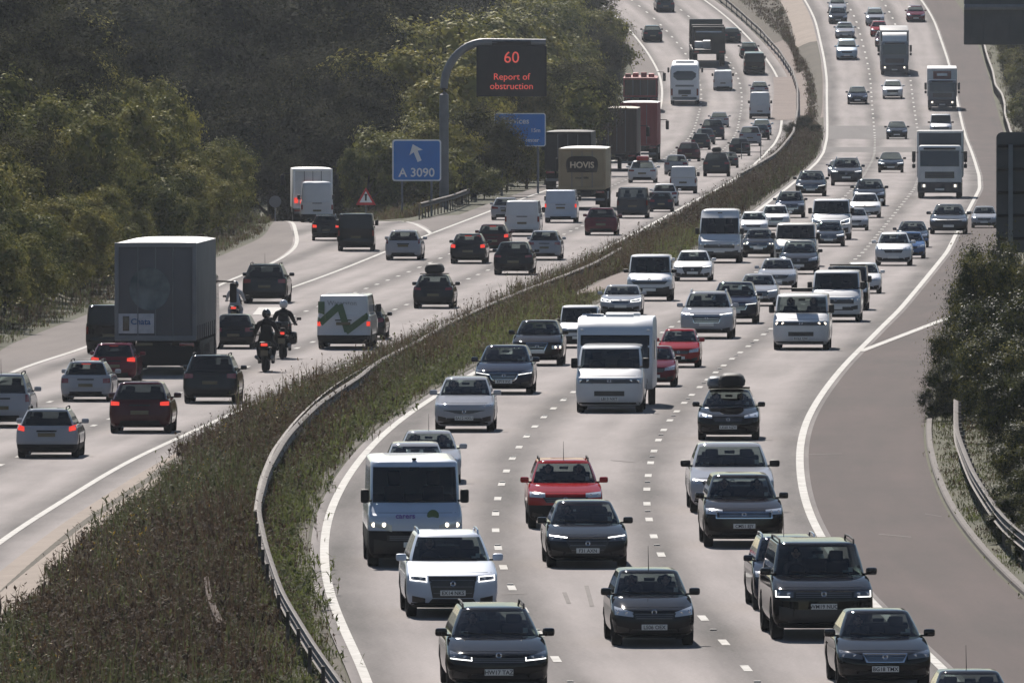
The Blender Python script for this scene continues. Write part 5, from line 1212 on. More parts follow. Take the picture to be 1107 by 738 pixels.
V('R', 'city', 'hatchfront', 'maroon', 689, 724, 418, 'dark red hatchback almost hidden behind the white caravan', lim=(.8, 1.1), mirror='trim')
V('R', 'compact', 'hatchfront', 'red', 711, 757, 397, 'bright red hatchback beside the caravan with a paper behind its windscreen', lim=(.72, 1.1))
V('R', 'suv', 'suvfront', 'silver', 736, 793, 366, 'silver off roader with a chrome barred grille in the middle lane behind the red hatchback', hl=HL(.50, .95, .78, .88, .82, .94), drl='top', grille=(.27, .24, .60, .82))
V('R', 'minibus', 'minibus', 'white', 836, 897, 378, 'white taxi minibus with pink lit headlamps and a sign on its roof', 'van', name='van', beam=True, plate='RV63 TJW', seat='seatgrey')
V('R', 'van', 'vanfront', 'white', 877, 931, 348, 'white panel van with a dark grille in the right lane just behind the taxi minibus', 'van', name='van', intake=(.5, .56, .46, .60))
V('R', 'suv', 'sweptdrl', 'navy', 772, 816, 350, 'dark navy off roader with one bright white lamp behind the silver off roader', hl=HL(.50, .95, .78, .86, .82, .92), grille=(.28, .24, .6, .8), platez=.5, rails=False)
V('R', 'sport', 'kidney', 'silver', 649, 694, 341, 'low silver sports coupe in the left lane just behind the white people carrier', lim=(.78, 1.1))
V('R', 'smallvan', 'smallvan', 'white', 678, 727, 326, 'small white van with grey bumpers beside the bare brown patch of the median', 'van', name='van')
V('R', 'saloon', 'coupegrille', 'silver', 797, 841, 331, 'low nosed silver saloon with lit lamps in the middle lane behind the navy off roader', lim=(.78, 1.1))
V('R', 'van', 'plain', 'charcoal', 893, 938, 335, 'dark van with roof bars mostly hidden behind the white panel van', 'van', name='van', van=True, hl=HL(.5, .93, .8, .95, .85, 1.0), lim=(.8, 1.1))
V('R', 'hatch', 'hatchfront', 'white', 914, 951, 318, 'white hatchback peeping out to the right of the dark van with roof bars', lim=(.8, 1.1))
V('R', 'saloon', 'hexdrl', 'white', 728, 770, 304, 'white saloon with a big black grille in the left lane beside the small white van', lim=(.78, 1.1), hl=HL(.52, .93, .60, .68, .62, .72))
V('R', 'saloon', 'plain', 'silver', 819, 861, 313, 'silver saloon directly behind the low nosed silver saloon', lim=(.78, 1.1))
V('R', 'hatch', 'hatchfront', 'charcoal', 842, 885, 297, 'charcoal hatchback with a pale sloping bonnet in front of the cream van', lim=(.78, 1.1))
V('R', 'bigvan', 'vanfront', 'white', 755, 801, 285, 'tall white delivery van with a black grille leading the left lane column', 'van', name='van', lim=(.78, 1.1))
V('R', 'cross', 'suvfront', 'charcoal', 803, 837, 279, 'dark crossover with two lit yellowish headlamps beside the tall white delivery van', beam=True, lim=(.78, 1.1), hl=HL(.6, .95, .72, .84, .72, .84), grille=(.28, .24, .6, .8))
V('R', 'van', 'vanfront', 'cream', 837, 883, 289, 'cream van with one lit headlamp behind the charcoal hatchback', 'van', name='van', lim=(.78, 1.1))
V('R', 'saloon', 'coupegrille', 'charcoal', 880, 912, 267, 'dark saloon with two white running lamps in front of the white two tone van', lim=(.78, 1.1))
V('R', 'compact', 'mpvfront', 'white', 946, 986, 288, 'white hatchback with a dark slot grille leading the right lane trio', lim=(.78, 1.1))
V('R', 'hatch', 'hatchfront', 'blue', 967, 999, 280, 'blue hatchback just behind the white hatchback of the right lane trio', lim=(.78, 1.1))
V('R', 'saloon', 'plain', 'darkblue', 968, 1004, 268, 'dark blue saloon at the back of the right lane trio', lim=(.78, 1.1))
V('R', 'saloon', 'bar', 'grey', 1005, 1046, 254, 'grey saloon alone in the right lane below the grey box lorry', lim=(.8, 1.1))
V('R', 'hatch', 'hatchfront', 'silver', 1050, 1078, 247, 'bright silver car stopped on the right hard shoulder beside the sign back', lim=(.72, 1.1))
V('R', 'van', 'vanfront', 'white', 877, 920, 260, 'white two tone van with a hooked white lamp in the middle lane', 'van', name='van', lim=(.78, 1.1), drl='loop')
V('R', 'hatch', 'hatchfront', 'white', 799, 830, 256, 'white hatchback glimpsed above the dark crossover with yellowish headlamps', lim=(.78, 1.1))
V('R', 'suv', 'suvfront', 'white', 823, 853, 250, 'white off roader to the left of the dark blue off roader', lim=(.74, 1.1), rails=False)
V('R', 'suv', 'suvfront', 'darkblue', 838, 870, 236, 'dark blue off roader with pale roof rails close to the median plants', lim=(.74, 1.1))
V('R', 'hatch', 'hatchfront', 'silver', 914, 934, 250, 'silver car half hidden to the right of the white two tone van', lim=(.74, 1.1))
V('R', 'saloon', 'bar', 'white', 918, 952, 236, 'white saloon with a dark grille in front of the black car of the middle lane', lim=(.78, 1.1))
V('R', 'hatch', 'hatchfront', 'black', 922, 957, 224, 'black car close behind the white saloon of the middle lane', lim=(.78, 1.1))
V('R', 'hatch', 'sweptdrl', 'black', 860, 893, 213, 'black hatchback with pale bonnet edges beside the median plants', lim=(.78, 1.1))
V('R', 'suv', 'hexdrl', 'grey', 898, 932, 201, 'grey off roader with one glaring lamp on the open left lane', hl=HL(.54, .95, .74, .86, .78, .9), grille=(.27, .22, .5, .84), platez=.5)
V('R', 'hatch', 'hatchfront', 'silver', 897, 914, 191, 'silver car showing only its edge behind the grey off roader', lim=(.7, 1.1))
V('R', 'saloon', 'coupegrille', 'black', 949, 977, 187, 'black saloon with two white lamps left of the grey box lorry', lim=(.8, 1.1))
V('R', 'hatch', 'hatchfront', 'charcoal', 958, 981, 151, 'dark hatchback glinting in the sun in the middle lane above the black saloon', lim=(.8, 1.1))
V('R', 'smallvan', 'smallvan', 'white', 1005, 1029, 149, 'white small van appearing above the roof of the grey box lorry', 'van', name='van', lim=(.8, 1.1))
V('R', 'hatch', 'hatchfront', 'darkblue', 916, 938, 113, 'dark blue car alone in the far left lane with an orange lamp', lim=(.8, 1.2))
V('R', 'suv', 'suvfront', 'white', 954, 976, 107, 'white off roader alone in the far middle lane', lim=(.8, 1.2), rails=False)
V('R', 'mpv', 'mpvfront', 'skyblue', 904, 927, 65, 'pale blue people carrier in the far left lane', lim=(.8, 1.2))
V('R', 'saloon', 'bar', 'silver', 903, 924, 42, 'silver saloon ahead of the pale blue people carrier', lim=(.8, 1.2), yaw=.0)
V('R', 'hatch', 'hatchfront', 'charcoal', 896, 916, 26, 'charcoal car at the top of the left lane queue', lim=(.8, 1.2))
V('R', 'hatch', 'hatchfront', 'silver', 896, 915, 15, 'silver car at the very top of the left lane queue', lim=(.8, 1.2))
V('R', 'suv', 'suvfront', 'silver', 936, 956, 28, 'silver off roader in the far middle lane behind the red car', lim=(.8, 1.2))
V('R', 'hatch', 'hatchfront', 'red', 941, 960, 40, 'red car behind the far grey lorry in the middle lane', lim=(.8, 1.2))
V('R', 'hatch', 'hatchfront', 'burgundy', 946, 965, 51, 'dark red car tucked in close behind the far grey lorry', lim=(.8, 1.2))
V('R', 'hatch', 'hatchfront', 'maroon', 980, 1000, 24, 'maroon car alone in the far right lane near the top edge', lim=(.8, 1.2))
# ------------------------------------------------------------------ traffic driving away, near to far
V('L', 'estate', 'rlit', 'silver', 19, 86, 494, 'silver estate with black lower trim and a lit red lamp, nearest in the left carriageway', rails=True, trim=.24, tl=(.72, .94, .80, .94, .84, 1.0))
V('L', 'hatch', 'rhatch', 'burgundy', 119, 186, 467, 'dark red hatchback with a slim lit lamp beside the silver estate', dark_rear=True, tl=(.66, .94, .80, .90, .80, .92), lit=True, antenna='back')
V('L', 'mpv', 'rhatch', 'silver', -30, 34, 461, 'silver car cut by the left edge with people visible through its rear window', rails=True, tl=(.84, .97, .78, 1.0, .78, 1.0), antenna='back')
V('L', 'estate', 'rhatch', 'silver', 67, 122, 434, 'silver estate with roof rails and a lit lamp strip in its rear window', high=True, tl=(.68, .95, .68, .84, .68, .86))
V('L', 'suv', 'rsuv', 'charcoal', 199, 258, 436, 'dark grey crossover with a pale badge beside the median in the left carriageway', rails=True, dark_rear=True)
V('L', 'hatch', 'rhatchlit', 'maroon', 98, 149, 413, 'bright maroon hatchback with brake lamps lit directly behind the curtain sided lorry', dark_rear=True)
V('L', 'van', 'rvan', 'black', 94, 146, 382, 'dark van half hidden to the left of the curtain sided lorry', 'van', name='van', lim=(.85, 1.1))
V('L', 'hatch', 'rhatch', 'black', 231, 276, 377, 'dark car sticking out to the right of the curtain sided lorry', dark_rear=True)
r, m_ = V('L', 'van', 'rvanlit', 'white', 344, 402, 377, 'white van with a green zigzag stripe across its back doors', 'van', name='van', tl=(.86, .985, .84, 1.0, .84, 1.0), platez=.93, handle=1.05, trim=.32)
yb = -m_.L / 2 - .005
zz = MB()
pts = [(-.86, 1.42, .16), (-.86, .82, .16), (-.40, .95, .13), (-.12, 1.45, .13), (.10, .62, .13), (.34, .62, .13), (.86, 1.20, .15)]
def band(a, b, wd, k=8):
    a, b = np.array(a[:2]), np.array(b[:2]); d = (b - a) / np.linalg.norm(b - a); n = np.array([-d[1], d[0]]) * wd / 2; a = a - d * wd * .25; b = b + d * wd * .25
    f = lambda v, z: (m_.rear(v, z) if z < m_.zb else -m_.L / 2 + .02 + .14 * corner(min(1, abs(v) / .93), 3.0) + (z - m_.zb) * .10) - .028
    for i in range(k):
        p0, p1 = a + (b - a) * i / k, a + (b - a) * (i + 1) / k
        q = [p0 - n, p1 - n, p1 + n, p0 + n]; zz.add([(p[0], f(p[0], p[1]), p[1]) for p in q], [(0, 1, 2, 3)])
for a, b, wd in (((-.80, 1.02), (-.80, 1.66), .24), ((-.80, .98), (-.20, 1.52), .24), ((-.12, 1.56), (.14, .70), .24), ((.14, .66), (.86, 1.20), .22)): band(a, b, wd)
zz.build('zigzag_stripe', M['green'], r, smooth=0)
o = lettering(r, 'Waterston', .24, M['textgrey'], (-.05, m_.rear(0, m_.zb) + .045, 1.66), .003)
V('L', 'hatch', 'rhatch', 'black', 372, 417, 367, 'dark car overtaking just right of the van with the green zigzag', dark_rear=True)
V('L', 'hatch', 'rhatch', 'charcoal', 447, 491, 333, 'charcoal hatchback with a black roof box, alone in the fast lane', box=(.85, 1.6, .42), tl=(.60, .93, .80, .90, .82, .95))
V('L', 'suv', 'rsuv', 'charcoal', 263, 311, 328, 'dark crossover at the start of the exit lane ahead of the curtain sided lorry', rails=True, dark_rear=True, antenna='back')
V('L', 'hatch', 'rhatch', 'silver', 417, 456, 281, 'silver hatchback with tall rear lamps next to the exit nose', tl=(.84, .96, .80, 1.0, .86, 1.10), platez=.72)
V('L', 'hatch', 'rsuvlit', 'charcoal', 487, 526, 285, 'dark car with three brake lamps lit behind the white van of the middle lane', lim=(.8, 1.1), platez=.62, tl=(.70, .94, .78, .94, .80, .97))
V('L', 'hatch', 'rsuvlit', 'burgundy', 515, 551, 272, 'dark maroon car with brake lamps lit beside a white van', lim=(.8, 1.1), platez=.60, tl=(.70, .94, .78, .94, .80, .97))
V('L', 'hatch', 'rhatch', 'black', 534, 577, 298, 'black hatchback in the fast lane behind the silver crossover', lim=(.8, 1.1), tl=(.60, .93, .78, .88, .80, .90))
V('L', 'suv', 'rsuv', 'silver', 571, 607, 281, 'silver crossover with a glinting rear window in the fast lane', lim=(.8, 1.1), rails=False)
V('L', 'saloon', 'rsal', 'silver', 531, 562, 238, 'silver car on the inside lane left of two white vans', lim=(.78, 1.1))
V('L', 'van', 'rvan', 'white', 546, 584, 255, 'white van with a dark number plate in the middle lane behind the silver car', 'van', name='van', lim=(.78, 1.1))
V('L', 'van', 'rvanlit', 'iceblue', 589, 624, 241, 'pale blue van with two red lamps lit in front of the tan bread lorry', 'van', name='van', lim=(.78, 1.1))
V('L', 'hatch', 'rhatch', 'maroon', 632, 668, 254, 'maroon hatchback in the fast lane beside the tan bread lorry', lim=(.78, 1.1), dark_rear=True, tl=(.66, .94, .80, .90, .80, .92))
V('L', 'minibus', 'rvan', 'slate', 667, 701, 236, 'slate grey minibus at the edge of the median plants', 'van', name='van', lim=(.78, 1.1), dark_rear=True)
V('L', 'hatch', 'rhatch', 'navy', 702, 728, 229, 'dark blue car just right of the slate grey minibus', lim=(.74, 1.1))
V('L', 'hatch', 'rhatch', 'white', 704, 733, 222, 'white hatchback hidden behind the dark blue car at the median plants', lim=(.74, 1.1))
V('L', 'saloon', 'rsal', 'white', 679, 710, 198, 'white saloon with a pink load on its roof right of the bread lorry', lim=(.78, 1.2), tl=(.56, .93, .74, .84, .74, .86))
V('L', 'smallvan', 'rvan', 'white', 724, 753, 209, 'white van with orange markings in the middle lane of the far queue', 'van', name='van', lim=(.78, 1.2), tl=(.88, .98, .7, 1.0, .7, 1.0))
V('L', 'hatch', 'rhatch', 'silver', 718, 744, 189, 'silver hatchback just left of the white van in the far queue', lim=(.78, 1.2))
V('L', 'suv', 'rsuv', 'charcoal', 760, 789, 191, 'charcoal off roader with a roof box in the fast lane of the far queue', lim=(.78, 1.2), box=(.7, 1.4, .36), rails=False, dark_rear=True)
V('L', 'hatch', 'rhatch', 'grey', 779, 797, 182, 'grey car peeping out right of the charcoal off roader with a roof box', lim=(.74, 1.2))
V('L', 'hatch', 'rhatch', 'burgundy', 732, 757, 175, 'dark red car in the middle of the far queue', lim=(.78, 1.2), dark_rear=True)
V('L', 'hatch', 'rhatch', 'black', 788, 811, 169, 'black hatchback in the fast lane of the far queue', lim=(.78, 1.2), dark_rear=True)
V('L', 'hatch', 'rhatch', 'charcoal', 747, 768, 163, 'charcoal hatchback ahead of the dark red car of the far queue', lim=(.78, 1.2), dark_rear=True)
V('L', 'saloon', 'rsal', 'grey', 751, 773, 157, 'grey saloon two cars ahead of the dark red car of the far queue', lim=(.78, 1.2))
V('L', 'suv', 'rsuv', 'silver', 799, 823, 159, 'silver off roader in the fast lane of the far queue', lim=(.78, 1.2), rails=False)
V('L', 'suv', 'rsuv', 'navy', 758, 783, 152, 'dark navy off roader at the head of the middle lane queue', lim=(.78, 1.2), rails=False)
V('L', 'saloon', 'rsal', 'silver', 767, 788, 138, 'silver saloon flashing in the sun at the very head of the far queue', lim=(.78, 1.2))
V('L', 'hatch', 'rhatch', 'black', 812, 832, 152, 'black car beside the pale blue hatchback behind the far white box van', lim=(.78, 1.2))
V('L', 'hatch', 'rhatch', 'skyblue', 813, 834, 147, 'pale blue hatchback directly behind the far white box van', lim=(.78, 1.2))
V('L', 'bigvan', 'rvan', 'white', 810, 833, 129, 'far white box van in the fast lane', 'van', name='van', lim=(.74, 1.2))
V('L', 'hatch', 'rhatch', 'silver', 811, 831, 106, 'silver car ahead of the far white box van', lim=(.78, 1.2))
V('L', 'van', 'rvan', 'white', 771, 792, 98, 'white van in the far middle lane beside the coach', 'van', name='van', lim=(.74, 1.2))
V('L', 'van', 'rvan', 'black', 804, 827, 81, 'black van in the far fast lane', 'van', name='van', lim=(.74, 1.2))
V('L', 'hatch', 'rhatch', 'charcoal', 800, 820, 63, 'charcoal car just ahead of the black van in the far fast lane', lim=(.78, 1.2))
V('L', 'hatch', 'rhatch', 'black', 782, 801, 47, 'black car to the right of the far transporter lorry', lim=(.78, 1.2), dark_rear=True)
V('L', 'hatch', 'rhatch', 'charcoal', 695, 716, 46, 'charcoal car alone in the far inside lane', lim=(.78, 1.2))
V('L', 'hatch', 'rhatch', 'slate', 709, 729, 13, 'slate grey car at the top edge in the middle lane', lim=(.78, 1.2))
V('S', 'suv', 'rsuvlit', 'black', 337, 368, 260, 'black off roader with one red lamp on the exit road beside the dark van', lim=(.72, 1.1), high=False)
V('S', 'van', 'rvan', 'charcoal', 365, 405, 271, 'dark van without markings at the mouth of the exit road', 'van', name='van', lim=(.78, 1.1), dark_rear=True)
V('S', 'bigvan', 'rvan', 'white', 325, 360, 239, 'white box van at the top of the exit road in front of the motorhome', 'van', name='van', lim=(.74, 1.1))
# ------------------------------------------------------------------ lorries, coach, caravan
def big_wheel(root, x, y, r=.50, wd=.30):
    k = ('bw', r, wd)
    if k not in _bool:
        h = wd / 2; ri = r * .60
        t = MB().lathe([(-h, ri), (-h, r * .94), (-h * .85, r), (h * .85, r), (h, r * .94), (h, ri), (-h, ri)], 'X', n=28).mesh('tyre', [M['rubber']], 40)
        rm = MB().lathe([(-h * .8, 0), (-h * .8, ri), (h * .9, ri), (h * .9, ri * .9), (h * .3, ri * .5), (h * .8, ri * .35), (h * .8, 0)], 'X', n=24).mesh('rim', [M['steelgrey']], 40)
        _bool[k] = (t, rm)
    t, rm = _bool[k]
    o = link(bpy.data.objects.new('wheel', t), root); o.location = (x, y, r)
    if x < 0: o.rotation_euler = (0, 0, math.pi)
    link(bpy.data.objects.new('rim', rm), o)
def bx(root, name, c, d, mat, bev=.02, rot=None):
    o = MB().box((0, 0, 0), d, 0, bev).build(name, mat, root); o.location = c
    if rot: o.rotation_euler = rot
    return o
def cab_shell(Wd, z0, z1, yf, depth, lean=.16, rnd=.20):
    """rounded lorry cab, front face at yf"""
    m = MB(); rows = []
    for t in (0, .03, .10, .3, .45, .55, .7, .85, .94, .98, 1.0):
        z = z0 + (z1 - z0) * t; f = yf - (0 if t < .45 else lean * ((t - .45) / .55) ** 1.2); ins = (.12 if t in (0, 1.0) else .05 if t in (.03, .98) else 0); w_ = Wd / 2 - ins - .05 * max(0, t - .5)
        r = []
        for tt in TT: r.append((w_ * tt, f - ins - rnd * corner(tt, 4.0), z))
        r += [(w_, yf - depth, z), (-w_, yf - depth, z)]
        rows.append(r)
    m.grid(rows, closed=True); n = len(rows[0]); m.f.append(tuple(range(n))); m.m.append(0); m.f.append(tuple(len(rows) * n - n + k for k in range(n))); m.m.append(0)
    fy = lambda v, z: (yf - (0 if (z - z0) / (z1 - z0) < .45 else lean * max(0, ((z - z0) / (z1 - z0) - .45) / .55) ** 1.2)) - rnd * corner(min(1, abs(v) / (Wd / 2)), 4.0)
    return m, fy
def curved(fy, cols, off=.012, rows=4, thick=.03):
    m = MB(); g = [[(v, fy(v, a + (b - a) * k / rows) + off, a + (b - a) * k / rows) for k in range(rows + 1)] for v, a, b in cols]; m.grid(g)
    nc, nr = len(cols), rows + 1
    e = [(i, 0) for i in range(nc)] + [(nc - 1, k) for k in range(1, nr)] + [(i, nr - 1) for i in range(nc - 2, -1, -1)] + [(0, k) for k in range(nr - 2, 0, -1)]
    m.grid([[g[i][k] for i, k in e], [(g[i][k][0], g[i][k][1] - thick, g[i][k][2]) for i, k in e]], closed=True)
    return m
def span(w0, a, b, n=10): return [(-w0 + 2 * w0 * k / n, a, b) for k in range(n + 1)]
def lorry_front(xl, xr, y, Wd, cabz, boxz, Lb, cabmat, boxmat, label, wsz=(1.65, 2.62), deflector=None, sign=None, side='R'):
    D = D_of(RT, y); sc = min(1.12, max(.85, (xr - xl) / (Wd * FPX / D)))
    mtx, D = lane_matrix('R', (xl + xr) / 2, y, False, -1.35, sc)
    r = empty('lorry', mtx @ Matrix.Scale(sc, 4)); tag(r, label, 'lorry', GO)
    cs, fy = cab_shell(Wd - .04, .55, cabz, 0, 1.9)
    cabo = cs.build('cab', cabmat, r, 40)
    a, b = wsz
    curved(fy, span(Wd * .44, a, b)).build('windscreen', M['darkglass'], cabo)
    curved(fy, span(Wd * .36, b + .06, b + .16), .09).build('sun_visor', M['trim'], cabo)
    curved(fy, span(Wd * .33, 1.12, 1.48)).build('grille', M['grille'], cabo)
    for k in range(3): curved(fy, span(Wd * .31, 1.18 + k * .10, 1.205 + k * .10), .03, 1).build('grille_slat', M['steelgrey'], cabo)
    bump = MB(); cs2, fy2 = cab_shell(Wd, .30, .92, .06, 1.5, 0); cs2.build('bumper', paint('slate'), r, 40)
    for sx in (-1, 1):
        hl = curved(fy2, [(sx * (Wd * .30 + .07 * k), .60, .80) for k in range(5)]).build('headlight', M['lens'], r); curved(fy2, [(sx * (Wd * .33 + .05 * k), .63, .77) for k in range(3)], .022).build('lamp_reflector', M['beam'], hl)
        mo = bx(r, 'mirror', (sx * (Wd / 2 + .20), -.25, (a + b) / 2 + .1), (.20, .14, .62), M['trim'], .05); bx(r, 'mirror', (sx * (Wd / 2 + .20), -.25, (a + b) / 2 - .42), (.19, .14, .24), M['trim'], .05)
        MB().tube([(sx * (Wd / 2 - .05), -.3, b - .1), (sx * (Wd / 2 + .2), -.25, b - .12), (sx * (Wd / 2 + .2), -.25, a + .1)], .022, 6).build('mirror_arm', M['trim'], r)
    bx(r, 'number_plate', (0, fy2(0, .5) + .02, .50), (.52, .02, .11), M['plate_w'], .003)
    for sx in (-.42, .12): MB().tube([(sx, fy(sx, a) + .03, a + .02), (sx + .5, fy(sx + .5, a) + .03, a + .08)], .014, 5).build('wiper', M['trim'], cabo)
    bx(r, 'chassis', (0, -2.0 - Lb / 2, .78), (.9, Lb + 1.2, .28), M['trim'], .02)
    bo = bx(r, 'box_body', (0, -2.05 - Lb / 2, (1.12 + boxz) / 2), (Wd + .06, Lb, boxz - 1.12), boxmat, .05)
    fm = MB(); hh = boxz - 1.12
    for sx in (-1, 1): fm.box((sx * (Wd / 2 + .0), Lb / 2 + .01, 0), (.10, .05, hh - .06))
    fm.box((0, Lb / 2 + .01, hh / 2 - .05), (Wd, .05, .10)); fm.build('frame', M['dullwhite'], bo)
    if deflector:
        dm = MB(); d0, d1 = cabz - .02, deflector; rows = []
        for t in (0, .3, .6, .85, 1): rows.append([(Wd * .44 * q, -.55 - 1.2 * t ** 1.4 - .1 * abs(q) ** 3, d0 + (d1 - d0) * math.sin(t * math.pi / 2)) for q in np.linspace(-1, 1, 9)])
        dm.grid(rows); dm.add([p for p in rows[0]] + [(p[0], -1.9, d0) for p in rows[0]], [(k, k + 1, k + 10, k + 9) for k in range(8)])
        for e in (0, 8): dm.add([rr[e] for rr in rows] + [(rows[0][e][0], -1.9, d0), (rows[0][e][0], -1.9, d1)], [(0, 1, 2, 3, 4, 6, 5)])
        dm.add([p for p in rows[-1]] + [(p[0], -1.9, d1) for p in rows[-1]], [(k, k + 1, k + 10, k + 9) for k in range(8)])
        dm.build('roof_deflector', M['dullwhite'], cabo, 40)
    for yy in (-1.35, -2.0 - Lb + 1.6):
        for sx in (-1, 1): big_wheel(r, sx * (Wd / 2 - .18), yy)
    return r, fy, bo, Lb
lorry_front(992, 1040, 215, 2.48, 2.95, 3.72, 6.2, M['dullwhite'], M['greypanel'], 'grey box lorry with a white cab and dark windscreen in the right lane', (1.78, 2.66))
r, fy, bo, Lb = lorry_front(1003, 1034, 119, 2.48, 2.65, 3.55, 6.0, paint('steelblue'), M['dullwhite'], 'white box lorry with a red panel above its cab in the far right lane', (1.6, 2.36))
rp = bx(bo, 'red_panel', (0, Lb / 2 + .03, .62), (1.55, .03, .72), paint('maroon'), .01)
bx(rp, 'white_mark', (0, .02, .05), (.9, .02, .22), M['whitepaint'], .004)
lorry_front(952, 982, 81, 2.50, 3.05, 3.95, 9.5, paint('steelblue'), M['greypanel'], 'grey blue heavy lorry with a white roof deflector in the far middle lane', (1.85, 2.75), 3.78)

def lorry_back(side, xl, xr, y, Wd, H, Lb, bodymat, roofmat, label, edge=None, z0=1.10, top_only=False, lamps=True, lim=(.85, 1.16), cab=None, hide=None):
    tab = LT; D = D_of(tab, y); sc = min(lim[1], max(lim[0], (xr - xl) / (Wd * FPX / D)))
    mtx, D = lane_matrix(side, (xl + xr) / 2, y, True, 2.0, sc)
    r = empty('lorry', mtx @ Matrix.Scale(sc, 4)); tag(r, label, 'lorry', GA)
    bo = bx(r, 'box_body', (0, Lb / 2, (z0 + H - .03) / 2), (Wd, Lb, H - .03 - z0), bodymat, .04)
    rf = MB(); rows = []
    for yy in (0.0, .08, Lb - .08, Lb): rows.append([(Wd / 2 * q, yy, H - .03 + (.06 if .01 < yy < Lb - .01 else .03) * (1 - q ** 4)) for q in np.linspace(-1, 1, 11)])
    rf.grid(rows).build('roof', roofmat, r, 40)
    em = edge or M['steelgrey']; fm = MB(); hh = H - z0
    for sx in (-1, 1): fm.box((sx * (Wd / 2 - .06), -.02, (z0 + H) / 2), (.12, .08, hh - .02), bev=.01)
    fm.box((0, -.02, H - .08), (Wd - .02, .085, .14), bev=.01).box((0, -.02, z0 + .06), (Wd - .02, .085, .16), bev=.01)
    fm.build('rear_frame', em, r)
    dm = MB()
    for sx in (-.43, .43): dm.tube([(sx * Wd / 2 * 1.0, -.05, z0 + .1), (sx * Wd / 2, -.05, H - .15)], .02, 6)
    dm.box((0, -.012, (z0 + H) / 2), (.03, .03, hh - .2)); dm.build('door_bars', M['steelgrey'], r)
    bx(r, 'chassis', (0, Lb / 2, z0 - .20), (1.0, Lb - .1, .26), M['trim'], .02); bx(r, 'underrun_bar', (0, .06, .55), (Wd - .12, .10, .14), M['steelgrey'], .02)
    for sx in (-1, 1):
        bx(r, 'tail_light', (sx * (Wd / 2 - .30), .0, z0 - .14), (.46, .06, .12), M['tail'], .01)
        bx(r, 'mud_flap', (sx * (Wd / 2 - .32), 1.35, .55), (.55, .03, .60), M['rubber'], .005)
        for yy in (2.0, 3.3): big_wheel(r, sx * (Wd / 2 - .20), yy, .5, .36)
        big_wheel(r, sx * (Wd / 2 - .18), Lb + .3, .5)
        bx(r, 'side_guard', (sx * (Wd / 2 - .04), Lb * .55, .72), (.05, Lb * .35, .40), M['steelgrey'], .02)
    bx(r, 'number_plate', (-.35, -.02, z0 - .14), (.52, .02, .11), M['plate_y'], .003)
    cb, fy = cab_shell(Wd - .06, .55, min(H - .35, 3.0), 0, 1.9); cm = cb.build('cab', cab or paint('slate'), r, 40); cm.location = (0, Lb + 2.3, 0)
    for sx in (-1, 1):
        bx(r, 'mirror', (sx * (Wd / 2 + .42), Lb + 1.95, 2.35), (.22, .14, .62), M['trim'], .05); MB().tube([(sx * (Wd / 2 - .1), Lb + 2.0, 2.72), (sx * (Wd / 2 + .42), Lb + 1.95, 2.70)], .03, 6).build('mirror_arm', M['trim'], r)
    return r, bo
r, bo = lorry_back('L', 129, 217, 404, 2.55, 4.15, 9.2, M['greypanel'], M['roofwhite'], 'grey curtain sided lorry with a faded picture on its back doors in the inside lane', lim=(.9, 1.2))
pc = MB().box((0, 0, 0), (1.16, .012, .62), bev=.003).build('door_panel', noise_mat('faded_print', [(.35, (.30, .31, .35)), (.65, (.42, .43, .47))], 3, 4, .6), r); pc.location = (-.62, -.04, 1.62)
bx(pc, 'panel_mark', (-.30, -.012, 0), (.20, .01, .46), paint('brown'), .002); o = lettering(pc, 'Chata', .26, paint('blue'), (.16, -.02, .05), .006)
pg = MB().lathe([(0, 0), (.012, .60), (0, .64)], 'Y', (0, 0, 0), 32).build('door_picture', noise_mat('picture_blue', [(.35, (.035, .060, .068)), (.65, (.13, .155, .165))], 2, 5, .6), r); pg.location = (-.18, -.045, 2.70); pg.scale = (1.0, 1, 1.05)
bx(r, 'tail_lift', (0, -.02, .62), (2.3, .06, .62), M['trim'], .02)
for sx in (-1, 1): bx(r, 'side_skirt', (sx * 1.24, 5.2, .72), (.04, 6.4, .62), M['trim'], .02)
for k in range(9): bx(r, 'strap', (1.285, .6 + k * .98, 1.30), (.02, .05, .50), M['trim'], .004)
bread = noise_mat('tan_panel', [(.3, (.24, .185, .11)), (.7, (.33, .26, .16))], .9, 5, .6)
r, bo = lorry_back('L', 605, 656, 226, 2.55, 3.32, 9.0, bread, M['roofwhite'], 'tan bread lorry with a dark oval panel lettered on its back', edge=bread, lim=(.85, 1.12))
ov = MB(); vs = []
for a in np.linspace(0, math.pi, 15): vs.append((.86 * math.copysign(abs(math.cos(a)) ** .5, math.cos(a)), .52 * math.sin(a) ** .6))
vs = [(-.80, -.36), (.80, -.36)] + vs
ov.add([(a, -.01, b) for a, b in vs] + [(a, .02, b) for a, b in vs], [tuple(range(len(vs))), tuple(range(2 * len(vs) - 1, len(vs) - 1, -1))] + [(k, (k + 1) % len(vs), len(vs) + (k + 1) % len(vs), len(vs) + k) for k in range(len(vs))])
o = ov.build('sign_panel', paint('brownblack'), r, smooth=0); o.location = (0, -.07, 2.38); lettering(o, 'HOVIS', .46, simple('cream_lettering', (.55, .46, .33), .5), (0, -.014, .02), .012)
q = lettering(r, 'since 1886', .17, paint('brownblack'), (0, -.07, 1.72), .003)
r, bo = lorry_back('L', 590, 640, 205, 2.50, 3.15, 9.0, M['trim'], M['trim'], 'black lorry almost hidden behind the left side of the tan bread lorry', lim=(.85, 1.2), edge=M['trim'], cab=paint('black'))
cont = noise_mat('brown_container', [(.3, (.050, .032, .024)), (.7, (.085, .058, .044))], .7, 6, .7, stretch=(6, 1, .6))
lorry_back('L', 646, 689, 185, 2.50, 3.95, 12.0, cont, simple('container_roof', (.36, .31, .24), .7), 'dark brown container lorry in front of the red container lorry', lim=(.85, 1.2), edge=cont)
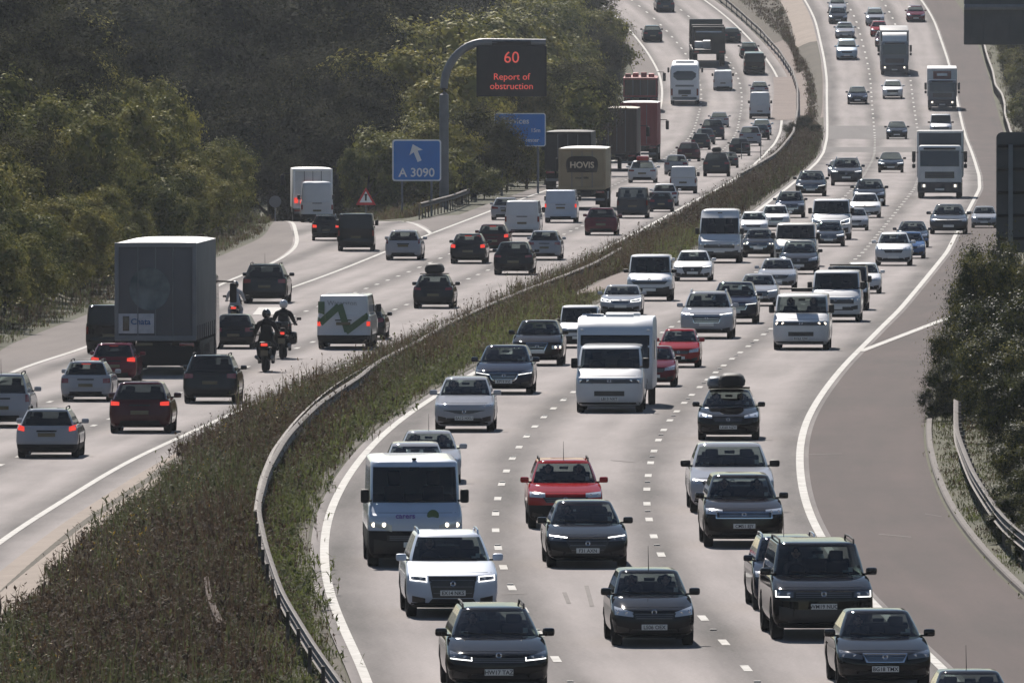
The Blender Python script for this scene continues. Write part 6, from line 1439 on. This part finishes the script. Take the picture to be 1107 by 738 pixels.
contr = noise_mat('red_container', [(.3, (.19, .028, .030)), (.7, (.26, .05, .05))], .7, 6, .7, stretch=(6, 1, .6))
lorry_back('L', 671, 711, 175, 2.50, 4.0, 12.0, contr, M['roofwhite'], 'red container lorry just right of the dark brown one', lim=(.85, 1.2), edge=contr)
r, bo = lorry_back('L', 674, 711, 121, 2.50, 2.5, 7.0, cont, contr, 'open topped reddish lorry stopped on the far hard shoulder', lim=(.85, 1.25), edge=contr)
for k, x in enumerate((-.9, -.35, .25, .8)): bx(r, 'load', (x, 1.0 + .5 * (k % 2), 2.62), (.42, .8, .34 + .1 * (k % 3)), M['signred'] if k % 2 else contr, .05)
# far transporter: low bed with a hoist frame and cab
D = D_of(LT, 72); mtx, D = lane_matrix('L', 766, 72, True, 1.6, 1.0); sc = 36 / (2.5 * FPX / D); sc = min(1.2, max(.9, sc)); r = empty('lorry', mtx @ Matrix.Scale(sc, 4)); tag(r, 'black transporter lorry with an open frame and pale load in the far middle lane', 'lorry', GA)
bx(r, 'bed', (0, 4, 1.15), (2.5, 8.0, .35), M['trim'], .04); cb, fy = cab_shell(2.45, .6, 3.1, 0, 1.9); o = cb.build('cab', paint('black'), r, 40); o.location = (0, 10.3, 0); bx(r, 'headboard', (0, 8.0, 2.2), (2.5, .3, 2.0), paint('black'), .05)
for yy in (.3, 3.2):
    for sx in (-1, 1): bx(r, 'upright', (sx * 1.15, yy, 2.1), (.14, .3, 1.7), M['trim'], .03)
    bx(r, 'crossbar', (0, yy, 2.95), (2.44, .3, .16), M['trim'], .03)
bx(r, 'tail_board', (.65, .1, 1.85), (1.1, .2, 1.5), paint('charcoal'), .03)
bx(r, 'load', (.05, 1.6, 1.62), (.95, 1.5, .62), M['dullwhite'], .08); bx(r, 'load', (-.75, 2.4, 1.55), (.7, 1.4, .5), M['dullwhite'], .08); bx(r, 'load', (.1, 5.2, 1.9), (2.0, 3.0, 1.1), paint('charcoal'), .15)
for sx in (-1, 1):
    for yy in (1.6, 2.9, 9.6): big_wheel(r, sx * 1.02, yy, .5, .36)
    bx(r, 'tail_light', (sx * .95, -.02, 1.15), (.4, .06, .14), M['tail'], .01)
# coach
D = D_of(LT, 114); sc = min(1.2, max(.85, 31 / (2.5 * FPX / D))); mtx, D = lane_matrix('L', 740.3, 114, True, 3.0, sc); r = empty('coach', mtx @ Matrix.Scale(sc, 4)); tag(r, 'white coach with a curved dark rear window in the far inside lane', 'coach', GA)
m = MB(); rows = []
for z, ins, lean in ((.42, .10, .05), (.50, .02, 0), (1.0, 0, 0), (1.9, 0, .02), (2.7, .02, .12), (3.25, .05, .26), (3.45, .12, .36), (3.54, .26, .55), (3.57, .5, .9)):
    rows.append([((1.25 - ins) * t, lean + .22 * corner(t, 3.4), z) for t in TT] + [(1.25 - ins, 11.8 - ins, z), (-(1.25 - ins), 11.8 - ins, z)])
m.grid(rows, closed=True); n = len(rows[0]); m.f += [tuple(range(n)), tuple(8 * n + k for k in range(n))]; m.m += [0, 0]
m.build('body', M['whitepaint'], r, 40)
rl = np.array([(.42, .05), (.5, 0), (1.9, .02), (2.7, .12), (3.25, .26), (3.45, .36)])
fr = lambda v, z: -(float(np.interp(z, rl[:, 0], rl[:, 1])) + .22 * corner(min(1, abs(v) / 1.25), 3.4))
def rearpatch(cols, off, name, mat, parent=r): 
    mm = curved(fr, cols, off); mm.v = [(a, -b, c) for a, b, c in mm.v]; return mm.build(name, mat, parent)
rearpatch([(-.98 + 1.96 * k / 12, 2.18 + .16 * (abs(k - 6) / 6) ** 2 * 0 + (.14 * max(0, abs(k - 6) - 4)), 2.98 - .1 * max(0, abs(k - 6) - 4)) for k in range(13)], .012, 'rear_window', M['darkglass'])
for sx in (-1, 1): rearpatch([(sx * (1.04 + .03 * k), .85, 1.45) for k in range(6)], .02, 'tail_light', M['tail'])
rearpatch(span(.8, 1.62, 1.78), .01, 'grey_band', M['steelgrey']); rearpatch(span(1.05, .52, .72), .012, 'bumper', M['steelgrey']); rearpatch(span(.55, .95, 1.35), .01, 'engine_grille', M['signback'])
rearpatch(span(.26, .78, .89, 3), .02, 'number_plate', M['plate_y'])
bx(r, 'roof_unit', (0, 4.5, 3.66), (1.6, 2.4, .22), M['dullwhite'], .08)
for sx in (-1, 1):
    bx(r, 'side_window', (sx * 1.245, 6.0, 2.6), (.03, 10.4, .95), M['darkglass'], .01); bx(r, 'mirror', (sx * 1.48, 11.9, 2.7), (.18, .2, .45), M['trim'], .05)
    for yy in (3.0, 9.5): big_wheel(r, sx * 1.08, yy, .48)
# motorhome or large box on the exit road
r, bo = lorry_back('S', 316, 358.6, 236, 2.3, 3.1, 6.5, M['dullwhite'], M['roofwhite'], 'white box lorry with red lamps at the crest of the exit road', edge=M['whitepaint'], lim=(.8, 1.2), z0=.8)
bx(r, 'marker_light', (-.2, -.07, 2.25), (.7, .05, .18), M['brake'], .02); bx(r, 'marker_light', (-.98, -.08, 1.25), (.22, .05, .30), M['brake'], .02)
# the caravan
D0 = D_of(RT, 445); sc = .97; mtx, D = lane_matrix('R', 668, 437, False, -1.2, sc); r = empty('caravan', mtx @ Matrix.Scale(sc, 4)); tag(r, 'white touring caravan towed by the white minibus van', 'caravan', GO)
m = MB(); prof = [(1.75, .52), (2.02, .75), (2.10, 1.2), (2.02, 1.75), (1.78, 2.20), (1.45, 2.46), (.9, 2.56), (-1.8, 2.56), (-2.6, 2.42), (-2.85, 2.0), (-2.9, 1.2), (-2.85, .6), (-2.7, .50)]
rows = []
for x, ins in ((-1.09, .10), (-1.075, .02), (-1.04, 0), (-.5, -.01), (0, -.012), (.5, -.01), (1.04, 0), (1.075, .02), (1.09, .10)):
    cx, cz = -.4, 1.45; rows.append([(x, cx + (a - cx) * (1 - ins * .35), cz + (b - cz) * (1 - ins * .35)) for a, b in prof])
m.grid(rows, closed=True); n = len(prof); m.f += [tuple(range(n)), tuple(8 * n + k for k in range(n))]; m.m += [0, 0]
bd = m.build('body', simple('caravan_white', (.50, .53, .58), .4, 0, .4), r, 40)
pf = np.array([(.52, 1.75), (.75, 2.02), (1.2, 2.10), (1.75, 2.02), (2.20, 1.78), (2.46, 1.45)]); cy_ = lambda v, z: float(np.interp(z, pf[:, 0], pf[:, 1]))
fw = curved(cy_, [(-.95 + 1.90 * k / 10, 1.24, 2.02) for k in range(11)], .025).build('front_window', M['darkglass'], r)
curved(cy_, span(.99, 1.20, 2.07), .016).build('window_seal', M['trim'], r)
for x, yy, d in ((-.1, .35, (.80, .55, .10)), (-.15, -1.1, (1.0, .7, .12)), (.62, .1, (.5, .5, .09))): bx(r, 'roof_light', (x, yy, 2.60), d, M['dullwhite'], .03)
rt_ = MB().tube([(.45, .6, 2.62), (.98, .6, 2.64)], .03, 6).build('roof_rail', M['chrome'], r)
for sx in (-1, 1):
    bx(r, 'side_window', (sx * 1.092, -.3, 1.62), (.02, 1.1, .55), M['darkglass'], .01)
    t, rm = wheel_meshes(.32, .20); o = link(bpy.data.objects.new('wheel', t), r); o.location = (sx * .98, -1.2, .32); link(bpy.data.objects.new('rim', rm), o)
    bx(r, 'marker_light', (sx * .95, cy_(0, 2.2) + .02, 2.22), (.08, .04, .04), M['lens'], .01)
bx(r, 'grey_skirt', (0, 1.98, .80), (1.9, .12, .22), M['steelgrey'], .04); MB().tube([(-.7, 1.7, .5), (0, 3.0, .48), (.7, 1.7, .5)], .05, 8).build('tow_frame', M['steelgrey'], r); bx(r, 'chassis', (0, -.4, .46), (1.7, 4.2, .12), M['trim'], .02)
# load on the white saloon and the sign on the taxi are parts of their own vehicles
for o in list(scn.objects):
    lb = o.get('label', '')
    if lb.startswith('white taxi'): bx(o, 'roof_sign', (0, 1.05, 2.02), (.72, .22, .12), M['trim'], .03)
    if lb.startswith('white saloon with a pink'): bx(o, 'roof_load', (.0, -.5, 1.55), (.8, 1.3, .28), paint('red'), .10)
    if lb.startswith('dark van with roof bars'):
        for q in (-.3, .9): bx(o, 'roof_bar', (0, q - .5, 2.02), (1.6, .06, .05), M['trim'], .01)

# ------------------------------------------------------------------ motorcycles and their riders
def skin(name, joints, edges, mat, parent, rad, sub=2, root=0):
    me = bpy.data.meshes.new(name); me.from_pydata(joints, edges, []); o = bpy.data.objects.new(name, me); C.objects.link(o)
    md = o.modifiers.new('s', 'SKIN'); o.modifiers.new('u', 'SUBSURF').levels = sub; md.use_smooth_shade = True
    for i, v in enumerate(me.skin_vertices[0].data): v.radius = (rad[i], rad[i]) if not isinstance(rad[i], tuple) else rad[i]; v.use_root = (i == root)
    bpy.context.view_layer.update()
    out = bpy.data.meshes.new_from_object(o.evaluated_get(bpy.context.evaluated_depsgraph_get())); bpy.data.objects.remove(o); out.materials.clear(); out.materials.append(mat); out.name = name
    out.polygons.foreach_set('use_smooth', [True] * len(out.polygons))
    return link(bpy.data.objects.new(name, out), parent)
def motorbike(x, y, label, rlabel, helmet, boxes, jacket=None, k=1.0):
    mtx, D = lane_matrix('L', x, y, True, -.70, 1.0)
    mtx = mtx @ Matrix.Scale(k, 4)
    r = empty('motorbike', mtx); tag(r, label, 'motorbike', GA)
    for nm, yy in (('wheel', -.70), ('wheel', .78)):
        wd = .17 if yy < 0 else .12
        t = MB().lathe([(-wd / 2, .20), (-wd / 2 * .95, .27), (-wd * .3, .315), (0, .325), (wd * .3, .315), (wd / 2 * .95, .27), (wd / 2, .20), (-wd / 2, .20)], 'X', n=26).build('wheel', M['rubber'], r); t.location = (0, yy, .325)
        MB().lathe([(-.05, 0), (-.05, .21), (.05, .21), (.05, 0)], 'X', n=22).build('rim', M['steelgrey'], t)
    m = MB().box((0, .05, .52), (.36, .62, .40), bev=.10).box((0, .22, .90), (.34, .58, .26), bev=.11).box((0, .62, .95), (.44, .36, .46), bev=.12)
    m.build('fairing', paint('black'), r, 40)
    MB().box((0, -.38, .84), (.34, .82, .13), bev=.05).build('seat', M['trim'], r); MB().box((0, -.86, .80), (.26, .30, .16), bev=.06).box((0, -.95, .52), (.20, .05, .30), bev=.02).build('tail', paint('black'), r)
    tl = MB().box((0, -1.02, .82), (.20, .05, .08), bev=.02).build('tail_light', M['brake'], r); MB().box((0, -.995, .58), (.22, .02, .17), bev=.005).build('number_plate', M['plate_y'], r)
    for sx in (-1, 1):
        MB().tube([(sx * .11, .78, .325), (sx * .11, .55, .95)], .028, 8).build('fork', M['chrome'], r); MB().tube([(sx * .05, .50, 1.05), (sx * .30, .46, 1.08), (sx * .42, .36, 1.06)], .016, 6).build('handlebar', M['trim'], r)
        MB().tube([(sx * .33, .48, 1.08), (sx * .42, .52, 1.22)], .009, 5).box((sx * .46, .53, 1.25), (.15, .04, .09), bev=.02).build('mirror', M['trim'], r)
        if boxes: MB().box((sx * .36, -.62, .66), (.22, .52, .40), bev=.07).build('pannier', paint('black'), r)
        MB().tube([(sx * .20, -.1, .34), (sx * .24, -.95, .46)], [.035, .055], 10).build('exhaust', M['steelgrey'], r)
    if boxes: MB().box((0, -.88, 1.06), (.46, .36, .28), bev=.07).build('top_box', paint('black'), r)
    MB().tube([(0, .72, .98), (0, .66, 1.25)], .16, 10, cap=False).build('windshield', M['privacy'], r)
    p = empty('person', mtx); tag(p, rlabel, 'person', 'motorcyclists riding away')
    J = [(0, -.22, .96), (0, -.14, 1.16), (0, -.04, 1.36), (0, .0, 1.48), (0, .04, 1.57), (0, .06, 1.66),
         (-.13, -.15, .93), (-.24, .18, .74), (-.20, -.10, .40), (-.20, .05, .30), (.13, -.15, .93), (.24, .18, .74), (.20, -.10, .40), (.20, .05, .30),
         (-.22, .0, 1.43), (-.33, .10, 1.18), (-.36, .33, 1.09), (.22, .0, 1.43), (.33, .10, 1.18), (.36, .33, 1.09)]
    E = [(0, 1), (1, 2), (2, 3), (3, 4), (4, 5), (0, 6), (6, 7), (7, 8), (8, 9), (0, 10), (10, 11), (11, 12), (12, 13), (3, 14), (14, 15), (15, 16), (3, 17), (17, 18), (18, 19)]
    rad = [(.17, .14), (.17, .13), (.20, .14), (.13, .10), .065, .07, .11, .085, .060, .055, .11, .085, .060, .055, .095, .062, .05, .095, .062, .05]
    b = skin('body', J, E, jacket or M['leather'], p, rad)
    hm = MB(); rows = []
    for a in np.linspace(-math.pi / 2, math.pi / 2, 13): rows.append([(.135 * math.cos(a) * math.cos(q), .155 * math.cos(a) * math.sin(q), .15 * math.sin(a)) for q in np.linspace(0, 2 * math.pi, 22, endpoint=False)])
    hm.grid(rows, closed=True); h = hm.build('helmet', helmet, p, 60); h.location = (0, .08, 1.72)
    vz = MB(); vz.grid([[(.139 * math.cos(a) * math.cos(q), .160 * math.cos(a) * math.sin(q), .155 * math.sin(a)) for q in np.linspace(.35, math.pi - .35, 9)] for a in (-.25, 0, .3)]); vz.build('visor', M['darkglass'], h)
    for sx in (-1, 1):
        # gloved hand round the grip: palm, four fingers and a thumb
        g = MB().box((sx * .375, .37, 1.085), (.085, .07, .05), bev=.02)
        for f in range(4): g.tube([(sx * (.345 + .022 * f), .40, 1.09), (sx * (.345 + .022 * f), .425, 1.065 - .002 * f), (sx * (.345 + .022 * f), .40, 1.04 + .002 * abs(f - 1))], [.011, .0105, .009], 6)
        g.tube([(sx * .335, .36, 1.075), (sx * .318, .385, 1.055), (sx * .322, .40, 1.04)], [.012, .011, .009], 6); g.build('glove', M['trim'], p)
        MB().box((sx * .20, .04, .285), (.10, .27, .09), bev=.035).build('boot', M['trim'], p)
    return r
motorbike(286.5, 402, 'black motorbike with a red tail lamp, the nearer of the two beside the lorry', 'motorcyclist in black with a black helmet on the nearer motorbike', M['helmet_b'], False, k=1.2)
motorbike(305, 388, 'black touring motorbike with side boxes just ahead of the other motorbike', 'motorcyclist in black with a white helmet on the touring motorbike', M['helmet_w'], True, k=1.16)
motorbike(253, 355, 'motorbike far ahead, half hidden by the right side of the curtain sided lorry', 'motorcyclist in a pale grey jacket glimpsed beside the curtain sided lorry', M['helmet_b'], False, simple('pale_jacket', (.30, .31, .33), .7))

# ------------------------------------------------------------------ air
hz = MB().box((0, 2000, 29), (1960, 4300, 70)).build('haze', simple('haze_air', (1, 1, 1)), smooth=0); tag(hz, kind='stuff')
hm_ = hz.data.materials[0]; n_ = hm_.node_tree.nodes; n_.remove(n_['Principled BSDF'])
pv = n_.new('ShaderNodeVolumePrincipled'); pv.inputs['Color'].default_value = (.80, .86, .95, 1); pv.inputs['Density'].default_value = .00004; pv.inputs['Anisotropy'].default_value = .2
hm_.node_tree.links.new(pv.outputs[0], n_['Material Output'].inputs['Volume'])
# ------------------------------------------------------------------ people at the wheel of the nearest cars
def seated_mesh():
    J = [(0, 0, 0), (0, -.04, .22), (0, -.06, .42), (0, -.03, .54), (0, .0, .62), (0, .02, .70), (-.10, .05, -.01), (-.14, .45, .06), (-.14, .78, -.24), (.10, .05, -.01), (.14, .45, .06), (.14, .78, -.24),
         (-.19, -.04, .49), (-.25, .14, .30), (-.13, .38, .36), (.19, -.04, .49), (.25, .14, .30), (.13, .38, .36)]
    E = [(0, 1), (1, 2), (2, 3), (3, 4), (4, 5), (0, 6), (6, 7), (7, 8), (0, 9), (9, 10), (10, 11), (3, 12), (12, 13), (13, 14), (3, 15), (15, 16), (16, 17)]
    rad = [(.17, .13), (.16, .12), (.19, .13), (.11, .09), .058, .062, .10, .075, .05, .10, .075, .05, .085, .055, .042, .085, .055, .042]
    o = skin('body', J, E, simple('dark_jumper', (.030, .030, .036), .9, 0, .1), None, rad); me = o.data; bpy.data.objects.remove(o)
    h = MB(); rows = []
    for a in np.linspace(-math.pi / 2, math.pi / 2, 13):
        rows.append([((.082 - .012 * math.sin(-a) * (a < 0)) * math.cos(a) * math.cos(q), .10 * math.cos(a) * math.sin(q), .125 * math.sin(a)) for q in np.linspace(0, 2 * math.pi, 20, endpoint=False)])
    h.grid(rows, closed=True); h.box((0, .105, -.01), (.026, .03, .05), 0, .01)
    for sx in (-1, 1): h.box((sx * .084, 0, -.01), (.016, .04, .06), 0, .007); h.box((sx * .03, .094, .018), (.024, .01, .012), 1, .004)
    h.box((0, .092, -.058), (.05, .012, .012), 1, .004)
    head = h.mesh('head', [simple('skin', (.30, .17, .12), .6, 0, .3), M['cabin']], 60)
    hr = MB(); rows = []
    for a in np.linspace(.15, math.pi / 2, 7): rows.append([(.092 * math.cos(a) * math.cos(q), .108 * math.cos(a) * math.sin(q) - .012, .134 * math.sin(a)) for q in np.linspace(0, 2 * math.pi, 20, endpoint=False)])
    hr.grid(rows, closed=True); hair = hr.mesh('hair', [simple('dark_hair', (.02, .015, .012), .8, 0, .1)], 60)
    return me, head, hair
BODY, HEAD, HAIR = seated_mesh()
def person(car, sx, label, mod):
    p = empty('person', car.matrix_world.copy() if False else car.matrix_basis @ Matrix.Translation((sx * mod.W * .205, (mod.wtop - .42 if mod.L < 4.85 else mod.wtop - .5) + .18, mod.H - .17 - .84 * .93)) @ Matrix.Scale(.93, 4)); tag(p, label, 'person', 'people at the wheel')
    link(bpy.data.objects.new('body', BODY), p); h = link(bpy.data.objects.new('head', HEAD), p); h.location = (0, .035, .78); link(bpy.data.objects.new('hair', HAIR), h)
WHO = {'small charcoal hatchback with': ('small charcoal hatchback', 'city', 2), 'faded red off roader': ('faded red off roader', 'suv', 2), 'black estate with white hook': ('black estate in the nearest row', 'estate', 1), 'dark grey saloon with slim': ('dark grey saloon with slim lamps', 'saloon', 1), 'black saloon with one orange': ('black saloon with an orange lamp', 'saloon', 1),
       'pale blue off roader': ('pale blue off roader', 'suv', 1), 'large black off roader': ('large black off roader', 'bigsuv', 1), 'dark brown off roader': ('dark brown off roader', 'suv', 2), 'silver hatchback with a short': ('silver hatchback by the grass edge', 'compact', 2), 'silver saloon close behind': ('silver saloon at the grassy edge', 'saloon', 2), 'white taxi minibus': ('white taxi minibus', 'minibus', 2), 'bright red hatchback': ('bright red hatchback', 'compact', 1), 'black estate carrying': ('black estate with the roof box', 'estate', 2)}
for o in list(scn.objects):
    lb = o.get('label', '')
    for k, (nm, kd, cnt) in WHO.items():
        if lb.startswith(k):
            person(o, 1, 'driver in dark clothes at the wheel of the ' + nm, MOD[kd])
            if cnt == 2: person(o, -1, 'passenger in dark clothes in the front seat of the ' + nm, MOD[kd])
